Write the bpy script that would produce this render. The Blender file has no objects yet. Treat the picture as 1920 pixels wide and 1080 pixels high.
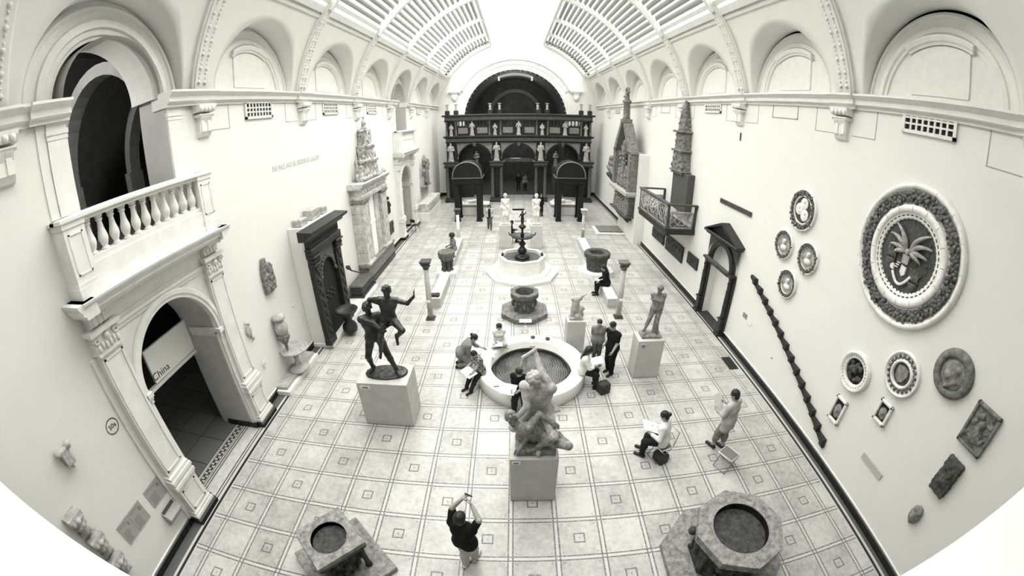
import bpy, bmesh, math, random
import numpy as np
from mathutils import Matrix, Vector
PI = math.pi
SC = bpy.context.scene
COL = SC.collection
random.seed(7)

# ------------------------------------------------------------------ materials
MATS = {}
TINT = (1.0, 1.0, 0.955)
def g2(v): return (v * TINT[0], v * TINT[1], v * TINT[2], 1.0)

class NT:
    """small helper to write node maths"""
    def __init__(s, name):
        s.m = bpy.data.materials.new(name); s.m.use_nodes = True
        s.t = s.m.node_tree; s.t.nodes.clear()
        s.out = s.t.nodes.new('ShaderNodeOutputMaterial')
    def n(s, typ, **kw):
        nd = s.t.nodes.new(typ)
        for k, v in kw.items(): setattr(nd, k, v)
        return nd
    def link(s, a, b): s.t.links.new(a, b)
    def m_(s, op, a, b=None, c=None):
        nd = s.n('ShaderNodeMath', operation=op)
        for i, v in enumerate((a, b, c)):
            if v is None: continue
            if isinstance(v, (int, float)): nd.inputs[i].default_value = v
            else: s.link(v, nd.inputs[i])
        return nd.outputs[0]
    def mix(s, fac, a, b):
        nd = s.n('ShaderNodeMix', data_type='RGBA')
        for sock, v in ((nd.inputs['Factor'], fac), (nd.inputs[6], a), (nd.inputs[7], b)):
            if isinstance(v, (int, float)): sock.default_value = v
            elif isinstance(v, tuple): sock.default_value = v
            else: s.link(v, sock)
        return nd.outputs[2]
    def obj(s): return s.n('ShaderNodeTexCoord').outputs['Object']
    def noise(s, scale, detail=4, vec=None, rough=0.6):
        nd = s.n('ShaderNodeTexNoise'); nd.inputs['Scale'].default_value = scale
        nd.inputs['Detail'].default_value = detail; nd.inputs['Roughness'].default_value = rough
        s.link(vec if vec is not None else s.obj(), nd.inputs['Vector'])
        return nd.outputs['Fac']
    def ramp(s, fac, p0, p1, lo=0.0, hi=1.0):
        nd = s.n('ShaderNodeMapRange')
        nd.inputs[1].default_value = p0; nd.inputs[2].default_value = p1
        nd.inputs[3].default_value = lo; nd.inputs[4].default_value = hi
        s.link(fac, nd.inputs[0]); return nd.outputs[0]
    def bsdf(s, col, rough=0.6, metal=0.0, bump=None, bstr=0.2, bdist=0.02, spec=0.3):
        b = s.n('ShaderNodeBsdfPrincipled')
        if isinstance(col, tuple): b.inputs['Base Color'].default_value = col
        else: s.link(col, b.inputs['Base Color'])
        b.inputs['Roughness'].default_value = rough; b.inputs['Metallic'].default_value = metal
        b.inputs['Specular IOR Level'].default_value = spec
        if bump is not None:
            bm = s.n('ShaderNodeBump'); bm.inputs['Strength'].default_value = bstr
            bm.inputs['Distance'].default_value = bdist
            s.link(bump, bm.inputs['Height']); s.link(bm.outputs[0], b.inputs['Normal'])
        s.link(b.outputs[0], s.out.inputs[0]); return b

def stone(name, a, b, scale=6.0, rough=0.6, bstr=0.25, p0=0.35, p1=0.65, spec=0.25, fine=40.0, metal=0.0, bdist=0.02):
    if name in MATS: return MATS[name]
    t = NT(name)
    n1 = t.noise(scale, 6); n2 = t.noise(fine, 4)
    f = t.ramp(t.m_('ADD', t.m_('MULTIPLY', n1, 0.7), t.m_('MULTIPLY', n2, 0.3)), p0, p1)
    t.bsdf(t.mix(f, g2(a), g2(b)), rough, metal, n2, bstr, bdist, spec)
    MATS[name] = t.m; return t.m

def plain(name, v, rough=0.6, metal=0.0, spec=0.3):
    if name in MATS: return MATS[name]
    t = NT(name); t.bsdf(g2(v), rough, metal, None, spec=spec); MATS[name] = t.m; return t.m

def emis(name, strength, v=1.0):
    if name in MATS: return MATS[name]
    t = NT(name); e = t.n('ShaderNodeEmission'); e.inputs[0].default_value = (v, v, v * 0.95, 1); e.inputs[1].default_value = strength
    t.link(e.outputs[0], t.out.inputs[0]); MATS[name] = t.m; return t.m

# ------------------------------------------------------------------ mesh builder
class MB:
    def __init__(s, M=None):
        s.v = []; s.f = []; s.sm = []; s.M = M
    def add(s, verts, faces, smooth=False):
        o = len(s.v)
        if s.M is not None: verts = [tuple(s.M @ Vector(p)) for p in verts]
        s.v.extend(tuple(map(float, p)) for p in verts)
        for f in faces:
            s.f.append(tuple(o + i for i in f)); s.sm.append(smooth)
        return s
    def box(s, x0, x1, y0, y1, z0, z1):
        p = [(x, y, z) for z in (z0, z1) for y in (y0, y1) for x in (x0, x1)]
        return s.add(p, [(0, 2, 3, 1), (4, 5, 7, 6), (0, 1, 5, 4), (2, 6, 7, 3), (0, 4, 6, 2), (1, 3, 7, 5)])
    def bbox(s, x0, x1, y0, y1, z0, z1, b=0.01):
        """box with chamfered edges"""
        xs = sorted((x0, x1)); ys = sorted((y0, y1)); zs = sorted((z0, z1))
        b = min(b, (xs[1] - xs[0]) * .45, (ys[1] - ys[0]) * .45, (zs[1] - zs[0]) * .45)
        bm = bmesh.new()
        vs = [bm.verts.new((x, y, z)) for z in zs for y in ys for x in xs]
        for f in [(0, 2, 3, 1), (4, 5, 7, 6), (0, 1, 5, 4), (2, 6, 7, 3), (0, 4, 6, 2), (1, 3, 7, 5)]:
            bm.faces.new([vs[i] for i in f])
        bmesh.ops.bevel(bm, geom=bm.edges[:], offset=b, segments=1, affect='EDGES', profile=0.5)
        return s.bm(bm)
    def bm(s, bm, smooth=False):
        bm.verts.index_update()
        s.add([v.co[:] for v in bm.verts], [[v.index for v in f.verts] for f in bm.faces], smooth); bm.free(); return s
    def prism(s, poly, axis, a, b, smooth=False):
        """polygon of (p,q) extruded along axis from a to b. axis x: (y,z); y: (x,z); z: (x,y)"""
        def P(p, q, t): return (t, p, q) if axis == 'x' else (p, t, q) if axis == 'y' else (p, q, t)
        n = len(poly)
        vs = [P(p, q, a) for p, q in poly] + [P(p, q, b) for p, q in poly]
        fs = [(i, (i + 1) % n, n + (i + 1) % n, n + i) for i in range(n)]
        s.add(vs, fs, smooth)
        s.add(vs, [tuple(range(n))[::-1], tuple(range(n, 2 * n))]); return s
    def lathe(s, prof, c=(0, 0, 0), seg=24, a0=0.0, a1=2 * PI, smooth=True, sx=1.0, sy=1.0, rot=0.0, caps=True):
        full = abs(a1 - a0 - 2 * PI) < 1e-6
        m = seg if full else seg + 1
        vs = []
        for r, z in prof:
            for i in range(m):
                a = a0 + (a1 - a0) * i / seg + rot
                vs.append((c[0] + r * sx * math.cos(a), c[1] + r * sy * math.sin(a), c[2] + z))
        fs = []
        for j in range(len(prof) - 1):
            for i in range(seg):
                i2 = (i + 1) % m
                fs.append((j * m + i, j * m + i2, (j + 1) * m + i2, (j + 1) * m + i))
        s.add(vs, fs, smooth)
        if full and caps:
            if prof[0][0] > 1e-5: s.add(vs[:m], [tuple(range(m))[::-1]])
            if prof[-1][0] > 1e-5: s.add(vs[-m:], [tuple(range(m))])
        return s
    def cyl(s, c, r, z0, z1, seg=20, r2=None):
        return s.lathe([(r, z0), (r if r2 is None else r2, z1)], c, seg)
    def tube(s, pts, r, seg=8, closed=False):
        pts = [Vector(p) for p in pts]; n = len(pts); rr = r if isinstance(r, (list, tuple)) else [r] * n
        vs = []; up = None
        for i, p in enumerate(pts):
            t = ((pts[(i + 1) % n] if (closed or i < n - 1) else p) - (pts[i - 1] if (closed or i > 0) else p)).normalized()
            if up is None: up = Vector((0, 0, 1)) if abs(t.z) < .9 else Vector((1, 0, 0))
            a = t.cross(up).normalized(); b = a.cross(t).normalized(); up = b
            for k in range(seg):
                an = 2 * PI * k / seg
                vs.append(tuple(p + (a * math.cos(an) + b * math.sin(an)) * rr[i]))
        fs = []
        for i in range(n if closed else n - 1):
            j = (i + 1) % n
            for k in range(seg):
                fs.append((i * seg + k, i * seg + (k + 1) % seg, j * seg + (k + 1) % seg, j * seg + k))
        s.add(vs, fs, True)
        if not closed: s.add(vs, [tuple(range(seg))[::-1], tuple(range((n - 1) * seg, n * seg))])
        return s
    def ball(s, c, r, seg=12, rings=8, sc=(1, 1, 1)):
        prof = [(r * math.sin(PI * i / rings), -r * math.cos(PI * i / rings)) for i in range(rings + 1)]
        prof[0] = (0.0001, -r); prof[-1] = (0.0001, r)
        vs = []
        for q, z in prof:
            for i in range(seg):
                a = 2 * PI * i / seg
                vs.append((c[0] + q * math.cos(a) * sc[0], c[1] + q * math.sin(a) * sc[1], c[2] + z * sc[2]))
        fs = [(j * seg + i, j * seg + (i + 1) % seg, (j + 1) * seg + (i + 1) % seg, (j + 1) * seg + i) for j in range(rings) for i in range(seg)]
        return s.add(vs, fs, True)
    def sweep(s, prof, path, closed=False, smooth=False):
        """prof: list of (a,b); path: list of (origin, A, B) -> origin + a*A + b*B"""
        vs = []; n = len(prof); m = len(path)
        for o, A, B in path:
            o = Vector(o); A = Vector(A); B = Vector(B)
            for a, b in prof: vs.append(tuple(o + A * a + B * b))
        fs = []
        for i in range(m if closed else m - 1):
            j = (i + 1) % m
            for k in range(n - 1): fs.append((i * n + k, i * n + k + 1, j * n + k + 1, j * n + k))
        return s.add(vs, fs, smooth)
    def build(s, name, mat, parent=None, loc=None, rz=0.0, fixn=True):
        me = bpy.data.meshes.new(name)
        vs = s.v
        if loc is not None:
            vs = vs
        me.from_pydata(vs, [], s.f)
        me.polygons.foreach_set('use_smooth', s.sm)
        me.materials.append(mat)
        if fixn:
            bm = bmesh.new(); bm.from_mesh(me)
            bmesh.ops.remove_doubles(bm, verts=bm.verts, dist=1e-5)
            bmesh.ops.recalc_face_normals(bm, faces=bm.faces); bm.to_mesh(me); bm.free()
        o = bpy.data.objects.new(name, me); COL.objects.link(o)
        if parent is not None: o.parent = parent
        if loc is not None: o.location = loc
        o.rotation_euler.z = rz
        return o

def tag(o, label, cat, group=None, kind=None):
    o['label'] = label; o['category'] = cat
    if group: o['group'] = group
    if kind: o['kind'] = kind
    return o
def thing(name, label, cat, loc=(0, 0, 0), rz=0.0, group=None):
    o = bpy.data.objects.new(name, None); COL.objects.link(o)
    o.empty_display_size = 0.1; o.location = loc; o.rotation_euler.z = rz
    return tag(o, label, cat, group)
def struct(o): o['kind'] = 'structure'; return o
def dup(root, loc, rz=0.0, label=None, group=None, scale=None):
    r = root.copy(); COL.objects.link(r); r.location = loc; r.rotation_euler.z = rz
    if label: r['label'] = label
    if group: r['group'] = group
    if scale: r.scale = scale
    for ch in list(root.children):
        c = ch.copy(); COL.objects.link(c); c.parent = r
        for g in list(ch.children):
            d = g.copy(); COL.objects.link(d); d.parent = c
    return r

# ------------------------------------------------------------------ implicit surfaces (surface nets)
class SDF:
    """smooth union of round cones / ellipsoids; meshed with surface nets"""
    def __init__(s, k=0.03): s.p = []; s.k = k
    def cone(s, a, b, ra, rb=None, k=None, sub=False):
        s.p.append(('c', np.array(a, float), np.array(b, float), float(ra), float(ra if rb is None else rb), s.k if k is None else k, sub)); return s
    def ball(s, c, r, k=None, sub=False): return s.cone(c, c, r, r, k, sub)
    def ell(s, c, rad, R=None, k=None, sub=False):
        s.p.append(('e', np.array(c, float), np.array(rad, float), np.eye(3) if R is None else np.array(R, float), None, s.k if k is None else k, sub)); return s
    def box(s, c, half, R=None, r=0.01, k=None, sub=False):
        s.p.append(('b', np.array(c, float), np.array(half, float), np.eye(3) if R is None else np.array(R, float), r, s.k if k is None else k, sub)); return s
    def plane(s, c, n):
        """keep the side opposite to n"""
        s.p.append(('pl', np.array(c, float), np.array(n, float) / np.linalg.norm(n), None, None, 0, True)); return s
    def bounds(s, q):
        if q[0] == 'c':
            r = max(q[3], q[4]); return np.minimum(q[1], q[2]) - r, np.maximum(q[1], q[2]) + r
        if q[0] == 'pl': return None
        r = np.abs(q[3]).T @ (q[2] + (q[4] or 0)) if q[0] == 'b' else np.abs(q[3]).T @ q[2]
        return q[1] - r, q[1] + r
    def mesh(s, h=0.015, inflate=0.0, noise=0.0, nscale=8.0):
        pos = [s.bounds(q) for q in s.p if not q[-1]]
        lo = np.min([b[0] for b in pos], 0) - 3 * h - inflate - noise; hi = np.max([b[1] for b in pos], 0) + 3 * h + inflate + noise
        n = np.ceil((hi - lo) / h).astype(int) + 1
        ax = [lo[i] + h * np.arange(n[i]) for i in range(3)]
        D = np.full(n, 1.0, np.float32)
        for q in s.p:
            b = s.bounds(q)
            if b is None:
                i0 = np.zeros(3, int); i1 = n
            else:
                m = q[5] * 1.2 + inflate + 3 * h
                i0 = np.maximum(0, np.floor((b[0] - m - lo) / h).astype(int)); i1 = np.minimum(n, np.ceil((b[1] + m - lo) / h).astype(int) + 1)
            if np.any(i1 <= i0): continue
            X = ax[0][i0[0]:i1[0], None, None]; Y = ax[1][None, i0[1]:i1[1], None]; Z = ax[2][None, None, i0[2]:i1[2]]
            if q[0] == 'c':
                a, bb, ra, rb = q[1:5]; ba = bb - a; L2 = ba @ ba
                px, py, pz = X - a[0], Y - a[1], Z - a[2]
                if L2 < 1e-12: d = np.sqrt(px * px + py * py + pz * pz) - ra
                else:
                    t = np.clip((px * ba[0] + py * ba[1] + pz * ba[2]) / L2, 0, 1)
                    d = np.sqrt((px - t * ba[0]) ** 2 + (py - t * ba[1]) ** 2 + (pz - t * ba[2]) ** 2) - (ra + (rb - ra) * t)
            elif q[0] == 'pl':
                d = -((X - q[1][0]) * q[2][0] + (Y - q[1][1]) * q[2][1] + (Z - q[1][2]) * q[2][2])
            else:
                c, rad, R = q[1:4]; px, py, pz = X - c[0], Y - c[1], Z - c[2]
                u = [R[i][0] * px + R[i][1] * py + R[i][2] * pz for i in range(3)]
                if q[0] == 'e':
                    k0 = np.sqrt(sum((u[i] / rad[i]) ** 2 for i in range(3)))
                    k1 = np.sqrt(sum((u[i] / rad[i] ** 2) ** 2 for i in range(3))) + 1e-9
                    d = k0 * (k0 - 1) / k1
                    d = np.where(k0 < 0.3, -rad.min() * 0.7, d)
                else:
                    w = [np.abs(u[i]) - rad[i] for i in range(3)]
                    d = np.sqrt(sum(np.maximum(x, 0) ** 2 for x in w)) + np.minimum(np.maximum(np.maximum(w[0], w[1]), w[2]), 0) - q[4]
            sl = tuple(slice(i0[i], i1[i]) for i in range(3)); cur = D[sl]; k = q[5]
            if q[-1]:
                d = -d if q[0] != 'pl' else -d
                D[sl] = np.maximum(cur, d + (inflate if q[0] != 'pl' else 0))
            elif k > 1e-6:
                hh = np.maximum(k - np.abs(cur - d), 0) / k
                D[sl] = np.minimum(cur, d) - hh * hh * k * 0.25
            else: D[sl] = np.minimum(cur, d)
        if inflate: D = D - inflate
        if noise:
            X, Y, Z = np.meshgrid(*ax, indexing='ij')
            w = nscale
            D = D + noise * (np.sin(X * w * 3.1 + 1.3 * np.sin(Y * w * 2.3 + Z * w)) * np.sin(Z * w * 2.7 + 1.1 * np.sin(X * w * 1.9)) * np.cos(Y * w * 2.9 + Z * w * .7))
        return surface_nets(D, lo, h)

def surface_nets(D, lo, h):
    S = D < 0
    n = np.array(D.shape)
    c = [S[i:n[0] - 1 + i, j:n[1] - 1 + j, k:n[2] - 1 + k] for i in (0, 1) for j in (0, 1) for k in (0, 1)]
    cnt = sum(x.astype(np.int8) for x in c)
    act = (cnt > 0) & (cnt < 8)
    idx = np.full(act.shape, -1, int); I = np.argwhere(act); idx[act] = np.arange(len(I))
    acc = np.zeros((len(I), 3)); w = np.zeros(len(I))
    offs = [(i, j, k) for i in (0, 1) for j in (0, 1) for k in (0, 1)]
    for a in offs:
        for ax in range(3):
            if a[ax]: continue
            b = list(a); b[ax] = 1
            va = D[I[:, 0] + a[0], I[:, 1] + a[1], I[:, 2] + a[2]].astype(float); vb = D[I[:, 0] + b[0], I[:, 1] + b[1], I[:, 2] + b[2]].astype(float)
            m = (va < 0) != (vb < 0)
            t = np.where(m, va / np.where(np.abs(va - vb) < 1e-12, 1, va - vb), 0)
            p = np.array(a, float)[None, :].repeat(len(I), 0); p[:, ax] += t
            acc[m] += p[m]; w[m] += 1
    V = lo + h * (I + acc / np.maximum(w, 1)[:, None])
    F = []
    for ax in range(3):
        u, v = [(1, 2), (2, 0), (0, 1)][ax]
        sl0 = [slice(None)] * 3; sl1 = [slice(None)] * 3
        sl0[ax] = slice(0, n[ax] - 1); sl1[ax] = slice(1, n[ax])
        E = np.argwhere(S[tuple(sl0)] != S[tuple(sl1)])
        E = E[(E[:, u] > 0) & (E[:, v] > 0) & (E[:, u] < n[u] - 1) & (E[:, v] < n[v] - 1)]
        if not len(E): continue
        def at(du, dv):
            q = E.copy(); q[:, u] -= du; q[:, v] -= dv; return idx[q[:, 0], q[:, 1], q[:, 2]]
        quad = np.stack([at(0, 0), at(1, 0), at(1, 1), at(0, 1)], 1)
        fl = S[E[:, 0], E[:, 1], E[:, 2]]
        quad[~fl] = quad[~fl][:, ::-1]
        F.append(quad)
    F = np.concatenate(F) if F else np.zeros((0, 4), int)
    F = F[(F >= 0).all(1)]
    return V, F

def mesh_obj(name, parts, mat, parent=None, smooth=True, M=None):
    """parts: list of (V,F)"""
    vs = []; fs = []
    for V, F in parts:
        o = len(vs); vs.extend(map(tuple, V)); fs.extend([tuple(int(i) + o for i in f) for f in F])
    me = bpy.data.meshes.new(name); me.from_pydata(vs, [], fs)
    me.polygons.foreach_set('use_smooth', [smooth] * len(fs)); me.materials.append(mat)
    if M is not None: me.transform(M)
    o = bpy.data.objects.new(name, me); COL.objects.link(o)
    if parent is not None: o.parent = parent
    return o
# ------------------------------------------------------------------ room constants
XL, XR, YN, YF, ZS = -7.45, 7.3, -7.2, 32.2, 8.5
VX, VZ, VR = -0.075, 6.95, 7.6
BAY = 4.93
BAYS = [0.25 + BAY * k for k in range(-1, 7)]
RIBS = [0.25 - BAY / 2 + BAY * k for k in range(-1, 8)]
GY = RIBS[1]                             # glazing cut short at this rib so the near end stays darker
A0, A1 = math.radians(34.5), math.radians(71.6)
def xv(z, s, r=VR): return VX + s * math.sqrt(max(0, r * r - (z - VZ) ** 2))

M_wall = stone('plaster_white', 0.69, 0.71, 2.5, 0.75, 0.05, spec=0.1)
M_vault = stone('vault_plaster', 0.70, 0.74, 2.0, 0.75, 0.04, spec=0.1)
M_trim = stone('trim_white', 0.66, 0.74, 5.0, 0.6, 0.06, spec=0.15)
M_skirt = stone('black_marble_skirting', 0.008, 0.02, 8, 0.25, 0.03)
M_darkroom = stone('dim_corridor_plaster', 0.05, 0.075, 3, 0.8, 0.1)  # dimness of the side rooms is put into this plaster colour
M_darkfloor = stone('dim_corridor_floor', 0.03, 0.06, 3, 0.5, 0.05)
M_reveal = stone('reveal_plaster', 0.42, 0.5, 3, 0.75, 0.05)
M_line = plain('joint_line_grey', 0.35, 0.8)

def floor_material():
    t = NT('inlaid_marble_floor')
    sep = t.n('ShaderNodeSeparateXYZ'); t.link(t.obj(), sep.inputs[0])
    X, Y = sep.outputs[0], sep.outputs[1]
    T = 0.88
    def cell(v):
        q = t.m_('ADD', t.m_('DIVIDE', v, T), 0.5)
        fl = t.m_('FLOOR', q); fr = t.m_('ABSOLUTE', t.m_('SUBTRACT', t.m_('SUBTRACT', q, fl), 0.5))
        return fl, fr          # index, |distance from tile centre| in tiles
    ix, fx = cell(X); iy, fy = cell(Y)
    def band(v, a, b):          # soft box a<v<b
        e = 0.006
        up = t.ramp(v, a - e, a + e); dn = t.ramp(v, b - e, b + e, 1, 0)
        return t.m_('MULTIPLY', up, dn)
    ax_ = t.m_('ABSOLUTE', X)
    inside = t.ramp(ax_, 6.955, 6.965, 1, 0)
    lx = band(fx, 0.436, 0.468); ly = band(fy, 0.436, 0.468)
    # only lines up to the crossing of the other pair: keep simple
    line = t.m_('MAXIMUM', lx, ly)
    mfx = t.m_('MAXIMUM', fx, fy)
    par = t.m_('ABSOLUTE', t.m_('SUBTRACT', t.m_('MODULO', t.m_('ABSOLUTE', t.m_('ADD', t.m_('ADD', ix, iy), 401.0)), 2.0), 0.0))
    parity = t.m_('GREATER_THAN', par, 0.5)
    notborder = t.ramp(ax_, 6.59, 6.61, 1, 0)
    emb = t.m_('MULTIPLY', t.m_('MULTIPLY', band(mfx, 0.098, 0.128), parity), notborder)
    r2 = t.m_('SQRT', t.m_('ADD', t.m_('MULTIPLY', fx, fx), t.m_('MULTIPLY', fy, fy)))
    dotc = t.m_('MULTIPLY', t.m_('MULTIPLY', t.ramp(r2, 0.012, 0.022, 1, 0), parity), notborder)
    def sq(v, c): d = t.m_('SUBTRACT', v, c); return t.m_('MULTIPLY', d, d)
    rd = t.m_('SQRT', t.m_('ADD', sq(fx, 0.37), sq(fy, 0.37)))
    dots = t.ramp(rd, 0.010, 0.021, 0.8, 0)
    dark = t.m_('MAXIMUM', t.m_('MAXIMUM', line, emb), t.m_('MAXIMUM', dotc, dots))
    n1 = t.noise(1.3, 6, rough=0.65); n2 = t.noise(9.0, 5, rough=0.7); n3 = t.noise(45, 3)
    wn = t.n('ShaderNodeTexWhiteNoise', noise_dimensions='2D')
    cmb = t.n('ShaderNodeCombineXYZ'); t.link(ix, cmb.inputs[0]); t.link(iy, cmb.inputs[1]); t.link(cmb.outputs[0], wn.inputs['Vector'])
    v = t.m_('ADD', t.m_('ADD', t.m_('MULTIPLY', n1, 0.45), t.m_('MULTIPLY', n2, 0.4)), t.m_('ADD', t.m_('MULTIPLY', n3, 0.2), t.m_('MULTIPLY', wn.outputs['Value'], 0.12)))
    f = t.ramp(v, 0.42, 0.68)
    base = t.mix(f, g2(0.24), g2(0.48))
    inb = t.mix(t.m_('MULTIPLY', band(t.m_('MAXIMUM', fx, fy), 0.0, 0.445), 1.0), g2(0.47), base)
    brk = t.ramp(t.noise(30, 2), 0.35, 0.6, 0.55, 1.0)
    col = t.mix(t.m_('MULTIPLY', t.m_('MULTIPLY', dark, brk), 0.95), inb, g2(0.045))
    # border bands beside the skirtings
    bl = t.mix(band(ax_, 6.99, 7.065), t.mix(band(ax_, 7.135, 7.6), g2(0.5), g2(0.10)), g2(0.02))
    col = t.mix(inside, bl, col)
    t.bsdf(col, 0.32, 0, n2, 0.03, 0.01, 0.35)
    return t.m
M_floor = floor_material()

struct(MB().add([(XL - .03, YN, 0), (XR + .2, YN, 0), (XR + .2, YF + .1, 0), (XL - .03, YF + .1, 0)], [(0, 1, 2, 3)]).build('floor', M_floor))

# ------------------------------------------------------------------ side walls with arched openings
def arch_wall(mb, x, y0, y1, z0, z1, holes, seg=24, axis='x'):
    """upright wall sheet at x with openings (yc, hw, zb, zi); zi = springing of the round head"""
    P = (lambda y, z: (x, y, z)) if axis == 'x' else (lambda y, z: (y, x, z))
    def quad(a, b, c, d): mb.add([P(*a), P(*b), P(*c), P(*d)], [(0, 1, 2, 3)])
    cur = y0
    for yc, hw, zb, zi in sorted(holes):
        quad((cur, z0), (yc - hw, z0), (yc - hw, z1), (cur, z1))
        if zb > z0: quad((yc - hw, z0), (yc + hw, z0), (yc + hw, zb), (yc - hw, zb))
        if zi < z1:
            for i in range(seg):
                ya = yc - hw * math.cos(PI * i / seg); yb = yc - hw * math.cos(PI * (i + 1) / seg)
                za = zi + math.sqrt(max(0, hw * hw - (ya - yc) ** 2)); zb_ = zi + math.sqrt(max(0, hw * hw - (yb - yc) ** 2))
                if za < z1 or zb_ < z1: quad((ya, min(za, z1)), (yb, min(zb_, z1)), (yb, z1), (ya, z1))
        cur = yc + hw
    quad((cur, z0), (y1, z0), (y1, z1), (cur, z1))
def arch_reveal(mb, x0, x1, yc, hw, zb, zi, seg=24, axis='x', sill=True):
    P = (lambda x, y, z: (x, y, z)) if axis == 'x' else (lambda x, y, z: (y, x, z))
    pts = [(yc - hw, zb)] + [(yc - hw * math.cos(PI * i / seg), zi + hw * math.sin(PI * i / seg)) for i in range(seg + 1)] + [(yc + hw, zb)]
    for a, b in zip(pts[:-1], pts[1:]):
        mb.add([P(x0, *a), P(x0, *b), P(x1, *b), P(x1, *a)], [(0, 1, 2, 3)])
    if sill: mb.add([P(x0, yc - hw, zb), P(x0, yc + hw, zb), P(x1, yc + hw, zb), P(x1, yc - hw, zb)], [(0, 1, 2, 3)])

PY = [0.35, 0.25 + 4 * BAY]            # portal centres on the left wall
DW, DZ = 1.27, 3.12                     # ground arch half width, springing
UW = 1.24                               # upper arch half width
mb = MB()
arch_wall(mb, XL, YN, YF, 0, ZS / 2 + .5, [(y, DW, 0, DZ) for y in PY])
arch_wall(mb, XL, YN, YF, ZS / 2 + .5, ZS, [(y, UW, 5.3, ZS) for y in PY])
struct(mb.build('wall_left', M_wall))
mb = MB()
RD = (7.55, 0.86, 0.0, 2.42)            # dark wooden doorway niche in the right wall
arch_wall(mb, XR, YN, YF, 0, ZS, [RD])
struct(mb.build('wall_right', M_wall))
mb = MB(); arch_reveal(mb, XR, XR + .3, *RD); 
arch_wall(mb, XR + .3, RD[0] - 1, RD[0] + 1, 0, 3.6, [])
struct(mb.build('wall_right_niche', M_wall))
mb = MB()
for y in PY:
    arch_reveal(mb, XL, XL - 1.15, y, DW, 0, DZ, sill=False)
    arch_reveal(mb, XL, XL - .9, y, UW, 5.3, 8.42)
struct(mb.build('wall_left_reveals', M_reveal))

# dim rooms behind the left wall (ground corridor and upper gallery)
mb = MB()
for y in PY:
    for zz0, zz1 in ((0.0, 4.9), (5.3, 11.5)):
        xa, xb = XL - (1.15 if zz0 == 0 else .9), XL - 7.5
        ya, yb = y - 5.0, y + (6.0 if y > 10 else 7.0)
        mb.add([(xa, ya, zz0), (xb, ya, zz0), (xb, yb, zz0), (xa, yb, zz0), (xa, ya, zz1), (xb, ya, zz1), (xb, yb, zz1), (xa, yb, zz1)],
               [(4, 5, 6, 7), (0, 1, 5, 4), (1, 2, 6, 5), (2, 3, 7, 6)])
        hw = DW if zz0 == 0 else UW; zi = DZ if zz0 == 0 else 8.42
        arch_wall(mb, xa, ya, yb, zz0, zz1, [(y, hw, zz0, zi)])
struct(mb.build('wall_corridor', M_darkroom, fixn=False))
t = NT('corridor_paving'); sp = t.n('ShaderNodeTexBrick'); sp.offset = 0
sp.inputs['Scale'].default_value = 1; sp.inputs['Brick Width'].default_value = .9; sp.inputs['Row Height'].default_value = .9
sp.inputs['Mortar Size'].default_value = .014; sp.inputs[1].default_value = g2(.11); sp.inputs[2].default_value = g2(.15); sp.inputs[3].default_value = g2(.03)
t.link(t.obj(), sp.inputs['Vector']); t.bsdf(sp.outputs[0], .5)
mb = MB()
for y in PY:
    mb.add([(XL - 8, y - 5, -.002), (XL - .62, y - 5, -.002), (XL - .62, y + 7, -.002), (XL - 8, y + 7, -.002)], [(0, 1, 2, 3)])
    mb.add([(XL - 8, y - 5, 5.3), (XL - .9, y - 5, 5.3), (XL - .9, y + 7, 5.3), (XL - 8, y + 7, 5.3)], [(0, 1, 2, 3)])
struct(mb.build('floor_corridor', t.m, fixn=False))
# upper gallery seen through the arch: pale rib arches and piers
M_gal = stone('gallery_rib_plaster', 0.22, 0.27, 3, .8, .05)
mb = MB()
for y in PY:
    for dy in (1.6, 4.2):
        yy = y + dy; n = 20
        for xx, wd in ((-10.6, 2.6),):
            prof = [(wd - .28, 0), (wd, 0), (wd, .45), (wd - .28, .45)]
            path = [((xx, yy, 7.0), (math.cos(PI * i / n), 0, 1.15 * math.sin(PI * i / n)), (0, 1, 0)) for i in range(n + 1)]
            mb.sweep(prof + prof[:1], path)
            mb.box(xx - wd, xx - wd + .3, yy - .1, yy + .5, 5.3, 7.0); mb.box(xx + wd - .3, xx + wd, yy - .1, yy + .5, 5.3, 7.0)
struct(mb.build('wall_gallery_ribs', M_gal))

# inlaid threshold of the near doorway
t = NT('threshold_key_pattern'); sep = t.n('ShaderNodeSeparateXYZ'); t.link(t.obj(), sep.inputs[0]); X, Y = sep.outputs[0], sep.outputs[1]
def bandn(v, a, b): return t.m_('MULTIPLY', t.m_('GREATER_THAN', v, a), t.m_('LESS_THAN', v, b))
d = t.m_('MULTIPLY', X, -1.0)           # distance into the doorway, local x runs into the room
lines = None
for a, b in ((.02, .05), (.10, .13), (.50, .53), (.58, .61), (.66, .68), (.86, .88)):
    q = bandn(d, a, b); lines = q if lines is None else t.m_('MAXIMUM', lines, q)
ph = t.m_('FRACT', t.m_('DIVIDE', Y, 0.17))
key = t.m_('MULTIPLY', bandn(d, .70, .85), t.m_('MAXIMUM', t.m_('MULTIPLY', bandn(ph, 0, .5), bandn(d, .70, .76)), t.m_('MAXIMUM', t.m_('MULTIPLY', bandn(ph, .5, 1.0), bandn(d, .79, .85)), t.m_('MAXIMUM', bandn(ph, 0, .14), bandn(ph, .5, .64)))))
lines = t.m_('MAXIMUM', lines, key)
n_ = t.ramp(t.noise(6, 5), .35, .65)
t.bsdf(t.mix(lines, t.mix(n_, g2(.42), g2(.55)), g2(.012)), .4)
for y in PY:
    o = MB().add([(0, -DW, .002), (-.95, -DW, .002), (-.95, DW, .002), (0, DW, .002)], [(0, 1, 2, 3)]).build('floor_threshold', t.m)
    o.location = (XL + .32, y, 0); struct(o)

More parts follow.
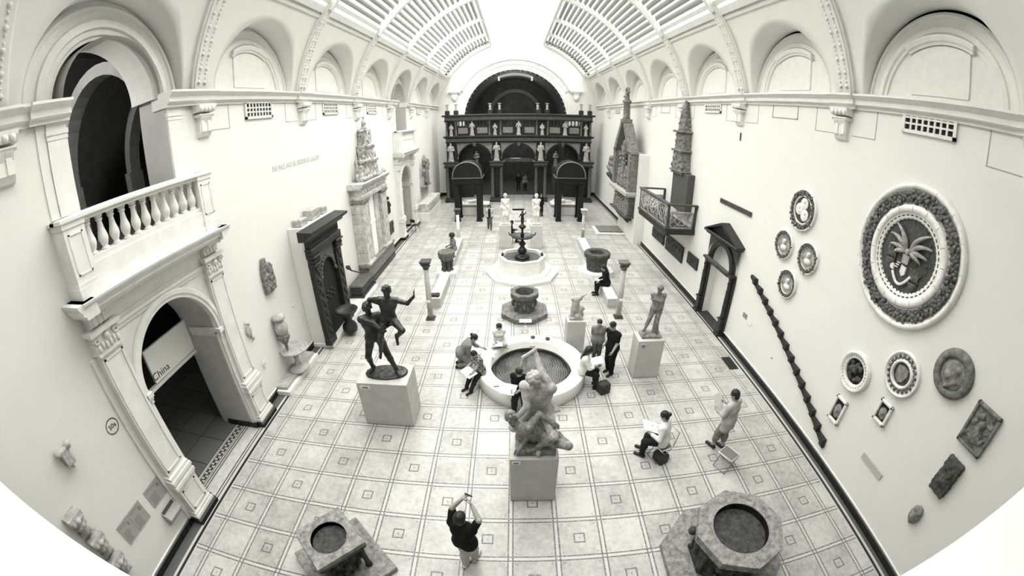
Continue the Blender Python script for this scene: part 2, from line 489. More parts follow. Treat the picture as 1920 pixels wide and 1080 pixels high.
# ------------------------------------------------------------------ vault: plaster zone with lunettes
LR = 1.93
def vault_bay(mb, yb, s):
    zt = VZ + VR * math.sin(A0); hy = BAY / 2
    c0 = math.atan2(zt - ZS, hy)
    angs = sorted(set([PI * i / 36 for i in range(37)] + [c0, PI - c0]))
    rows = []
    for a in angs:
        ca, sa = math.cos(a), math.sin(a)
        t1 = min(hy / abs(ca) if abs(ca) > 1e-6 else 1e9, (zt - ZS) / sa if sa > 1e-6 else 1e9)
        rows.append([(yb + (LR + (t1 - LR) * j / 6) * ca, ZS + (LR + (t1 - LR) * j / 6) * sa) for j in range(7)])
    vs = [(xv(z, s), y, z) for r in rows for y, z in r]; m = len(rows)
    fs = [(i * 7 + j, i * 7 + j + 1, (i + 1) * 7 + j + 1, (i + 1) * 7 + j) for i in range(m - 1) for j in range(6)]
    mb.add(vs, fs, True)
    # soffit of the lunette
    xb = (XL - .30) if s < 0 else (XR + .30)
    pts = [r[0] for r in rows]
    vs = [(xv(z, s), y, z) for y, z in pts] + [(xb, y, z) for y, z in pts]
    mb.add(vs, [(i, i + 1, m + i + 1, m + i) for i in range(m - 1)], True)
mb = MB()
for yb in BAYS:
    for s in (-1, 1): vault_bay(mb, yb, s)
struct(mb.build('ceiling_vault', M_vault))

RINGP = [(1.935, -.02), (1.935, .06), (1.86, .12), (1.82, .12), (1.80, .07), (1.66, .05), (1.63, .09), (1.52, .10), (1.48, .05), (1.42, .05), (1.40, -.02)]
RINGO = [(1.935, -.02), (1.935, .06), (1.86, .14), (1.80, .14), (1.78, .09), (1.62, .08), (1.60, .14), (1.45, .16), (1.42, .10), (1.32, .10), (1.30, .05), (1.24, .05), (1.24, -.75)]
def lunette(yb, s, openarch, idx):
    xb = (XL - .30) if s < 0 else (XR + .30); n = 40
    D = (-s, 0, 0)
    mb = MB()
    prof = RINGO if openarch else RINGP
    path = [((xb, yb, ZS - .08), (0, math.cos(PI * i / n), math.sin(PI * i / n)), D) for i in range(n + 1)]
    mb.sweep(prof, path)
    if not openarch:
        vs = [(xb, yb + 1.5 * math.cos(PI * i / n), ZS - .08 + 1.5 * math.sin(PI * i / n)) for i in range(n + 1)]
        mb.add(vs, [tuple(range(n + 1))])
        mb.box(xb, xb - s * .02, yb - 1.42, yb + 1.42, ZS - .1, ZS + .16)
        # segment-headed blank panel with hood
        pw, zt, rise = .72, 9.50, .17
        R = (pw * pw + rise * rise) / (2 * rise); ca = math.asin(pw / R)
        arc = [(yb + R * math.sin(-ca + 2 * ca * i / 12), zt + rise - R + R * math.cos(-ca + 2 * ca * i / 12)) for i in range(13)]
        vs = [(xb - s * .035, yb - pw, ZS + .16)] + [(xb - s * .035, y, z) for y, z in arc] + [(xb - s * .035, yb + pw, ZS + .16)]
        m = len(vs); mb.add(vs + [(xb, p[1], p[2]) for p in vs], [tuple(range(m))] + [(i, i + 1, m + i + 1, m + i) for i in range(m - 1)])
        R2 = R + .02
        path = [((xb, yb, zt + rise - R), (0, math.sin(-ca * 1.08 + 2.16 * ca * i / 14), math.cos(-ca * 1.08 + 2.16 * ca * i / 14)), D) for i in range(15)]
        hp = [(R2, -.01), (R2, .07), (R2 + .05, .09), (R2 + .07, .13), (R2 + .15, .17), (R2 + .18, .17), (R2 + .18, -.01)]
        mb.sweep(hp, path)
        mb.add([tuple(Vector(path[0][0]) + Vector(path[0][1]) * a + Vector(D) * b) for a, b in hp], [tuple(range(len(hp)))])
        mb.add([tuple(Vector(path[-1][0]) + Vector(path[-1][1]) * a + Vector(D) * b) for a, b in hp], [tuple(range(len(hp)))])
    struct(mb.build('trim_lunette', M_trim))
k = 0
for i, yb in enumerate(BAYS):
    for s in (-1, 1):
        k += 1
        lunette(yb, s, s < 0 and i in (1, 5), k)

# ------------------------------------------------------------------ ribs
def rib(y, end=False):
    n = 40; amin = math.asin((ZS - VZ) / VR)
    for s in (-1, 1):
        mb = MB()
        for a0, a1, w, d in ((amin, A0 + .02, .27, .13), (A0, A1, .13, .22)):
            prof = [(VR + .06, -w), (VR - d * .6, -w), (VR - d * .75, -w * .8), (VR - d, -w * .8), (VR - d, w * .8), (VR - d * .75, w * .8), (VR - d * .6, w), (VR + .06, w), (VR + .06, -w)]
            mb.sweep(prof, [((VX, y, VZ), (s * math.cos(a0 + (a1 - a0) * i / n), 0, math.sin(a0 + (a1 - a0) * i / n)), (0, 1, 0)) for i in range(n + 1)])
        if y < 14 and not end:       # two rows of leaf bosses along the plaster rib
            for q in range(26):
                a = amin + .03 + (A0 - amin - .04) * q / 25
                r = VR - .135
                for dy in (-.1, .1):
                    c = (VX + s * r * math.cos(a), y + dy, VZ + r * math.sin(a))
                    mb.ball(c, .028 if q % 3 else .05, 6, 4)
        struct(mb.build('trim_rib', M_trim))
for y in RIBS[1:-1]: rib(y)
rib(YF - .12, True)

# horizontal mouldings under and along the glazing
mb = MB()
for s in (-1, 1):
    for a, r0, r1, h in ((A0 - .012, VR + .03, VR - .10, .016), (A0 - .045, VR + .03, VR - .045, .008), (A0 + .03, VR + .25, VR - .04, .012), (A1, VR + .3, VR - .12, .013)):
        prof = [(r0 * math.cos(a - h) * s, r0 * math.sin(a - h)), (r1 * math.cos(a - h) * s, r1 * math.sin(a - h)), (r1 * math.cos(a + h) * s, r1 * math.sin(a + h)), (r0 * math.cos(a + h) * s, r0 * math.sin(a + h))]
        mb.prism([(VX + p, VZ + q) for p, q in prof], 'y', YN, YF)
struct(mb.build('trim_glazing_beams', M_trim))
# louvres
M_slat = plain('louvre_slat_paint', 0.26, .6)
NS = 15
for s in (-1, 1):
    mb = MB()
    for i in range(NS):
        a = A0 + .05 + (A1 - A0 - .07) * (i + .5) / NS
        c = Vector((VX + s * (VR + .10) * math.cos(a), 0, VZ + (VR + .10) * math.sin(a)))
        tl = a + math.radians(62)                      # blade leans towards the crown
        d1 = Vector((s * math.cos(tl), 0, math.sin(tl))); d2 = Vector((-s * math.sin(tl), 0, math.cos(tl)))
        pr = [c + d1 * (.135 * math.cos(b)) + d2 * (.05 * math.sin(b)) for b in [2 * PI * j / 10 for j in range(10)]]
        mb.prism([(p.x, p.z) for p in pr], 'y', YN if s < 0 else GY, YF, True)
    struct(mb.build('trim_louvres', M_slat))
# glass skylights (daylight comes through here)
def skylight(name, a0, a1, r, mat, s=1):
    n = 10
    mb = MB()
    vs = []
    for i in range(n + 1):
        a = a0 + (a1 - a0) * i / n
        for y in (YN if name == 'window_1' else GY, YF): vs.append((VX + s * r * math.cos(a), y, VZ + r * math.sin(a)))  # left glazing runs on into the unseen bay to brighten the left wall
    mb.add(vs, [(2 * i, 2 * i + 1, 2 * i + 3, 2 * i + 2) for i in range(n)], True)
    o = struct(mb.build(name, mat, fixn=False)); return o
SKY_L, SKY_R, SKY_C = 17.0, 8.0, 5.0
skylight('window_1', A0, A1, VR + .40, emis('daylit_glass_left', SKY_L), -1)
skylight('window_2', A0, A1, VR + .40, emis('daylit_glass_right', SKY_R), 1)
skylight('window_3', A1, PI - A1, VR + .10, emis('daylit_laylight', SKY_C), 1)
mb = MB()
for y in RIBS[1:-1]:
    n = 14
    mb.tube([(VX + (VR + .02) * math.cos(A1 + (PI - 2 * A1) * i / n), y, VZ + (VR + .02) * math.sin(A1 + (PI - 2 * A1) * i / n)) for i in range(n + 1)], .035, 6)
struct(mb.build('trim_laylight_bars', plain('laylight_bar', .3)))
# unseen opaque bay added to keep skylight off the near end
n = 24
struct(MB().add([(VX + VR * math.cos(A0 + (PI - A0 - A1) * i / n), y, VZ + VR * math.sin(A0 + (PI - A0 - A1) * i / n)) for i in range(n + 1) for y in (YN, GY)], [(2 * i, 2 * i + 1, 2 * i + 3, 2 * i + 2) for i in range(n)], True).build('ceiling_near_light_block', M_vault, fixn=False))
struct(MB().box(XL - .3, XR + .3, YN - .1, YN, 0, 15).build('wall_near', stone('near_wall_darkened', .10, .14, 3, .8)))  # unseen end wall, coloured dark to dim the faces turned towards it

# ------------------------------------------------------------------ cornice, brackets, frieze lines
CP = [(0, 8.17), (.05, 8.17), (.05, 8.24), (.09, 8.26), (.14, 8.27), (.14, 8.37), (.17, 8.39), (.22, 8.44), (.25, 8.455), (.25, 8.5), (-.4, 8.5)]
def cornice(mb, s, y0, y1, e=0.0):
    x = XL if s < 0 else XR
    prof = [(x - s * (a + (e if a > 0 else 0)), z) for a, z in CP] + [(x + s * .4, 8.17)]
    mb.prism(prof, 'y', y0, y1)
for s in (-1, 1):
    mb = MB(); ys = [YN] + [r for r in RIBS[1:-1]] + [YF]
    cuts = []
    if s < 0:
        for p in PY: cuts.append((p - UW, p + UW))
    segs = [(YN, YF)]
    for a, b in cuts:
        ns = []
        for p, q in segs:
            if a > p and b < q: ns += [(p, a), (b, q)]
            else: ns.append((p, q))
        segs = ns
    for a, b in segs: cornice(mb, s, a, b)
    for r in RIBS[1:-1]: cornice(mb, s, r - .42, r + .42, .06)
    if s < 0:
        for p in PY:
            cornice(mb, s, p - UW - .75, p - UW + .04, .07); cornice(mb, s, p + UW - .04, p + UW + .75, .07)
    struct(mb.build('trim_cornice', M_trim))
def corbel(s, y):
    x = XL if s < 0 else XR
    mb = MB()
    side = [(0, 7.42), (.07, 7.44), (.13, 7.55), (.13, 7.75), (.18, 7.86), (.20, 7.92), (.16, 7.93), (.16, 7.96), (.2, 8.0), (.26, 8.1), (.27, 8.17), (0, 8.17)]
    def ext(w0, w1, pr): mb.prism([(x - s * (a - .0), z) for a, z in pr], 'y', y + w0, y + w1)
    ext(-.2, .2, side[:6] + [(0, 7.92)])
    ext(-.26, .26, [(0, 7.88), (.17, 7.88), (.21, 7.92), (.21, 7.95), (0, 7.95)])
    ext(-.3, .3, [(0, 7.98)] + [(a, z) for a, z in side[8:]])
    for dy in (-.2, -.067, .067, .2): mb.ball((x - s * .235, y + dy, 8.06), .055, 8, 6, (1, 1, 1.3))
    for dy in (-.11, .11): mb.prism([(x - s * a, z) for a, z in [(.1, 7.5), (.155, 7.55), (.155, 7.8), (.19, 7.86), (.1, 7.86)]], 'y', y + dy - .055, y + dy + .055)
    struct(mb.build('trim_corbel', M_trim))
for r in RIBS[1:-1]:
    for s in (-1, 1):
        corbel(s, r)
mb = MB()
for s in (-1, 1):
    x = XL if s < 0 else XR
    for i, yb in enumerate(BAYS[1:]):
        for c, w in ((yb - BAY / 2, 1.05),):
            for y0, y1 in ((c - w, c - .3), (c + .3, c + w)):
                if s < 0 and any(abs(y1 - p) < 2.2 or abs(y0 - p) < 2.2 for p in PY): continue
                q = .012
                mb.box(x, x - s * .006, y0, y1, 7.55, 7.55 + q * 1.5); mb.box(x, x - s * .006, (y0 if y0 < c - .5 else y1) - q, (y0 if y0 < c - .5 else y1) + q, 7.55, 8.17)
        if s > 0 and i % 2 == 1:
            y0, y1 = yb - .62, yb + .62
            mb.box(x, x - .012, y0, y1, 7.78, 7.81); mb.box(x, x - .012, y0, y0 + .03, 7.78, 8.17); mb.box(x, x - .012, y1 - .03, y1, 7.78, 8.17)
struct(mb.build('trim_frieze_lines', M_line))
mb = MB()
for p in PY:                             # flat strips with capitals beside the upper openings
    for q in (-1, 1):
        a, b = sorted((p + q * (UW + .01), p + q * (UW + .42)))
        mb.box(XL, XL + .05, a, b, 5.4, 8.17); mb.box(XL, XL + .075, a - .02, b + .02, 7.98, 8.06); mb.box(XL, XL + .06, a - .01, b + .01, 7.9, 7.98)
        c = p + q * (UW + .52); mb.box(XL, XL + .025, c - .09, c + .09, 5.4, 8.17)
struct(mb.build('trim_opening_strips', M_trim))
# skirtings
for s in (-1, 1):
    x = XL if s < 0 else XR
    segs = [(YN, -1.55), (2.25, YF)] if s < 0 else [(YN, 6.4), (8.7, 17.08), (20.92, YF)]
    mb = MB(); mw = MB()
    for a, b in segs:
        mb.prism([(x, 0), (x - s * .06, 0), (x - s * .06, .17), (x - s * .03, .19), (x, .19)], 'y', a, b)
        mw.prism([(x, .19), (x - s * .03, .19), (x - s * .03, .215), (x, .225)], 'y', a, b)
    struct(mb.build('baseboard_' + ('left' if s < 0 else 'right'), M_skirt))
    struct(mw.build('trim_baseboard_' + ('left' if s < 0 else 'right'), M_trim))
mb = MB(); mb.box(XL, -4.95, YF - .06, YF, 0, .3); mb.box(4.45, XR, YF - .06, YF, 0, .3); struct(mb.build('baseboard_end', M_skirt))

# ------------------------------------------------------------------ end wall and the dark hall beyond it
EC, EW, EZ = -0.25, 4.68, 7.05
mb = MB()
seg = 48
mb.add([(XL - .1, YF, 0), (EC - EW, YF, 0), (EC - EW, YF, EZ), (XL - .1, YF, EZ)], [(0, 1, 2, 3)])
mb.add([(EC + EW, YF, 0), (XR + .1, YF, 0), (XR + .1, YF, EZ), (EC + EW, YF, EZ)], [(0, 1, 2, 3)])
inn = [(EC - EW * math.cos(PI * i / seg), EZ + EW * math.sin(PI * i / seg)) for i in range(seg + 1)]
out = [(VX - 7.72 * math.cos(PI * i / seg), max(EZ, VZ + 7.72 * math.sin(PI * i / seg))) for i in range(seg + 1)]
mb.add([(x, YF, z) for x, z in inn] + [(x, YF, z) for x, z in out], [(i, i + 1, seg + 2 + i, seg + 1 + i) for i in range(seg)])
struct(mb.build('wall_end', M_wall))
def arcpath(r, a0, a1, n): return [((EC, YF, EZ), (math.cos(a0 + (a1 - a0) * i / n), 0, math.sin(a0 + (a1 - a0) * i / n)), (0, -1, 0)) for i in range(n + 1)]
mb = MB()
mb.sweep([(4.68, -1.2), (4.68, .05), (4.80, .05), (4.84, .08), (5.05, .08), (5.08, .05), (5.15, .05), (5.15, 0)], arcpath(0, 0, PI, 60))
am = math.asin((9.78 - EZ) / 5.5)
mb.sweep([(5.15, 0), (5.15, .10), (5.22, .12), (5.22, .08), (5.55, .08), (5.58, .16), (5.70, .2), (5.80, .22), (5.82, 0)], arcpath(0, am, PI - am, 60))
for i in range(75):
    a = am + (PI - 2 * am) * (i + .5) / 75
    mb.ball((EC + 5.6 * math.cos(a), YF - .2, EZ + 5.6 * math.sin(a)), .045, 6, 4)
for i in range(24):
    a = am + (PI - 2 * am) * (i + .5) / 24
    for dr in (-.06, .07): mb.ball((EC + (5.38 + dr) * math.cos(a + dr * .2), YF - .08, EZ + (5.38 + dr) * math.sin(a + dr * .2)), .085, 6, 4, (1, .5, 1))
for s in (-1, 1):
    x0 = EC + s * 5.0; 
    mb.box(x0 - .1 * s, x0 + s * 1.02, YF - .34, YF, 9.72, 9.86); mb.box(x0, x0 + s * .9, YF - .26, YF, 9.60, 9.72)
    mb.box(x0 + s * .25, x0 + s * .75, YF - .2, YF, 9.2, 9.6); mb.ball((x0 + s * .5, YF - .12, 9.15), .2, 10, 6, (1, .7, 1.3))
struct(mb.build('trim_end_arch', M_trim))
M_dark2 = stone('dark_hall_vault', .02, .045, 1.5, .8, .1)  # the hall's lack of light is painted into its dark colours
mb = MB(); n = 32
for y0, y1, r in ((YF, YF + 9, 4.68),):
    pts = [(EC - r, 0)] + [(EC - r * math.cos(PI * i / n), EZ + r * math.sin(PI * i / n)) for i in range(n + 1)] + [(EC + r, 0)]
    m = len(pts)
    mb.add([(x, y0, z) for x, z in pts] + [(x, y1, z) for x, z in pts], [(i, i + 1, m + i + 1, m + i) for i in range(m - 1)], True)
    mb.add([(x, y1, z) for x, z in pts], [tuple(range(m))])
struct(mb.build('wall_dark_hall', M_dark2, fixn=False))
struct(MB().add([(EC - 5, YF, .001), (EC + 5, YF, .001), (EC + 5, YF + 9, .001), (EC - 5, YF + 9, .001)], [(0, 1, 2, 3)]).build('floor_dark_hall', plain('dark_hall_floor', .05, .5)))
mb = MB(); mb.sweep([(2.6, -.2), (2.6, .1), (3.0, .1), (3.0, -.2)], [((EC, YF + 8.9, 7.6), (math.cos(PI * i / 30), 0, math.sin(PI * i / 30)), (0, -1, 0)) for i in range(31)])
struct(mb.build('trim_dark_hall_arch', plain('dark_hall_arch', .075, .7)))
# small lit skylight bars of the hall beyond
mb = MB()
for i in range(4):
    r = 4.45; a = math.radians(20)
    yy = YF + 1.0 + i * .5
    mb.tube([(EC + r * math.sin(-a + 2 * a * j / 8), yy, EZ + r * math.cos(-a + 2 * a * j / 8)) for j in range(9)], .03, 5)
struct(mb.build('trim_hall_light_bars', emis('hall_lamp_glow', .35)))
mb = MB()
for s in (-1, 1):
    for i in range(3): mb.cyl((EC + s * 1.55, YF + 1.0 + .6 * i, 10.9), .07, 0, .3, 8)
struct(mb.build('trim_hall_spotlights', emis('hall_spot_glow', .6)))

# parapet of the gallery the picture is taken from
struct(MB().bbox(XL + .02, XR - .02, -5.5, -4.67, 4.9, 6.0, .015).build('wall_parapet', M_wall))

# unseen fill lights added to brighten the dim rooms beyond the arches
def fill_light(name, loc, power, r=.3):
    ld = bpy.data.lights.new(name, 'POINT'); ld.energy = power; ld.shadow_soft_size = r; ld.color = (1, 1, .95)
    o = bpy.data.objects.new(name, ld); o.location = loc; COL.objects.link(o)
fill_light('gallery_fill', (XL - 3.4, PY[0] - 1.2, 9.6), 420)
fill_light('corridor_fill', (XL - 4.5, PY[0] + 1.0, 4.3), 25)
fill_light('gallery_fill', (XL - 3.4, PY[1] - 1.2, 9.6), 300)
fill_light('hall_fill', (EC, YF + 4.5, 10.2), 300, .5)
fill_light('hall_fill', (EC, YF + 5.0, 4.5), 110, .5)
# ------------------------------------------------------------------ left wall: portals with balconies
M_marb = stone('portal_marble', .62, .74, 3, .5, .05, spec=.2)
M_banner = plain('banner_board', .82, .6)
M_ink = plain('printed_ink', .03, .6)

def rel(mb, x0, x1, *a): mb.box(x0, x1, *a)

def pilaster(y, w=.30, s=1):
    """panelled pilaster on a plinth, front towards +x; local origin at the wall"""
    mb = MB()
    mb.box(0, .26, y - w, y + w, 0.16, 1.12)
    for z0, z1, e in ((.16, .24, .05), (.24, .32, .03), (1.05, 1.12, .03), (1.12, 1.2, .06), (1.2, 1.28, .04), (1.28, 1.36, .06), (1.36, 1.44, .03)):
        mb.box(0, .26 + e, y - w - e, y + w + e, z0, z1)
    mb.box(.26, .275, y - w + .06, y + w - .06, .40, .44); mb.box(.26, .275, y - w + .06, y + w - .06, .94, .98)
    mb.box(.26, .275, y - w + .06, y - w + .1, .40, .98); mb.box(.26, .275, y + w - .1, y + w - .06, .40, .98)
    mb.box(0, .22, y - w + .02, y + w - .02, 1.44, 4.35)
    for a, b in ((-w + .06, -w + .1), (w - .1, w - .06)): mb.box(.22, .24, y + a, y + b, 1.55, 4.25)
    mb.box(.22, .24, y - w + .06, y + w - .06, 1.55, 1.59); mb.box(.22, .24, y - w + .06, y + w - .06, 4.21, 4.25)
    mb.box(0, .06, y - w - .12, y + w + .12, .16, 4.3)
    return mb
def capital(y, w=.30):
    mb = MB()
    mb.box(0, .25, y - w + .01, y + w - .01, 4.35, 4.72)
    mb.box(0, .34, y - w - .06, y + w + .06, 4.72, 4.80); mb.box(0, .28, y - w - .01, y + w + .01, 4.33, 4.38)
    for s in (-1, 1):
        mb.tube([(.27 + .0, y + s * (w - .06) + .085 * math.cos(a) * s * (1 - q / 26), 4.62 + .085 * math.sin(a) * (1 - q / 26)) for q, a in enumerate([k * .5 for k in range(20)])], .022, 5)
        for q in range(3): mb.ball((.26, y + s * (.05 + .09 * q), 4.46 + .03 * (q % 2)), .055, 6, 5, (.7, .8, 1.4))
    mb.ball((.27, y, 4.62), .07, 8, 6)
    return mb
def console(y):
    mb = MB()
    side = [(0, 4.8), (.16, 4.8), (.26, 4.85), (.24, 4.95), (.30, 5.02), (.44, 5.06), (.44, 5.1), (0, 5.1)]
    mb.prism([(a, z) for a, z in side], 'y', y - .24, y + .24)
    for dy in (-.12, .0, .12): mb.prism([(a + .02, z) for a, z in side[1:6]] + [(.2, 5.04)], 'y', y + dy - .035, y + dy + .035)
    for q in range(5): mb.ball((.40, y - .2 + .1 * q, 5.06), .045, 6, 5)
    return mb
def archivolt():
    mb = MB(); n = 36
    mb.sweep([(1.27, -.02), (1.27, .16), (1.34, .16), (1.36, .19), (1.45, .19), (1.47, .16), (1.49, .0)], [((0, 0, DZ), (0, math.cos(PI * i / n), math.sin(PI * i / n)), (1, 0, 0)) for i in range(n + 1)])
    for s in (-1, 1):
        mb.box(-.9, .19, s * 1.24, s * 1.36, DZ - .16, DZ - .10); mb.box(-.9, .22, s * 1.22, s * 1.40, DZ - .10, DZ); mb.box(-.9, .17, s * 1.255, s * 1.33, DZ - .24, DZ - .16)
        mb.box(0, .13, s * 1.27, s * 1.46, .16, DZ - .2)
    return mb
def portal(yc, label):
    r = thing('doorway_surround', label, 'doorway', (XL, yc, 0)); r['kind'] = 'thing'
    P = 1.66
    for s in (-1, 1):
        p = pilaster(s * P).build('pilaster', M_marb, r)
        capital(s * P).build('capital', M_marb, p)
        b = MB(); b.prism([(0, 0), (.36, 0), (.36, .12), (.31, .16), (0, .16)], 'y', s * P - .38, s * P + .38)
        b.prism([(0, 0), (.0, 0), (-.9, 0), (-.9, .15), (.16, .15), (.16, 0)], 'y', s * 1.22, s * 1.40)
        b.build('plinth_block', M_skirt, r)
    archivolt().build('archivolt', M_marb, r)
    mb = MB()                                        # spandrel sheet and entablature
    n = 24
    for i in range(n):
        ya = -1.45 * math.cos(PI * i / n); yb = -1.45 * math.cos(PI * (i + 1) / n)
        za = DZ + math.sqrt(max(0, 1.45 ** 2 - ya * ya)); zb = DZ + math.sqrt(max(0, 1.45 ** 2 - yb * yb))
        mb.add([(.10, ya, za), (.10, yb, zb), (.10, yb, 4.7), (.10, ya, 4.7)], [(0, 1, 2, 3)])
    mb.box(0, .14, -1.4, 1.4, 4.52, 4.6); mb.box(0, .18, -1.4, 1.4, 4.6, 4.66); mb.box(0, .12, -1.42, 1.42, 4.66, 5.1)
    mb.box(.12, .14, -1.36, 1.36, 5.0, 5.04); mb.box(.12, .14, -1.36, 1.36, 4.70, 4.73)
    mb.build('entablature', M_marb, r)
    for s in (-1, 1): console(s * P).build('console', M_marb, r)
    return r

def baluster(y, x):
    mb = MB()
    prof = [(.075, 5.92), (.075, 5.96), (.05, 5.98), (.07, 6.02), (.098, 6.10), (.095, 6.16), (.062, 6.28), (.048, 6.38), (.05, 6.41), (.072, 6.43), (.07, 6.45), (.05, 6.46), (.078, 6.48), (.078, 6.525)]
    mb.lathe(prof, (x, y, 0), 12)
    return mb
def balcony(yc, label, detail=True):
    r = thing('balcony', label, 'balcony', (XL, yc, .006))
    mb = MB()
    hy = 2.18
    prof = [(0, 5.1), (.46, 5.1), (.47, 5.16), (.56, 5.18), (.56, 5.24), (.62, 5.28), (.66, 5.33), (.67, 5.37), (0, 5.37)]
    mb.prism(prof, 'y', -hy + .12, hy - .12)
    for s in (-1, 1): mb.prism([(s * (hy - .12 + (p - .46) * .55 if p > .4 else (hy - .3)), z) for p, z in prof[1:8]] + [(s * (hy - .4), 5.37), (s * (hy - .4), 5.1)], 'x', 0, .62)
    mb.build('slab', M_marb, r)
    mb = MB(); mb.box(.06, .47, -1.82, 1.82, 5.371, 5.5); mb.box(.10, .44, -1.8, 1.8, 5.5, 5.82); mb.box(.12, .41, -1.8, 1.8, 5.82, 5.92)
    for s in (-1, 1): pass
    mb.build('balustrade_base', M_marb, r)
    mb = MB(); mb.bbox(.16, .44, -1.9, 1.9, 6.52, 6.58, .01); mb.bbox(.10, .50, -1.97, 1.97, 6.58, 6.67, .02)
    for s in (-1, 1): mb.bbox(0, .3, s * 1.97, s * 1.57, 6.58, 6.67, .02)
    mb.build('handrail', M_marb, r)
    for s in (-1, 1):
        mb = MB(); y0, y1 = sorted((s * 1.48, s * 1.92))
        mb.box(0, .46, y0, y1, 5.372, 6.579); mb.box(0, .49, y0 - .03, y1 + .03, 5.373, 5.55); mb.box(0, .48, y0 - .02, y1 + .02, 5.55, 5.62); mb.box(0, .475, y0 - .015, y1 + .015, 6.5, 6.58)
        for a, b, c, d in ((y0 + .07, y1 - .07, 5.74, 5.77), (y0 + .07, y1 - .07, 6.38, 6.41), (y0 + .07, y0 + .1, 5.74, 6.41), (y1 - .1, y1 - .07, 5.74, 6.41)): mb.box(.46, .472, a, b, c, d)
        mb.build('pedestal', M_marb, r)
    nb = 11
    for i in range(nb): baluster(-1.48 + 2.96 * (i + .5) / nb, .30).build('baluster', M_marb, r)
    return r
portal(PY[0], 'white pilastered doorway with round arch below the near balcony on the left wall')
portal(PY[1], 'white pilastered doorway at the far end of the left wall, below the far balcony')
balcony(PY[0], 'near white balcony with turned balusters under the large open arch')
balcony(PY[1], 'far white balcony under the narrow open arch near the dark screen')

def text(s, size, M, name, mat, parent=None, depth=.004, font_sx=1.0):
    cu = bpy.data.curves.new(name + '_curve', 'FONT'); cu.body = s; cu.size = size; cu.extrude = depth; cu.align_x = 'CENTER'; cu.align_y = 'CENTER'; cu.resolution_u = 3
    to = bpy.data.objects.new(name + '_tmp', cu); COL.objects.link(to)
    dg = bpy.context.evaluated_depsgraph_get(); me = bpy.data.meshes.new_from_object(to.evaluated_get(dg))
    bpy.data.objects.remove(to); bpy.data.curves.remove(cu)
    me.transform(M @ Matrix.Diagonal((font_sx, 1, 1, 1))); me.materials.clear(); me.materials.append(mat); me.name = name
    o = bpy.data.objects.new(name, me); COL.objects.link(o)
    if parent is not None: o.parent = parent
    return o
# text on a wall facing +x (left wall): letters run towards +y
def M_onleft(x, y, z): return Matrix.Translation((x, y, z)) @ Matrix(((0, 0, 1, 0), (1, 0, 0, 0), (0, 1, 0, 0), (0, 0, 0, 1)))
# facing -x (right wall): letters run towards -y
def M_onright(x, y, z): return Matrix.Translation((x, y, z)) @ Matrix(((0, 0, -1, 0), (-1, 0, 0, 0), (0, 1, 0, 0), (0, 0, 0, 1)))

o = text('THE PAUL AND JILL RUDDOCK GALLERY', .235, M_onleft(XL + .004, 7.08, 6.18), 'wall_lettering', plain('pale_lettering', .45), None, .003, .74)
tag(o, 'pale grey capital lettering of the gallery name high on the left wall', 'lettering')
o = MB(); o.bbox(-.04, .04, -.78, .78, -.42, .42, .01)
bn = o.build('banner', M_banner); bn.location = (XL - 1.05, .835, 2.88)
tag(bn, 'white board reading China hanging across the near doorway arch', 'banner')
text('China', .26, M_onleft(.043, -.52, -.26), 'lettering', M_ink, bn, .002)
mb = MB(); mb.box(-.06, .06, -1.1, .78, -.52, -.43); mb.build('support_rail', M_trim, bn)

# round room number
r = thing('room_number_sign', 'small ring painted on the wall with a room number, left of the near doorway', 'sign', (XL, -1.95, 3.09))
mb = MB(); n = 28
mb.sweep([(.14, .001), (.14, .006), (.155, .006), (.155, .001)], [((0, 0, 0), (0, math.cos(2 * PI * i / n), math.sin(2 * PI * i / n)), (1, 0, 0)) for i in range(n)], True); mb.build('ring', M_ink, r)
text('50a', .13, M_onleft(.003, 0, 0), 'lettering', M_ink, r, .002)

# ------------------------------------------------------------------ vent grilles
M_hole = plain('vent_dark', .012, .8)
def vent(x, y, z, s, label, w=1.35, h=.46, nx=8, nz=3):
    r = thing('ventilation_grille', label, 'vent', (x, y, z), 0, 'ventilation grilles in the frieze')
    mb = MB()
    mb.box(.001, .006, -w / 2, w / 2, -h / 2, h / 2)
    b = mb.build('backing', M_hole, r)
    mb = MB(); fw = .07
    mb.box(0, .05, -w / 2, w / 2, -h / 2, -h / 2 + fw); mb.box(0, .05, -w / 2, w / 2, h / 2 - .03, h / 2)
    mb.box(0, .05, -w / 2, -w / 2 + fw, -h / 2, h / 2); mb.box(0, .05, w / 2 - fw, w / 2, -h / 2, h / 2)
    mb.build('frame', M_trim, r)
    mb = MB(); iw = w - 2 * fw; z0 = -h / 2 + fw; ih = h - fw - .03
    for i in range(1, nx): y0 = -iw / 2 + iw * i / nx; mb.box(.006, .04, y0 - .022, y0 + .022, z0, z0 + ih)
    for i in range(1, nz): zz = z0 + ih * i / nz; mb.box(.006, .042, -iw / 2, iw / 2, zz - .018, zz + .018)
    mb.build('lattice', M_trim, r)
    if s > 0: r.rotation_euler.z = PI
    return r
for y, lb in ((5.13, 'grille under the left cornice, nearest to the big arch'), (9.93, 'grille under the left cornice, second from the big arch'), (14.68, 'grille under the left cornice, above the marble monument spire'), (24.9, 'grille under the left cornice beyond the far balcony')):
    vent(XL, y, 7.96, -1, 'white square-holed ' + lb)
for y, lb in ((.23, 'large white square-holed grille above the big wreathed roundel on the right wall'), (9.78, 'small white square-holed grille on the right wall past the pinnacle'), (24.9, 'distant white grille under the right cornice near the dark screen')):
    vent(XR, y, 8.06, 1, lb)

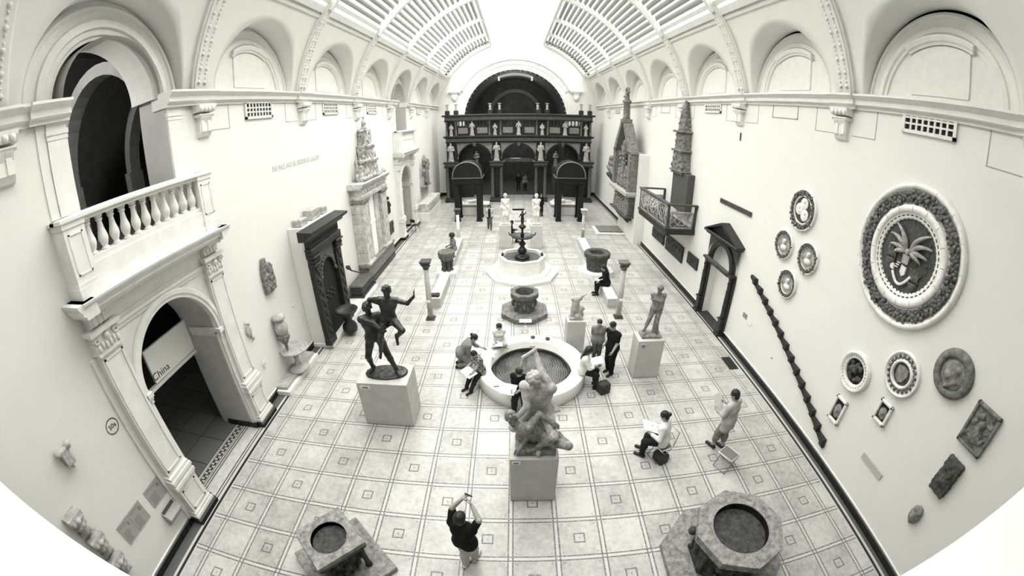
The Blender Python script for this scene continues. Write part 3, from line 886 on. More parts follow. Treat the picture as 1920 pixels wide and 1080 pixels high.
# ------------------------------------------------------------------ carved pieces fixed on the left wall
M_frag = stone('carved_grey_stone', .06, .30, 9, .75, .5, fine=28)
M_pale = stone('pale_carved_stone', .26, .48, 7, .7, .4, fine=24)
def relief(name, label, cat, loc, V, F, mat, rz=0):
    o = mesh_obj(name, [(V, F)], mat); o.location = loc; o.rotation_euler.z = rz
    return tag(o, label, cat)
# pointed fragment (local: x out of wall, y along wall, z up)
s = SDF(.03)
s.box((.05, -.12, 0), (.05, .12, .5), r=.02); s.box((.05, .12, -.08), (.05, .14, .4), r=.02)
s.cone((.08, -.1, .45), (.08, -.2, -.45), .05); s.cone((.1, .02, .3), (.1, .06, -.45), .06); s.cone((.1, .2, .1), (.1, .25, -.3), .05)
for i in range(14): s.ball((.12, random.uniform(-.2, .28), random.uniform(-.45, .3)), random.uniform(.03, .06))
s.plane((0, .05, .48), (0, .75, .66)); s.plane((0, -.2, .3), (0, -.9, .3)); s.plane((.0, 0, 0), (-1, 0, 0))
relief('carved_fragment', 'pointed carved stone fragment high on the left wall above the urn', 'carving', (XL, 4.2, 3.38), *s.mesh(.02, noise=.012, nscale=14), M_frag)
# urn on its bracket
r = thing('bracketed_urn', 'pale marble urn with dark carved foot bracketed to the left wall above a basin', 'urn', (XL, 4.0, 1.0))
MB().lathe([(.02, .55), (.14, .56), (.2, .68), (.21, .78), (.19, .9), (.12, 1.0), (.11, 1.05), (.2, 1.08), (.21, 1.13), (.16, 1.2), (.05, 1.24)], (.21, 0, 0), 20).build('vessel', M_pale, r)
mb = MB(); mb.lathe([(.03, 0), (.05, .1), (.05, .2), (.09, .26), (.14, .36), (.19, .45), (.2, .52), (.17, .57)], (.21, 0, 0), 16)
for i in range(8): mb.ball((.21 + .16 * math.cos(i * PI / 4), .16 * math.sin(i * PI / 4), .45), .05, 6, 5)
mb.build('carved_foot', M_frag, r)
MB().box(0, .25, -.06, .06, .5, .58).build('bracket', M_pale, r)
r = thing('pedestal_basin', 'half-round stone basin on a baluster foot under the wall urn', 'basin', (XL + .14, 4.12, .264))
MB().lathe([(.05, .60), (.3, .64), (.45, .70), (.47, .76), (.43, .76), (.38, .72), (.05, .68)], (.22, .0, 0), 28).build('bowl', M_pale, r)
MB().lathe([(.34, 0), (.34, .05), (.22, .09), (.10, .2), (.07, .35), (.11, .5), (.09, .6), (.05, .62)], (.22, 0, 0), 20).build('foot', M_pale, r)
r = thing('stepped_plinth', 'low white two-step plinth under the pedestal basin on the left', 'plinth', (XL, 4.1, 0))
MB().bbox(0.0, .52, -1.06, 1.06, 0, .16, .01).build('lower_step', M_marb, r)
MB().bbox(.0, .40, -.98, 1.0, .16, .26, .01).build('upper_step', M_pale, r)
o = mesh_obj('wall_ornament', [SDF(.02).ell((.04, 0, 0), (.06, .11, .16)).ball((.06, .05, .2), .045).ball((.05, -.06, .26), .035).ball((.05, .1, -.24), .04).cone((.03, .05, -.1), (.03, .1, -.3), .025).mesh(.014)], M_pale)
o.location = (XL, 2.76, 2.36); tag(o, 'small pale carved mask ornament on the wall right of the near doorway', 'carving')
mb = MB(); mb.tube([(.0, 0, .1), (.06, 0, .1), (.06, 0, -.12), (.0, 0, -.12)], .012, 6); mb.tube([(0, .08, .06), (.05, .08, .06), (.05, .1, -.06)], .01, 6); mb.box(0, .012, -.05, .13, -.02, .02)
o = mb.build('wall_hook', M_trim); o.location = (XL, 2.9, 1.2); tag(o, 'small white metal hook low on the wall right of the near doorway', 'hook')
mb = MB(); mb.tube([(.0, 0, .06), (.05, 0, .06), (.05, .02, -.06), (.0, .02, -.06)], .012, 6); mb.box(0, .012, -.03, .05, -.07, -.03)
o = mb.build('wall_hook', M_trim); o.location = (XL, 5.55, 1.2); tag(o, 'small white metal hook on the wall beside the dark carved portal', 'hook')
# horned bracket
s = SDF(.025).box((.07, 0, 0), (.06, .08, .14), r=.02).cone((.08, -.13, .16), (.08, .0, .1), .06).cone((.08, .14, .16), (.08, 0, .1), .06).ball((.12, -.13, .15), .06).ball((.12, .13, .15), .06).cone((.06, 0, -.1), (.03, .02, -.28), .05, .012)
relief('carved_bracket', 'small stone bracket with two scrolls high on the wall left of the near doorway', 'carving', (XL, -3.08, 3.38), *s.mesh(.013, noise=.006, nscale=20), M_pale)
# three label boards and the sloping reading panel
M_label = stone('grey_label_board', .30, .36, 12, .6, .02)
def textlines(mb, y0, y1, z0, z1, n, x=.012):
    for i in range(n):
        zz = z1 - (z1 - z0) * (i + .5) / n; L = (y1 - y0) * random.uniform(.75, 1.0)
        mb.box(x, x + .001, y0, y0 + L, zz - (z1 - z0) / n * .22, zz + (z1 - z0) / n * .22)
M_tl = plain('label_print', .2)
for yc, zc, w, h, lb in ((-1.98, 1.355, .5, .47, 'square grey text board right of the pair, next to the near doorway'), (-2.62, 1.355, .40, .5, 'narrow grey text board in the middle of three by the near doorway'), (-3.01, 1.365, .36, .5, 'grey text board farthest from the near doorway')):
    r = thing('text_board', lb, 'label', (XL, yc, zc))
    MB().bbox(0, .012, -w / 2, w / 2, -h / 2, h / 2, .003).build('board', M_label, r)
    mb = MB(); textlines(mb, -w * .4, w * .1, -h * .42, h * .1, 12); mb.box(.012, .013, w * .2, w * .36, h * .1, h * .3); textlines(mb, -w * .4, w * .3, h * .3, h * .42, 2); mb.build('print', M_tl, r)
r = thing('reading_panel', 'sloping grey reading panel with dark top, on the wall below the text boards', 'label', (XL, -1.98, .72))
mb = MB(); mb.prism([(0, -.2), (.05, -.2), (.22, .0), (.22, .04), (.0, .18)], 'y', -.22, .22); mb.build('panel', M_label, r)
MB().add([(.005, -.2, .184), (.07, -.2, .142), (.07, .2, .142), (.005, .2, .184)], [(0, 1, 2, 3)]).build('dark_strip', M_ink, r)
# three carved capitals on wall brackets
for i, (yc, zc) in enumerate(((-3.70, 2.45), (-3.66, 1.82), (-3.66, 1.22))):
    s = SDF(.025).box((.12, 0, .16), (.12, .17, .04), r=.01).cone((.12, 0, -.2), (.12, 0, .1), .09, .14)
    for q in range(5):
        a = -PI / 2 + PI * q / 4; s.ball((.12 + .13 * math.cos(a), .14 * math.sin(a), .08), .06); s.ball((.12 + .1 * math.cos(a + .3), .11 * math.sin(a + .3), -.06), .05)
    s.box((.06, 0, -.27), (.06, .12, .05), r=.01)
    o = relief('carved_capital', ('uppermost', 'middle', 'lowest')[i] + ' of three pale carved capitals mounted one above another by the white parapet', 'capital', (XL, yc, zc), *s.mesh(.014, noise=.006, nscale=20), M_pale)
    o['group'] = 'carved capitals on the left wall'
# ------------------------------------------------------------------ right wall (local x points out of the wall, y to the viewer's right)
def onR(y, z): return (XR, y, z)
M_glaze = stone('white_glazed_terracotta', .62, .80, 6, .35, .08, spec=.45)
M_wreath = stone('dark_leaf_glaze', .02, .17, 14, .4, .5, fine=40, spec=.4)
M_fig = stone('grey_figure_relief', .18, .45, 8, .5, .2, spec=.3)
M_darkg = stone('dark_ground_glaze', .03, .09, 10, .4, .2, spec=.4)
M_wood = stone('dark_carved_wood', .010, .035, 9, .45, .35, fine=30, spec=.35)
M_wood2 = stone('brown_grey_wood', .025, .09, 9, .5, .3, fine=30)
M_stone = stone('weathered_grey_stone', .07, .25, 8, .8, .5, fine=30)
M_stoned = stone('dark_weathered_stone', .025, .11, 8, .8, .6, fine=26)
M_terra = stone('grey_terracotta', .12, .30, 8, .6, .3)

def leafring(mb, r0, r1, n, size, x=.06, rows=2, seed=1, flat=.7):
    rnd = random.Random(seed)
    for i in range(n):
        for q in range(rows):
            a = 2 * PI * (i + .5 * (q % 2) + rnd.uniform(-.2, .2)) / n
            r = r0 + (r1 - r0) * ((q + .5) / rows + rnd.uniform(-.12, .12))
            s = size * rnd.uniform(.7, 1.25)
            R = Matrix.Rotation(a + rnd.uniform(-.8, .8), 3, 'X')
            c = Vector((x + rnd.uniform(-.01, .02), r * math.cos(a), r * math.sin(a)))
            vs = []; 
            if rnd.random() < .35: mb.ball(c, s * .7, 7, 5, (flat * 1.3, 1, 1)); continue
            L = [(0, -1.2, 0), (.35, -.5, .5), (.5, .1, .62), (.25, .8, .4), (.0, 1.35, 0), (.25, .8, -.4), (.5, .1, -.62), (.35, -.5, -.5), (.75, 0, 0)]
            vs = [tuple(c + R @ Vector((p[0] * s * flat, p[1] * s, p[2] * s))) for p in L]
            mb.add(vs, [(i_, (i_ + 1) % 8, 8) for i_ in range(8)], False)
def ring(mb, prof, n=48):
    mb.sweep(prof, [((0, 0, 0), (0, math.cos(2 * PI * i / n), math.sin(2 * PI * i / n)), (1, 0, 0)) for i in range(n)], True, True)
def disc(mb, r, x, n=40):
    mb.add([(x, r * math.cos(2 * PI * i / n), r * math.sin(2 * PI * i / n)) for i in range(n)], [tuple(range(n))])

# the big wreathed coat-of-arms roundel
r = thing('wreathed_roundel', 'huge round relief with winged arms inside a dark fruit wreath, largest on the right wall', 'roundel', onR(.10, 5.49), PI)
mb = MB(); ring(mb, [(1.0, 0), (1.0, .05), (1.30, .05), (1.32, .10), (1.37, .12), (1.41, .10), (1.43, .06), (1.43, 0)], 72)
for i in range(16):
    a = 2 * PI * (i + .3) / 16; c, s_ = math.cos(a), math.sin(a)
mb.build('outer_rim', M_glaze, r)
mb = MB()
for i in range(16):
    a = 2 * PI * (i + .3) / 16; c, s_ = math.cos(a), math.sin(a)
    for q0, q1, xx in ((1.32, 1.405, .114), (.88, .985, .128)):
        w = .006
        mb.add([(xx, q0 * c + w * s_, q0 * s_ - w * c), (xx, q0 * c - w * s_, q0 * s_ + w * c), (xx, q1 * c - w * s_, q1 * s_ + w * c), (xx, q1 * c + w * s_, q1 * s_ - w * c)], [(0, 1, 2, 3)])
mb.build('joint_lines', plain('roundel_joint', .25), r)
mb = MB(); leafring(mb, 1.05, 1.26, 64, .066, .085, 4, 5); mb.build('wreath', M_wreath, r)
mb = MB(); ring(mb, [(1.05, .04), (1.05, .058), (1.27, .058), (1.27, .04)], 72); mb.build('wreath_ground', M_wreath, r)
mb = MB(); ring(mb, [(.72, 0), (.72, .06), (.76, .085), (.84, .085), (.86, .10), (.87, .125), (.98, .125), (1.0, .09), (1.02, .05)], 72); mb.build('inner_rim', M_glaze, r)
mb = MB()
for i in range(44):
    a = 2 * PI * i / 44; da = .045
    mb.add([(.088, q * math.cos(b), q * math.sin(b)) for q, b in ((.785, a - da), (.785, a + da), (.812, a + da), (.812, a - da))], [(0, 1, 2, 3)])
    mb.ball((.06, .725 * math.cos(a), .725 * math.sin(a)), .022, 5, 4)
mb.build('dash_band', M_darkg, r)
mb = MB(); disc(mb, .74, .03, 48); mb.build('ground', M_darkg, r)
mb = MB()                                                # wings: ribs fanning from the helmet
for sgn in (-1, 1):
    for q, (a, L) in enumerate(((58, .62), (34, .56), (12, .46), (-10, .34))):
        pts = []
        for j in range(9):
            t_ = j / 8; b = math.radians(a + 34 * (1 - t_) * (1 if q < 2 else .6) - 10)
            pts.append((.06 + .05 * math.sin(PI * t_), sgn * (.05 + L * t_ * math.cos(b)), .08 + L * t_ * math.sin(b)))
        mb.tube(pts, [.052 * (1 - .8 * abs(j - 3) / 5) * (1 if j < 4 else 1) + .008 for j in range(9)], 6)
mb.ball((.07, 0, .08), .07, 10, 8); mb.ball((.09, -.05, .14), .022, 6, 5); mb.ball((.09, .06, .14), .022, 6, 5)
mb.prism([(-.09, .02), (.09, .02), (.08, -.16), (-.08, -.16)], 'x', .03, .10)
mb.build('winged_crest', M_fig, r)
mb = MB(); mb.prism([(-.06, -.20), (.07, -.22), (.07, -.36), (.0, -.42), (-.07, -.34)], 'x', .03, .085)
for i in range(3): mb.box(.04, .075, -.20 - .02 * i, -.12 - .02 * i, -.20 - .05 * i, -.18 - .05 * i)
mb.prism([(-.36, -.24), (-.26, -.26), (-.25, -.38), (-.35, -.36)], 'x', .03, .08)
mb.tube([(.07, -.26 + .5 * j / 12, -.40 - .22 * math.sin(PI * j / 12) + .06 * j / 12) for j in range(13)], .032, 6)
mb.build('shield_and_ribbon', M_glaze, r)
mb = MB()
for yy, zz in ((-.40, -.20), (.32, -.46)):
    mb.lathe([(.02, -.14), (.09, -.08), (.13, 0), (.12, .03)], (.05, yy, zz), 14, sx=.5)
    for j in range(16):
        rnd = random.Random(j + int(yy * 100)); ph = rnd.uniform(0, 6)
        x0 = yy + rnd.uniform(-.10, .10)
        mb.tube([(.06, x0 + .03 * math.sin(ph + q * 1.3) + (x0 - yy) * .1 * q, zz + .03 + .05 * q + rnd.uniform(0, .02)) for q in range(6)], [.018, .02, .018, .014, .009, .004], 5)
for j in range(60):
    rnd = random.Random(j + 500); a = rnd.uniform(0, 2 * PI); q = rnd.uniform(.2, .66)
    y0, z0 = q * math.cos(a), q * math.sin(a)
    if abs(y0) < .25: continue
    mb.tube([(.035, y0, z0), (.042, y0 + .02, z0 + .05), (.035, y0 + .005, z0 + .1)], [.004, .012, .003], 5)
mb.build('flaming_braziers', M_wreath, r)

def bust_shape(mb, c, s):
    y, z = c
    mb.ball((.04, y, z + .10 * s), .085 * s, 12, 8, (.9, .85, 1.1)); mb.ball((.03, y, z - .1 * s), .15 * s, 12, 8, (.5, 1.1, .7)); mb.ball((.03, y, z + .0 * s), .05 * s, 8, 6); mb.ball((.05, y + .02 * s, z + .15 * s), .085 * s, 10, 6, (.8, 1, .7))
def medallion(y, z, R, label, kind, seed):
    r = thing('roundel', label, 'roundel', onR(y, z), PI, 'glazed roundels on the right wall')
    mb = MB(); ring(mb, [(R * .70, 0), (R * .70, .05), (R * .93, .05), (R * .95, .09), (R, .08), (R, 0)]); mb.build('rim', M_glaze, r)
    mb = MB(); leafring(mb, R * .72, R * .93, 24, R * .12, .065, 2, seed); ring(mb, [(R * .72, .045), (R * .72, .056), (R * .92, .056), (R * .92, .045)]); mb.build('wreath', M_wreath, r)
    if kind == 'bust':
        mb = MB(); disc(mb, R * .71, .02); mb.build('ground', M_fig, r)
        mb = MB(); bust_shape(mb, (0, 0), R * 2.0); mb.build('bust', M_glaze, r)
    else:
        mb = MB(); disc(mb, R * .71, .02); mb.build('ground', M_darkg, r)
        mb = MB(); ring(mb, [(R * .64, .01), (R * .64, .06), (R * .70, .06), (R * .70, .01)]); mb.build('inner_rim', M_glaze, r)
        for py, pz in ((.05, .30), (-.26, .0), (.18, -.22)):
            mb = MB(); mb.lathe([(.02, .02), (R * .27, .02), (R * .29, .05), (R * .25, .06), (.02, .045)], (0, 0, 0), 20)
            # lathe is about z: turn it to face out of the wall
            mb.v = [(v[2], v[0] + py * R, v[1] + pz * R) for v in mb.v]
            bust_shape(mb, (py * R, pz * R), R * .8); mb.build('bust_tondo', M_glaze, r)
medallion(3.74, 5.42, .56, 'round relief with three small busts, topmost of the group beside the huge roundel', 'tri', 11)
medallion(4.26, 4.28, .42, 'bust roundel in a dark wreath, left one of the middle pair below the three-bust roundel', 'bust', 12)
medallion(3.13, 4.28, .42, 'bust roundel in a dark wreath, right one of the middle pair, nearer the huge roundel', 'bust', 13)
medallion(3.71, 3.31, .41, 'bust roundel in a dark wreath, lowest of the group, just above the sawtooth stringer', 'bust', 14)
# three lower roundels
r = thing('roundel', 'round relief with blackened tracery centre, left one of the row below the huge roundel', 'roundel', onR(.36, 2.65), PI)
mb = MB(); ring(mb, [(.30, 0), (.30, .08), (.33, .10), (.41, .09), (.43, .13), (.46, .12), (.48, .06), (.48, 0)]); mb.build('rim', M_glaze, r)
mb = MB()
for i in range(30): a = 2 * PI * i / 30; mb.ball((.095, .37 * math.cos(a), .37 * math.sin(a)), .016, 5, 4)
mb.build('bead_ring', M_terra, r)
mb = MB(); disc(mb, .31, .02); mb.build('ground', M_hole, r)
s = SDF(.03)
for i in range(26):
    rnd = random.Random(i); a = rnd.uniform(0, 6.3); q = rnd.uniform(0, .24); s.ball((.05, q * math.cos(a), q * math.sin(a)), rnd.uniform(.03, .06))
V, F = s.mesh(.016); mesh_obj('tracery', [(V, F)], M_stoned, r)
r = thing('roundel', 'round relief with grey shield inside rosette wreath, middle of the row below the huge roundel', 'roundel', onR(-.81, 3.37), PI)
mb = MB(); ring(mb, [(.24, 0), (.24, .08), (.27, .10), (.30, .08), (.30, .05), (.42, .05), (.43, .09), (.47, .09), (.48, 0)]); mb.build('rim', M_glaze, r)
mb = MB()
for i in range(20): a = 2 * PI * i / 20; mb.ball((.06, .36 * math.cos(a), .36 * math.sin(a)), .04, 7, 5, (.8, 1, 1)); mb.ball((.06, .325 * math.cos(a + .15), .325 * math.sin(a + .15)), .02, 5, 4)
mb.build('rosette_wreath', M_wreath, r)
mb = MB(); disc(mb, .25, .02); mb.build('ground', M_darkg, r)
MB().prism([(-.15, .14), (-.02, .18), (.13, .15), (.15, .02), (.08, -.14), (-.02, -.19), (-.13, -.10)], 'x', .02, .07).build('shield', M_terra, r)
r = thing('roundel', 'chipped grey round stone relief, right one of the row below the huge roundel', 'roundel', onR(-1.87, 4.07), PI)
mb = MB(); ring(mb, [(.30, .03), (.30, .10), (.35, .12), (.44, .10), (.46, .05), (.46, 0)]); mb.build('rim', M_stone, r)
mesh_obj('relief_face', [SDF(.04).ell((.03, 0, 0), (.06, .31, .31)).ell((.08, -.04, .05), (.06, .15, .2)).ball((.1, -.08, -.05), .08).cone((.1, .12, -.1), (.09, -.05, -.26), .04).ball((.1, .1, .12), .06).mesh(.016, noise=.008, nscale=16)], M_terra, r)

def framed(y, z, w, h, label, seed):
    r = thing('framed_relief', label, 'relief', onR(y, z), PI)
    mb = MB(); f = .07
    for a, b, c, d in ((-w / 2, w / 2, -h / 2, -h / 2 + f), (-w / 2, w / 2, h / 2 - f, h / 2), (-w / 2, -w / 2 + f, -h / 2, h / 2), (w / 2 - f, w / 2, -h / 2, h / 2)): mb.bbox(0, .08, a, b, c, d, .015)
    mb.build('frame', M_glaze, r)
    mb = MB(); mb.box(0, .02, -w / 2 + f, w / 2 - f, -h / 2 + f, h / 2 - f); mb.build('ground', M_hole, r)
    mesh_obj('shield', [SDF(.02).ell((.02, 0, -.03), (.05, (w - 2 * f) * .45, (h - 2 * f) * .36)).ball((.05, .02, 0), .05).cone((.05, -.05, -.1), (.05, .05, .05), .025).mesh(.012)], M_terra, r)
framed(.35, 1.55, .42, .68, 'small upright framed relief, lower left of the two under the row of roundels', 1)
framed(-.82, 2.41, .40, .53, 'small framed relief with dark ground, right of the two under the row of roundels', 2)
r = thing('framed_relief', 'large upright framed stone relief with dark carving, lower right near the parapet', 'relief', onR(-2.89, 3.63), PI)
mb = MB(); w, h, f = .60, .83, .06
for a, b, c, d in ((-w / 2, w / 2, -h / 2, -h / 2 + f), (-w / 2, w / 2, h / 2 - f, h / 2), (-w / 2, -w / 2 + f, -h / 2, h / 2), (w / 2 - f, w / 2, -h / 2, h / 2)): mb.bbox(0, .09, a, b, c, d, .015)
mb.build('frame', M_stone, r)
s = SDF(.025).box((.02, 0, 0), (.02, .25, .37), r=.005).ell((.06, 0, -.14), (.05, .13, .16)).ball((.08, .02, .1), .08).ball((.07, -.06, .22), .06)
for i in range(30):
    rnd = random.Random(i + 40); s.ball((.045, rnd.choice((-1, 1)) * rnd.uniform(.12, .22), rnd.uniform(-.33, .33)), rnd.uniform(.02, .04))
mesh_obj('carving', [s.mesh(.012, noise=.005, nscale=22)], M_stone, r)
s = SDF(.04).box((.05, 0, 0), (.05, .17, .36), r=.03).ell((.08, -.03, -.14), (.09, .17, .2)).ball((.1, .06, .12), .1).ball((.1, -.08, .2), .08).ball((.12, -.02, -.12), .07)
o = relief('stone_fragment', 'rough dark oblong stone fragment with carved boss below the large framed relief', 'carving', onR(-2.89, 2.53), *s.mesh(.016, noise=.016, nscale=13), M_stoned, PI)
s = SDF(.03).ell((.05, 0, 0), (.08, .15, .23)).ball((.1, -.04, .14), .06).ball((.1, .06, .12), .06).ball((.11, 0, .05), .06).cone((.08, 0, -.02), (.06, 0, -.2), .08, .04)
o = relief('carved_shield', 'small grey carved shield-shaped bracket, lowest carving on the right wall', 'carving', onR(-2.87, 1.45), *s.mesh(.013, noise=.008, nscale=18), M_terra, PI)
r = thing('text_label', 'long narrow white label strip low on the right wall below the small framed reliefs', 'label', onR(-1.29, 1.27), PI)
MB().bbox(0, .03, -.37, .37, -.08, .08, .003).build('board', M_card if False else plain('grey_white_strip', .42), r)
mb = MB()
for i in range(6): mb.box(.012, .013, -.33 + .12 * i, -.25 + .12 * i, -.01 + .03 * (i % 2), .03 + .02 * (i % 2))
mb.build('print', plain('label_print_mid', .35), r)
r = thing('text_label', 'small label with bent metal bracket on the right wall near the dark wooden doorway', 'label', onR(5.25, 1.33), PI)
MB().bbox(0, .012, -.26, .0, .0, .16, .003).build('board', M_terra, r)
MB().tube([(.01, .02, .0), (.03, .2, -.02), (.03, .33, -.02), (.03, .36, .06)], .012, 6).build('bracket', M_trim, r)
o = MB().tube([(0, 0, 0), (.05, 0, 0), (.06, 0, -.08), (.03, 0, -.12)], .012, 6).build('wall_hook', M_trim); o.location = onR(9.0, 1.5); o.name = 'wall_hook'; o.rotation_euler.z = PI; tag(o, 'small pale hook on the right wall just beyond the dark wooden doorway', 'hook')
o = MB().lathe([(.001, 0), (.02, 0), (.02, .03), (.001, .03)], (0, 0, 0), 8).build('wall_stud', M_ink); o.location = onR(3.42, 1.02); o.rotation_euler = (0, -PI / 2, 0); tag(o, 'tiny dark stud on the right wall below the sawtooth stringer', 'stud')

o = MB().bbox(0, .04, -.02, .02, -.14, .14, .008).build('wall_hook', M_stoned); o.location = onR(7.55, 7.05); o.rotation_euler.z = PI; tag(o, 'tiny dark upright hook high on the right wall below the cornice bracket', 'hook')
# sawtooth stair stringer fixed aslant to the wall
A_ = Vector((0, 5.50, 2.74)); B_ = Vector((0, .18, .43)); n = 14
mb = MB(); poly = []
d_ = (B_ - A_) / n
top = []
for i in range(n):
    p = A_ + d_ * i; q = A_ + d_ * (i + 1)
    top += [(p.y, p.z + .02), (q.y + .08, q.z + .24), (q.y, q.z + .03)]
for i in range(n):
    p = A_ + d_ * i; q = A_ + d_ * (i + 1)
    mb.prism([(-(p.y - 2.84), p.z - .0), (-(q.y - 2.84), q.z), (-(q.y - 2.84), q.z + .05), (-(q.y + .04 - 2.84), q.z + .25), (-(q.y + .10 - 2.84), q.z + .25), (-(p.y - 2.84), p.z + .10)], 'x', 0, .09 + .0)
    mb.prism([(-(q.y + .02 - 2.84), q.z + .06), (-(q.y + .05 - 2.84), q.z + .26), (-(q.y + .11 - 2.84), q.z + .25), (-(q.y + .15 - 2.84), q.z + .08)], 'x', .09, .15)
o = mb.build('stair_stringer', M_wood); o.location = (XR, 2.84, 0); o.rotation_euler.z = PI
tag(o, 'dark sawtooth wooden stair stringer fixed aslant on the right wall', 'stringer')

o = MB().bbox(0, .05, -1.1, 1.1, -.08, .08, .01).build('carved_plank', M_wood2); o.location = onR(7.33, 4.62); o.rotation_euler.z = PI
tag(o, 'dark flat carved plank fixed level on the right wall above the wooden doorway', 'plank')

# dark wooden doorway with pediment
yc = RD[0]
r = thing('wooden_doorway', 'dark carved wooden doorway with pediment and arched head on the right wall', 'doorway', (XR, yc + .0, 0), PI)
r['kind'] = 'thing'
for s_ in (-1, 1):
    mb = MB(); y = s_ * 1.0
    mb.bbox(0, .30, y - .15, y + .15, 0, .1, .01); mb.bbox(0, .24, y - .12, y + .12, .1, .62, .02); mb.bbox(0, .28, y - .15, y + .15, .62, .68, .01)
    mb.lathe([(.10, .68), (.11, .74), (.085, .78), (.095, 1.2), (.08, 1.9), (.075, 2.2), (.1, 2.24), (.11, 2.3)], (.14, y, 0), 14)
    mb.bbox(0, .28, y - .14, y + .14, 2.3, 2.38, .01); mb.bbox(0, .1, y - .16, y + .16, 0, 2.3, .01)
    for k in range(5): mb.ball((.22, y, .85 + .3 * k), .035, 6, 5)
    mb.build('column', M_wood, r)
mb = MB(); n = 24; R_ = RD[1] - .02
mb.sweep([(R_ - .06, 0), (R_ - .06, .16), (R_ + .02, .2), (R_ + .14, .16), (R_ + .14, 0)], [((0, 0, RD[3] - .12), (0, math.cos(PI * i / n), math.sin(PI * i / n)), (1, 0, 0)) for i in range(n + 1)]); mb.build('arch_head', M_wood, r)
mb = MB()
for i in range(n):
    ya = -1.0 * math.cos(PI * i / n); yb = -1.0 * math.cos(PI * (i + 1) / n); za = RD[3] - .12 + math.sqrt(max(0, 1 - ya * ya)); zb = RD[3] - .12 + math.sqrt(max(0, 1 - yb * yb))
    mb.add([(.10, ya * 1.12, za * 1.0), (.10, yb * 1.12, zb), (.10, yb * 1.12, 3.45), (.10, ya * 1.12, 3.45)], [(0, 1, 2, 3)])
mb.bbox(0, .12, -1.14, 1.14, 3.3, 3.42, .01)
mb.build('spandrel', M_wood2, r)
mb = MB(); mb.bbox(.18, .30, -.92, .92, 2.26, 2.44, .02)
for k in range(12): mb.ball((.3, -.8 + .145 * k, 2.35), .06, 6, 5, (.6, 1, 1))
mb.build('carved_lintel', M_wood2, r)
mb = MB(); mb.bbox(0, .36, -1.28, 1.28, 3.36, 3.44, .02); mb.bbox(0, .28, -1.2, 1.2, 3.28, 3.36, .02)
mb.build('cornice', M_wood, r)
mb = MB(); mb.prism([(-1.2, 3.44), (1.2, 3.44), (0, 3.86)], 'x', 0, .14)
for s_ in (-1, 1): mb.prism([(s_ * 1.3, 3.44), (s_ * 1.18, 3.44), (0, 3.86), (0, 3.97)], 'x', 0, .34)
mb.build('pediment', M_wood, r)
MB().bbox(-.28, .2, -.84, .84, 0.0, .035, .005).build('threshold', M_wood, r)
struct(MB().box(XR + .1, XR + .28, RD[0] - RD[1] + .02, RD[0] + RD[1] - .02, 0, .01).build('floor_niche', M_wood))

# dark panels under the wooden gallery
for y0, y1, z0, z1, lb in ((13.5, 15.3, 1.12, 1.68, 'dark carved wooden panel under the wooden gallery, farthest of three'), (11.05, 13.2, 1.08, 1.84, 'dark carved wooden panel under the wooden gallery, largest and middle of three'), (9.45, 10.5, 1.36, 1.88, 'small dark carved wooden panel, nearest of three, short of the wooden gallery')):
    w, h = y1 - y0, z1 - z0
    r = thing('carved_relief', lb, 'panel', onR((y0 + y1) / 2, (z0 + z1) / 2), PI)
    MB().bbox(0, .09, -w / 2, w / 2, -h / 2, h / 2, .02).build('board', M_wood, r)
    mb = MB()
    for i in range(int(w * 14)):
        rnd = random.Random(i); mb.ball((.09, rnd.uniform(-w / 2 + .06, w / 2 - .06), rnd.uniform(-h / 2 + .06, h / 2 - .06)), rnd.uniform(.03, .06), 6, 4, (.5, 1, 1))
    mb.build('carving', M_wood, r)

# wooden gallery box (projecting balcony)
r = thing('wooden_gallery', 'projecting carved wooden balcony box high on the right wall', 'balcony', (XR, 12.25, 2.8), PI)
D_, H_ = 1.35, 1.95                    # depth, half length
MB().bbox(0, D_, -H_, H_, -.06, .06, .02).build('floor_boards', M_wood, r)
mb = MB()
for p in (-1, 1):
    for q in (.05, D_ - .05): mb.bbox(q - .05, q + .05, p * (H_ - .05) - .05, p * (H_ - .05) + .05, .06, 1.1, .01)
mb.build('posts', M_wood2, r)
mb = MB(); mb.bbox(D_ - .14, D_ + .05, -H_ - .05, H_ + .05, 1.1, 1.17, .015)
for p in (-1, 1): mb.bbox(0, D_ - .14, p * H_ - .09, p * H_ + .09, 1.1, 1.17, .015)
mb.build('handrail', M_wood2, r)
def fret(mb, P, w, h, seed):
    """open fretwork panel: frame plus interlaced bars. P maps (u,v,t) to local"""
    def bar(u0, v0, u1, v1, t=.02):
        mb.tube([P(u0, v0, 0), P(u1, v1, 0)], t, 4)
    for a in ((0, 0, w, 0), (w, 0, w, h), (w, h, 0, h), (0, h, 0, 0)): bar(*a, t=.045)
    n, m = max(3, int(w / .16)), max(4, int(h / .16))
    for i in range(n + 1):
        for j in range(m + 1):
            if i < n and j < m:
                u, v = w * i / n, h * j / m; du, dv = w / n, h / m
                if (i + j) % 2: bar(u, v, u + du, v + dv)
                else: bar(u + du, v, u, v + dv)
    c = [P(w / 2 + .3 * w * math.cos(2 * PI * k / 16), h / 2 + .3 * h * math.sin(2 * PI * k / 16), 0) for k in range(16)]
    mb.tube(c, .022, 4, True)
M_fret = stone('pale_worn_fretwork', .22, .42, 12, .6, .3)
for k, (a, b) in enumerate(((-1.82, -.66), (-.60, .60), (.66, 1.82))):
    mb = MB(); fret(mb, lambda u, v, t, a=a: (D_ - .05, a + u, .14 + v), b - a, .9, k); mb.build('front_fret_panel', M_fret, r)
for sgn in (-1, 1):
    mb = MB(); fret(mb, lambda u, v, t: (.16 + u, sgn * (H_ - .05), .12 + v), 1.02, .68, 5); mb.build('end_fret_panel', M_fret, r)
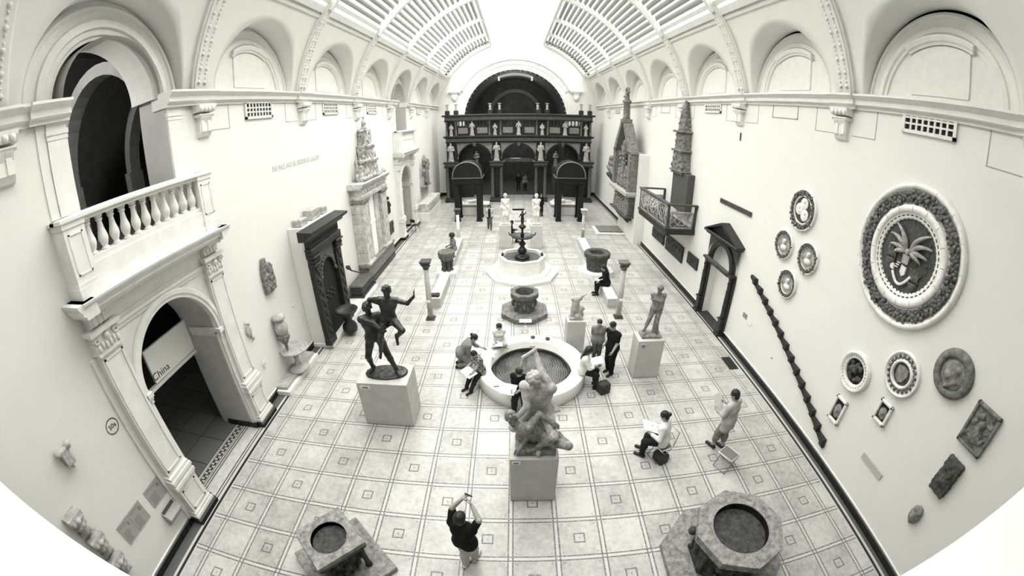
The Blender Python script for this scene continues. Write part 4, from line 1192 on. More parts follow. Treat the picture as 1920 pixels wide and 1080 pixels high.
mb = MB(); mb.bbox(D_ - .12, D_ + .06, -H_ - .04, H_ + .04, .03, .13, .02); mb.bbox(0, D_, -H_ - .05, -H_ + .05, -.14, .10, .02); mb.bbox(0, D_, H_ - .05, H_ + .05, -.14, .10, .02); mb.bbox(D_ - .1, D_, -H_, H_, -.2, -.06, .02)
mb.build('bottom_rail', M_wood, r)

# grey slab with carved pinnacle
o = MB().bbox(0, .34, -.86, .86, -.85, .85, .01).build('grey_slab', stone('slate_grey_block', .07, .095, 6, .7, .05)); o.location = (XR, 11.75, 4.28); o.rotation_euler.z = PI
tag(o, 'plain dark grey block on the right wall carrying the carved pinnacle', 'block')
r = thing('carved_pinnacle', 'tapering three-tier carved stone pinnacle standing on the grey block on the right wall', 'carving', (XR, 12.05, 5.134), PI)
for nm, z0, z1, w0, w1, d0, seed in (('lower_tier', .0, .92, 1.25, .95, .42, 3), ('middle_tier', 1.0, 1.75, .95, .85, .36, 4), ('spire', 1.84, 3.05, .74, .18, .32, 6)):
    s = SDF(.04); rnd = random.Random(seed)
    for q in range(7):
        t_ = q / 6; w_ = w0 + (w1 - w0) * t_; s.box((d0 / 2, 0, z0 + (z1 - z0) * t_), (d0 / 2 - .02 * q * (nm == 'spire'), w_ / 2 - .03, (z1 - z0) / 11), r=.02)
    for q in range(26):
        t_ = rnd.random(); w_ = w0 + (w1 - w0) * t_
        s.ball((d0 * (1 - .4 * t_ * (nm == 'spire')), rnd.uniform(-w_ / 2, w_ / 2), z0 + (z1 - z0) * t_), rnd.uniform(.05, .1))
    s.plane((0, 0, 0), (-1, 0, 0))
    mesh_obj(nm, [s.mesh(.03, noise=.02, nscale=9)], M_stone, r)
for z_, w_ in ((.95, 1.2), (1.8, 1.1)): MB().bbox(0, .52, -w_ / 2, w_ / 2, z_ - .05, z_ + .05, .02).build('moulding', M_stone, r)
MB().bbox(0, .5, -.72, .72, -.0, .07, .02).build('base_moulding', M_stone, r)

# pier and altarpiece
struct(MB().box(6.72, XR, 17.1, 20.9, 0, 5.35).build('wall_pier', M_wall))
r = thing('tabernacle_altarpiece', 'tall grey gabled stone tabernacle with niche figures on the white pier, right wall', 'altarpiece', (6.72, 19.25, 1.0), PI)
def shp(pts, d0, d1, nm, mat): return MB().prism(pts, 'x', d0, d1).build(nm, mat, r)
W_ = 1.75
outer = [(-W_, 2.1), (W_, 2.1), (W_, 4.35), (.42, 6.0), (-.42, 6.0), (-W_, 4.35)]
shp(outer, 0.0, .12, 'back_slab', M_stoned)
mb = MB()
for s_ in (-1, 1):
    mb.bbox(0, .55, s_ * W_ - .2, s_ * W_ + .2, 2.1, 4.45, .03)
    mb.prism([(s_ * (W_ + .25), 4.35), (s_ * (W_ - .28), 4.35), (s_ * .08, 6.1), (s_ * .5, 6.1)], 'x', 0, .55)
mb.build('gabled_frame', M_stone, r)
s = SDF(.05); rnd = random.Random(3)
for k, (yy, zz, hh) in enumerate(((0, 2.3, 1.9), (-.75, 2.3, 1.3), (.75, 2.3, 1.35), (.05, 4.2, .9))):
    s.cone((.3, yy, zz), (.3, yy, zz + hh * .65), .22, .17).ball((.32, yy, zz + hh * .82), .13).cone((.36, yy - .2, zz + hh * .55), (.42, yy + .1, zz + hh * .4), .07)
for k in range(16): s.ball((.25, rnd.uniform(-1.3, 1.3), rnd.uniform(2.4, 4.6)), rnd.uniform(.08, .16))
mesh_obj('niche_figures', [s.mesh(.035, noise=.02, nscale=6)], M_frag, r)
mb = MB(); mb.bbox(0, .7, -W_ - .3, W_ + .25, 1.86, 2.1, .04); mb.bbox(0, .6, -W_ - .2, W_ + .15, 1.78, 1.86, .03); mb.build('shelf', M_pale, r)
mb = MB(); mb.bbox(0, .3, -W_ - .1, W_ + .1, .62, 1.8, .03)
mb.build('predella_slab', M_stoned, r)
s = SDF(.04)
for yy in (-1.3, -.75, -.2, .35, .9): s.cone((.36, yy, .7), (.36, yy, 1.35), .17, .12).ball((.38, yy, 1.58), .11)
s.cone((.34, 1.5, .7), (.34, 1.5, 1.7), .2)
mesh_obj('predella_figures', [s.mesh(.03, noise=.015, nscale=9)], M_frag, r)
mb = MB(); mb.bbox(0, .6, -W_ - .2, W_ + .15, .5, .62, .03); mb.prism([(0, 0), (.1, 0), (.35, .25), (.5, .5), (0, .5)], 'y', -.9, -.5); mb.prism([(0, 0), (.1, 0), (.35, .25), (.5, .5), (0, .5)], 'y', .5, .9)
mb.prism([(0, .2), (.3, .35), (.5, .5), (0, .5)], 'y', -1.4, 1.4)
mb.build('bracket_base', M_stoned, r)
mb = MB(); mb.bbox(0, .6, -.32, .32, 6.1, 6.35, .03); mb.lathe([(.26, 6.35), (.22, 6.45), (.2, 7.3), (.28, 7.36), (.28, 7.5)], (.3, 0, 0), 10)
mb.build('finial_shaft', M_stone, r)
mesh_obj('finial_figure', [SDF(.04).cone((.3, 0, 7.5), (.3, 0, 7.95), .17, .12).ball((.3, .02, 8.18), .14).cone((.3, -.1, 7.85), (.35, -.45, 7.75), .07).cone((.3, .1, 7.9), (.3, .35, 8.0), .08).cone((.3, .35, 8.0), (.3, .2, 8.25), .06).mesh(.03, noise=.015, nscale=9)], M_stone, r)
# bust on console further along
r = thing('console_bust', 'weathered bust on a double stone console beyond the tabernacle on the right wall', 'bust', (XR, 24.6, 2.5), PI)
MB().prism([(0, 0), (.12, 0), (.3, .25), (.55, .5), (.6, .62), (.6, .75), (0, .75)], 'y', -.55, .55).build('lower_console', M_stoned, r)
MB().prism([(0, .75), (.4, .75), (.6, 1.1), (.65, 1.3), (0, 1.3)], 'y', -.6, .6).build('upper_console', M_pale, r)
mesh_obj('bust', [SDF(.06).ell((.35, 0, 1.5), (.28, .5, .25)).ball((.38, .05, 1.9), .2).ball((.35, -.2, 1.75), .18).mesh(.04, noise=.02, nscale=8)], M_stone, r)
r = thing('floor_slab', 'low white slab with grey tomb cover on the floor below the tabernacle', 'slab', (5.85, 19.75, 0))
MB().bbox(-1.0, .86, -.85, .85, 0, .13, .02).build('base', M_marb, r)
MB().bbox(-.8, .8, -.68, .72, .13, .22, .02).build('cover', M_stone, r)
# floor grate
r = thing('floor_grate', 'dark metal grate let into the floor beside the right skirting', 'grate', (6.74, 4.72, .0))
MB().box(-.17, .17, -.36, .36, .001, .004).build('pit', M_hole, r)
mb = MB()
for i in range(13): mb.box(-.17, .17, -.35 + .0567 * i, -.33 + .0567 * i, .004, .012)
mb.build('bars', plain('grate_iron', .05, .5, .5), r)
# ------------------------------------------------------------------ left wall, farther along
M_dkstone = stone('black_carved_limestone', .007, .032, 10, .45, .45, fine=30, spec=.35)
r = thing('stepped_plinth', 'long low white plinth under the dark carved portal on the left', 'plinth', (XL, 8.3, 0))
MB().bbox(.0, .86, -2.55, 2.6, 0, .15, .015).build('slab', M_marb, r)
r = thing('backing_box', 'plain white box built against the left wall behind the dark carved portal', 'box', (XL, 6.9, .153))
MB().bbox(.0, .58, -1.10, 1.15, 0, 4.1, .01).build('shell', M_wall, r)
r = thing('carved_portal', 'black carved stone portal with shell niche and heavy cornice on the left wall', 'portal', (XL + .625, 6.75, .153))
for s_ in (-1, 1):
    y = s_ * .88
    mb = MB(); mb.bbox(0, .20, y - .22, y + .22, 0, 3.2, .02); mb.bbox(0, .25, y - .25, y + .25, 0, .25, .02)
    for k in range(15):
        zz = .4 + .18 * k; mb.ball((.21, y + .06 * (-1) ** k, zz), .07, 6, 5, (.5, 1, 1.2)); mb.ball((.2, y - .08 * (-1) ** k, zz + .07), .05, 6, 5, (.5, 1, 1))
    p = mb.build('pilaster', M_dkstone, r)
    mb = MB(); mb.bbox(0, .27, y - .25, y + .25, 2.86, 2.94, .02); mb.bbox(0, .32, y - .28, y + .28, 3.14, 3.22, .02)
    for dy in (-.16, 0, .16): mb.ball((.22, y + dy, 3.04), .09, 7, 5)
    mb.build('capital', M_dkstone, p)
mb = MB(); mb.bbox(0, .26, -1.15, 1.15, 3.22, 3.42, .02); mb.bbox(0, .20, -1.1, 1.1, 3.42, 3.78, .01); mb.bbox(0, .26, -1.18, 1.18, 3.4, 3.46, .02)
for k in range(14): mb.ball((.2, -1.0 + .154 * k, 3.6), .07, 6, 5, (.5, 1, 1))
mb.build('entablature', M_dkstone, r)
mb = MB(); mb.prism([(0, 3.78), (.26, 3.78), (.30, 3.86), (.40, 3.92), (.50, 3.98), (.50, 4.06), (0, 4.1)], 'y', -1.42, 1.42); mb.build('cornice', M_dkstone, r)
mb = MB(); n = 22
for i in range(n):
    ya = -.62 * math.cos(PI * i / n); yb = -.62 * math.cos(PI * (i + 1) / n); za = 2.3 + math.sqrt(max(0, .62 ** 2 - ya * ya)); zb = 2.3 + math.sqrt(max(0, .62 ** 2 - yb * yb))
    mb.add([(.12, ya, za), (.12, yb, zb), (.12, yb, 3.22), (.12, ya, 3.22)], [(0, 1, 2, 3)])
for i in range(13):
    a = PI * i / 12; mb.ball((.12, .55 * math.cos(a), 2.3 + .55 * math.sin(a)), .075, 7, 5, (.8, 1, 1))
for s_ in (-1, 1): mb.bbox(0, .16, s_ * .66 - .08, s_ * .66 + .08, 2.16, 2.28, .02)
mb.build('shell_arch', M_terra if False else stone('dark_grey_shell', .05, .13, 10, .5, .3), r)
mb = MB(); mb.box(.0, .01, -.7, .7, 0, 3.2); mb.build('niche_shade_sheet', M_hole, r); mb = MB()  # flat black sheet painted as the shade of a deeper niche
for k in range(8): mb.ball((.02, -.35 + .1 * k, 1.35 + .12 * (k % 3)), .08, 6, 5, (.5, 1, 1))
mb.build('niche_carving', M_dkstone, r)
r = thing('dark_basin', 'dark round stone basin on a bulbous foot inside the carved portal', 'basin', (XL + 1.16, 6.72, .153))
MB().lathe([(.03, .62), (.2, .66), (.36, .76), (.42, .86), (.40, .88), (.3, .78), (.03, .74)], (0, 0, 0), 24).build('bowl', M_dkstone, r)
MB().lathe([(.26, 0), (.28, .12), (.26, .26), (.14, .4), (.1, .52), (.14, .6), (.2, .67), (.03, .7)], (0, 0, 0), 20).build('foot', M_dkstone, r)
# loose fragments lying on top of the portal
for k, (yy, w, h, lb) in enumerate(((6.15, .5, .22, 'pale stone fragment lying on top of the dark carved portal, nearest'), (7.0, .62, .34, 'pale stacked stone fragments on top of the dark carved portal, middle'), (7.7, .34, .26, 'pale stone block on top of the dark carved portal, farthest'))):
    s = SDF(.03).box((0, 0, h / 2), (.16, w / 2 - .03, h / 2 - .02), r=.02).ball((.1, w * .2, h * .7), .09).box((.02, -w * .2, h * .8), (.1, .1, .05), r=.02)
    s.plane((0, 0, 0.002), (0, 0, -1))
    o = relief('stone_fragment', lb, 'fragment', (XL + .3, yy, 4.262), *s.mesh(.02, noise=.01, nscale=12), M_pale)
o = MB().tube([(0, 0, 0), (.03, 0, 0), (.03, .01, -.08)], .012, 6).build('wall_hook', M_trim); o.location = (XL, 5.2, 1.9); tag(o, 'small pale hook on the left wall above the pedestal basin', 'hook')

M_mot0 = stone('ledge_grey_stone', .12, .24, 6, .6, .2)
# dark chest with an iron arm, and the ledge beyond
r = thing('dark_chest', 'dark panelled stone chest on moulded feet beside the black carved portal', 'chest', (XL + .12, 10.15, .153))
mb = MB(); mb.bbox(0, .56, -.72, .72, .10, .48, .02); mb.build('body', M_dkstone, r)
mb = MB(); mb.bbox(-.02, .64, -.80, .80, .48, .56, .03); mb.build('lid', stone('dark_grey_slate', .06, .12, 8, .4, .1), r)
mb = MB(); mb.bbox(-.02, .62, -.78, .78, .0, .10, .03)
for a in (.02, .6):
    for b in (-.76, .76): mb.ball((a, b, .08), .075, 8, 6)
mb.build('feet', M_dkstone, r)
o = MB().tube([(-.28, 0, .55), (-.22, 0, .58), (-.1, 0, .42), (.2, .05, .32), (.5, .1, .3)], [.10, .10, .03, .03, .025], 8).build('iron_crank', M_ink); o.location = (XL + .42, 9.5, .95)
tag(o, 'dark iron crank with round knob fixed to the left wall above the chest', 'crank')
r = thing('stone_ledge', 'long grey stone ledge with dark face running below the marble doorway monument', 'ledge', (XL, 13.6, 0))
MB().bbox(0, .50, -2.6, 1.45, 0.3, .86, .01).build('face', M_mot0, r); MB().bbox(0, .52, -2.6, 1.45, 0, .3, .01).build('black_base', M_skirt, r)
MB().bbox(0, .56, -2.65, 1.5, .86, .96, .02).build('top', M_mot0, r)

# marble doorway monument
r = thing('doorway_monument', 'tall marble doorway monument with crowded pinnacled top against the left wall', 'monument', (XL, 12.75, .97))
M_mot = stone('mottled_marble', .26, .62, 3.5, .5, .15, fine=14)
for s_, nm in ((-1, 'near'), (1, 'far')):
    mb = MB()
    for k in range(6): mb.bbox(0, .55, s_ * 1.32 - .4, s_ * 1.32 + .4, .15 + .45 * k, .15 + .45 * k + .44, .012)
    mb.bbox(.0, .62, s_ * 1.32 - .44, s_ * 1.32 + .44, 0, .15, .02)
    mb.build('jamb', M_mot, r)
    mb = MB(); mb.bbox(0, .62, s_ * 1.32 - .46, s_ * 1.32 + .46, 2.85, 3.0, .03)
    for dy in (-.2, .0, .2): mb.ball((.55, s_ * 1.32 + dy, 2.9), .1, 7, 5)
    mb.build('capital', M_frag, r)
mb = MB(); mb.bbox(.05, .3, -.92, -.32, 0, 2.9, .01); mb.build('opening_shade_block', M_hole, r)  # solid black block; the shade of a deep opening is painted
mb = MB(); mb.bbox(.1, .34, -.32, .28, 0, 2.9, .01); mb.bbox(.32, .37, -.92, .3, 1.6, 1.68, .01); mb.build('white_panel', M_banner, r); mb = MB(); mb.bbox(.1, .40, .28, .92, 0, 2.9, .02); mb.build('inner_pier', M_mot, r)
mb = MB(); mb.bbox(0, .62, -1.75, 1.75, 3.0, 3.2, .03); mb.bbox(0, .56, -1.7, 1.7, 3.2, 3.5, .01); mb.prism([(0, 3.5), (.58, 3.5), (.72, 3.62), (.78, 3.72), (0, 3.76)], 'y', -1.92, 1.92)
for k in range(11): mb.ball((.56, -1.5 + .3 * k, 3.35), .1, 7, 5, (.5, 1, 1))
mb.build('entablature', M_mot, r)
s = SDF(.05); rnd = random.Random(21)
for z0, hw, n_ in ((3.8, 1.2, 7), (4.55, .78, 5), (5.2, .42, 3)):
    s.box((.28, 0, z0 + .35), (.22, hw * .55, .32), r=.03)
    s.box((.3, 0, z0 + .02), (.28, hw, .05), r=.02)
    for k in range(n_):
        y = -hw + 2 * hw * (k + .5) / n_ + rnd.uniform(-.05, .05); hh = rnd.uniform(.5, .75)
        s.cone((.38, y, z0 + .05), (.38, y, z0 + hh * .65), .13, .09).ball((.38, y, z0 + hh * .85), .08)
s.cone((.28, 0, 5.5), (.28, 0, 6.3), .22, .1).box((.28, 0, 5.95), (.2, .32, .04), r=.02).cone((.28, 0, 6.2), (.28, 0, 6.6), .07, .03)
for y in (-1.25, 1.25, -.8, .9): s.cone((.3, y, 3.8), (.3, y, 4.9), .1, .03)
mesh_obj('pinnacled_crest', [s.mesh(.035, noise=.03, nscale=7)], stone('pale_weathered_marble', .10, .55, 7, .6, .4, .38, .62, fine=18), r)

s = SDF(.03).ell((.05, 0, 0), (.07, .34, .42))
for k in range(12): s.ball((.09, random.uniform(-.22, .22), random.uniform(-.25, .3)), random.uniform(.05, .09))
s.plane((0, 0, 0), (-1, 0, 0)); 
relief('arched_relief', 'small pale arched relief on the left wall above the dark wall figure', 'relief', (XL, 15.75, 4.42), *s.mesh(.025, noise=.012, nscale=12), M_pale)
o = mesh_obj('dark_figure', [SDF(.04).cone((.14, 0, -.4), (.14, 0, .1), .13, .12).ball((.15, 0, .36), .1).cone((.14, -.1, .12), (.2, .16, .0), .06).cone((.14, .12, .15), (.2, .2, -.1), .06).box((.08, 0, -.48), (.08, .12, .05), r=.01).mesh(.022, noise=.01, nscale=10)], M_dkstone)
o.location = (XL, 15.75, 2.76); tag(o, 'small dark figure bracketed on the left wall right of the marble monument', 'figurine')
r = thing('carved_relief', 'dark square carved relief low on the left wall near the far doorway', 'relief', (XL, 15.95, 1.3))
MB().bbox(0, .08, -.72, .72, -.36, .36, .02).build('board', M_stoned, r)
mb = MB()
for i in range(22): mb.ball((.08, random.uniform(-.62, .62), random.uniform(-.28, .28)), random.uniform(.05, .1), 6, 4, (.5, 1, 1))
mb.build('carving', M_stoned, r)
# beyond the second doorway
r = thing('arched_altarpiece', 'pale arched altar relief on a bracket at the far end of the left wall', 'altarpiece', (XL, 25.3, 2.25))
mb = MB(); n = 16
mb.prism([(-1.1, 0), (1.1, 0)] + [(1.1 * math.cos(PI * i / n), 1.25 + 1.1 * math.sin(PI * i / n)) for i in range(n + 1)], 'x', 0, .14); mb.build('slab', M_pale, r)
s = SDF(.05); rnd = random.Random(5)
for k in range(14): s.ball((.2, rnd.uniform(-.8, .8), rnd.uniform(.3, 2.0)), rnd.uniform(.12, .24))
s.cone((.25, 0, .3), (.25, 0, 1.5), .26, .2).ball((.28, 0, 1.8), .16).plane((.12, 0, 0), (-1, 0, 0))
mesh_obj('figures', [s.mesh(.04, noise=.03, nscale=6)], M_frag, r)
MB().bbox(0, .36, -1.2, 1.2, -.12, 0, .02).build('shelf', M_stone, r)
r = thing('sarcophagus', 'pale stone sarcophagus on blocks by the left wall near the dark screen', 'sarcophagus', (XL + .62, 24.42, 0))
MB().bbox(-.5, .42, -2.3, 2.3, 0, .72, .02).build('base_block', M_marb, r)
mb = MB(); mb.bbox(-.42, .40, -2.2, 2.2, .72, 1.35, .03); mb.bbox(.40, .43, -2.0, -.7, .84, 1.22, .01); mb.bbox(.40, .43, -.55, .65, .84, 1.22, .01); mb.bbox(.40, .43, .8, 2.0, .84, 1.22, .01); mb.build('chest', M_mot, r)
o = MB().bbox(0, .05, -1.3, 1.3, -.2, .2, .02).build('inscribed_slab', M_pale); o.location = (XL, 25.6, 1.65); tag(o, 'pale oblong inscribed slab on the left wall below the arched altar relief', 'slab')
# folding chair by the sarcophagus
r = thing('black_chair', 'small black chair standing beside the far left doorway', 'chair', (-6.95, 19.95, 0), -.5)
MB().bbox(-.2, .2, -.2, .2, .42, .45, .01).build('seat', M_ink, r)
MB().tube([(-.19, -.2, .42), (-.19, -.24, .85), (.19, -.24, .85), (.19, -.2, .42)], .02, 6).bbox(-.19, .19, -.25, -.22, .65, .85, .01).build('backrest', M_ink, r)
for a in (-.18, .18):
    for b in (-.18, .18): MB().tube([(a, b, .42), (a * 1.1, b * 1.15, 0.0)], .014, 6).build('leg', M_ink, r)
# ------------------------------------------------------------------ the dark choir screen
M_scr = stone('black_screen_marble', .006, .022, 6, .35, .1, spec=.4)
M_scr2 = stone('dark_red_grey_marble', .035, .10, 7, .35, .1, spec=.4)
M_scr3 = stone('grey_relief_alabaster', .10, .26, 16, .6, .4, fine=30)
M_alab = stone('alabaster_figure', .15, .42, 8, .55, .25, fine=24)
SY = 29.75
r = thing('choir_screen', 'huge black marble choir screen with three arches filling the end of the hall', 'screen', (0, SY, 0))
AX = (-3.8, 0.0, 3.8); AH, AZ = 1.42, 3.55
mb = MB()
arch_wall(mb, 0.0, -6.25, 6.25, 0, 5.25, [(c, AH, 0, AZ) for c in AX], axis='y')
arch_wall(mb, 1.5, -6.25, 6.25, 0, 5.25, [(c, AH, 0, AZ) for c in AX], axis='y')
for c in AX: arch_reveal(mb, 0, 1.5, c, AH, 0, AZ, axis='y', sill=False)
for s_ in (-1, 1): mb.box(s_ * 6.25, s_ * 6.24, 0, 1.5, 0, 5.25)
for s_ in (-1, 1): mb.box(s_ * 6.2, s_ * 4.1, 1.42, 1.46, 0, 5.2)
mb.build('lower_wall', M_scr, r, fixn=False)
mb = MB()
for c in AX:
    for s_ in (-1, 1):
        pts = [(c + s_ * (AH + .02), AZ + .1)] + [(c + s_ * (AH + .12) * math.cos(a), AZ + (AH + .12) * math.sin(a)) for a in [PI / 2 * k / 10 for k in range(1, 10)]] + [(c + s_ * .25, AZ + AH + .14), (c + s_ * (AH + .12), AZ + AH + .14)]
        mb.prism(pts, 'y', -.03, 0)
mb.build('spandrel_panels', M_scr3, r)
for c in AX: MB().prism([(c - .22, 5.3), (c + .22, 5.3), (c + .1, 4.82), (c - .1, 4.82)], 'y', -.2, 0).build('keystone', M_scr2, r)
PX_ = (-5.8, -1.88, 1.88, 5.8)
for c in PX_:
    cb = MB().bbox(c - .62, c + .62, -.95, -.02, 0, .22, .03).bbox(c - .55, c + .55, -.85, -.02, .22, .34, .02).build('column_base', M_scr, r)
    for dx in (-.38, .38):
        MB().lathe([(.17, .34), (.19, .4), (.15, .46), (.15, 1.6), (.135, 2.9), (.17, 2.96), (.18, 3.06)], (c + dx, -.55, 0), 14).build('column', M_scr2, cb)
    MB().bbox(c - .6, c + .6, -.85, -.02, 3.06, 3.2, .02).bbox(c - .66, c + .66, -.92, -.02, 3.4, 3.54, .03).build('impost', M_scr, r)
    MB().bbox(c - .56, c + .56, -.82, -.02, 3.2, 3.4, .01).build('impost_frieze', M_scr2, r)
mb = MB(); mb.bbox(-6.3, 6.3, -.30, 1.6, 5.18, 5.26, .02); mb.bbox(-6.45, 6.45, -.5, 1.7, 5.62, 5.74, .03); mb.bbox(-6.35, 6.35, -.36, 1.6, 5.55, 5.62, .02); mb.build('middle_cornice', M_scr, r)
MB().bbox(-6.25, 6.25, -.26, 1.5, 5.26, 5.55, .01).build('middle_frieze', M_scr2, r)
# upper gallery: back is open (balusters), front rail panels
mb = MB(); mb.bbox(-6.2, 6.2, .0, .12, 5.74, 5.9, .01); mb.bbox(-6.2, 6.2, .0, .12, 6.48, 6.62, .01)
for a, b in ((-6.25, -5.28), (-2.55, -1.45), (1.45, 2.55), (5.28, 6.25)): mb.box(a, b, .04, .5, 5.74, 7.02)
mb.build('gallery_rails', M_scr, r)
for a, b in ((-5.2, -4.35), (-3.55, -2.65), (-1.35, -.5), (.5, 1.35), (2.65, 3.55), (4.35, 5.2)):
    MB().bbox(a, b, -.03, .03, 5.93, 6.45, .015).build('relief_panel', M_scr3, r)
mb = MB()
for a, b in ((-5.28, -2.55), (-1.45, 1.45), (2.55, 5.28)): mb.box(a, b, .04, .1, 5.9, 6.48)
mb.build('panel_ground', M_scr, r)
for a, b in ((-5.28, -2.55), (-1.45, 1.45), (2.55, 5.28)):
    n = int((b - a) / .30)
    for k in range(n):
        x = a + (b - a) * (k + .5) / n
        MB().lathe([(.05, 6.62), (.07, 6.7), (.045, 6.8), (.05, 6.83), (.045, 6.86), (.07, 6.95), (.05, 7.02)], (x, .06, 0), 8).build('baluster', M_scr2, r)
for x in (-6.15, -5.35, -2.47, -1.53, 1.53, 2.47, 5.35, 6.15):
    MB().lathe([(.13, 5.74), (.13, 5.84), (.09, 5.88), (.085, 6.85), (.13, 6.92), (.13, 7.02)], (x, -.2, 0), 12).build('gallery_column', M_scr2, r)
mb = MB(); mb.bbox(-6.35, 6.35, -.4, .6, 7.02, 7.12, .02); mb.bbox(-6.5, 6.5, -.55, .75, 7.44, 7.6, .03); mb.build('top_cornice', M_scr, r)
MB().bbox(-6.3, 6.3, -.34, .5, 7.12, 7.44, .01).build('top_frieze', M_scr2, r)
# two-tone urns on top of the screen
def urn(x, lb):
    q = thing('finial_urn', lb, 'urn', (x, SY - .2, 7.605), 0, 'urns on top of the choir screen')
    MB().bbox(-.19, .19, -.19, .19, 0, .36, .03).build('block', M_scr, q)
    MB().lathe([(.12, .36), (.13, .42), (.06, .48), (.11, .62), (.10, .7), (.05, .78), (.16, .86), (.17, .9), (.03, .92)], (0, 0, 0), 12).build('vase', M_alab, q)
    return q
for i, x in enumerate((-6.05, -5.3, -2.4, -1.6, 1.6, 2.4, 5.3, 6.05)):
    urn(x, ('leftmost', 'second from the left', 'third from the left', 'fourth from the left', 'fifth from the left', 'sixth from the left', 'seventh from the left', 'rightmost')[i] + ' of the eight urns along the top of the black screen')

# standing draped figures on the screen
def draped(seed, H=1.6, arm=1):
    s = SDF(.05 * H / 1.6); k = H / 1.6; rnd = random.Random(seed)
    s.cone((0, 0, .10 * k), (0, 0, .78 * k), .24 * k, .16 * k).cone((0, 0, .78 * k), (0, 0, 1.2 * k), .17 * k, .19 * k)
    s.cone((-.15 * k, 0, 1.24 * k), (.15 * k, 0, 1.24 * k), .10 * k).cone((0, 0, 1.28 * k), (0, -.02 * k, 1.38 * k), .06 * k).ell((0, -.02 * k, 1.49 * k), (.085 * k, .10 * k, .115 * k))
    for sg in (-1, 1):
        e = (sg * .27 * k, -.02 * k, .95 * k + .05 * k * rnd.random()); h_ = (sg * rnd.uniform(.02, .22) * k, -.24 * k, rnd.uniform(.85, 1.15) * k)
        s.cone((sg * .19 * k, 0, 1.22 * k), e, .075 * k, .06 * k).cone(e, h_, .06 * k, .045 * k).ball(h_, .055 * k)
    for j in range(6):
        a = -PI / 2 + (j - 2.5) * .45
        s.cone((.2 * k * math.cos(a), .2 * k * math.sin(a), .05 * k), (.13 * k * math.cos(a + .3), .14 * k * math.sin(a + .3), .9 * k), .045 * k, .03 * k, k=.03 * k)
    s.box((0, 0, .04 * k), (.24 * k, .2 * k, .04 * k), r=.01)
    s.plane((0, 0, 0.001), (0, 0, -1))
    return s
def place_fig(name, V, F, label, cat, loc, mat, rz=0, group=None):
    o = mesh_obj(name, [(V, F)], mat); o.location = loc; o.rotation_euler.z = rz; return tag(o, label, cat, group)
g = 'alabaster figures on the choir screen'
for i, (x, lb) in enumerate(((-5.8, 'pale figure standing on the far left impost of the black screen'), (-1.88, 'pale figure with raised bundle on the impost left of the central arch'), (1.88, 'pale figure on the impost right of the central arch of the screen'), (5.8, 'pale figure standing on the far right impost of the black screen'))):
    V, F = draped(i, 1.62).mesh(.032, noise=.012, nscale=12); place_fig('statuette', V, F, lb, 'statue', (x, SY - .5, 3.548), M_alab, 0, g)
for i, (x, lb) in enumerate(((-3.95, 'pale robed figure on the screen gallery above the left arch'), (0, 'pale robed figure in the middle of the screen gallery'), (3.95, 'pale robed figure on the screen gallery above the right arch'))):
    V, F = draped(i + 10, 1.25).mesh(.032, noise=.012, nscale=12); place_fig('statuette', V, F, lb, 'statue', (x, SY - .295, 5.748), M_alab, 0, g)
for i, (x, lb) in enumerate(((-5.75, 'small pale bust figure in the leftmost bay of the screen gallery'), (-2.0, 'small pale figure between two columns left of centre on the screen gallery'), (2.0, 'small pale figure between two columns right of centre on the screen gallery'), (5.75, 'small pale bust figure in the rightmost bay of the screen gallery'))):
    V, F = draped(i + 20, 1.05).mesh(.032, noise=.012, nscale=12); place_fig('statuette', V, F, lb, 'statue', (x, SY - .25, 5.748), M_alab, 0, g)
# pale figures glimpsed inside the side arches
for i, (x, z, lb) in enumerate(((-4.0, 0, 'dim grey statue on a tall pedestal seen through the left arch'), (3.6, 0, 'dim grey statue on a tall pedestal seen through the right arch'))):
    q = thing('pedestal_statue', lb, 'statue', (x, SY + 3.6, 0))
    MB().bbox(-.35, .35, -.35, .35, 0, 2.6, .03).build('pedestal', M_scr2, q)
    V, F = draped(i + 30, 1.5).mesh(.04); o = mesh_obj('figure', [(V, F)], M_alab, q); o.location.z = 2.6
# lintel inside the central arch
o = MB().bbox(-1.42, 1.42, 0, .35, 3.28, 3.62, .03).build('crossbeam', M_scr2); o.location = (0, SY + 1.6, 0)
tag(o, 'dark crossbeam spanning behind the central arch of the screen', 'beam')
for s_ in (-1, 1): pass
o.parent = r; del o['label']; del o['category']; o.location = (0, 1.0, 0)

# dark canopies
M_can = stone('black_canopy_wood', .004, .014, 8, .5, .25, fine=30, spec=.25)
def canopy(x, label):
    q = thing('gabled_canopy', label, 'canopy', (x, 22.3, 0))
    for a in (-.78, .78):
        for b in (0, 1.25):
            MB().bbox(a - .17, a + .17, b - .17, b + .17, .12, 2.65, .02).bbox(a - .21, a + .21, b - .21, b + .21, 0, .12, .02).build('post', M_can, q)
    mb = MB(); mb.bbox(-.96, .96, -.2, 1.45, 2.65, 3.08, .02)
    for k in range(12): mb.ball((-.8 + .145 * k, -.2, 2.74), .05, 6, 5)
    mb.build('beam', M_can, q)
    MB().bbox(-1.08, 1.08, -.3, 1.55, 3.08, 3.16, .02).build('cornice', M_scr2, q)
    n = 12; pts = [(-1.0, 3.16)] + [(.0 + 1.0 * math.cos(PI - PI * k / n), 3.16 + 1.08 * math.sin(PI * k / n) ** .8) for k in range(1, n)] + [(1.0, 3.16)]
    MB().prism(pts, 'y', -.22, 1.45).build('rounded_roof', M_can, q)
    mb = MB(); mb.tube([(p, -.24, z) for p, z in pts], .045, 6); mb.build('roof_edge', M_scr3, q)
    return q
canopy(-3.62, 'black round-gabled canopy on square posts left of the central aisle')
canopy(3.52, 'black round-gabled canopy on square posts right of the central aisle')
M_tomb = stone('white_tomb_marble', .5, .82, 6, .45, .15)
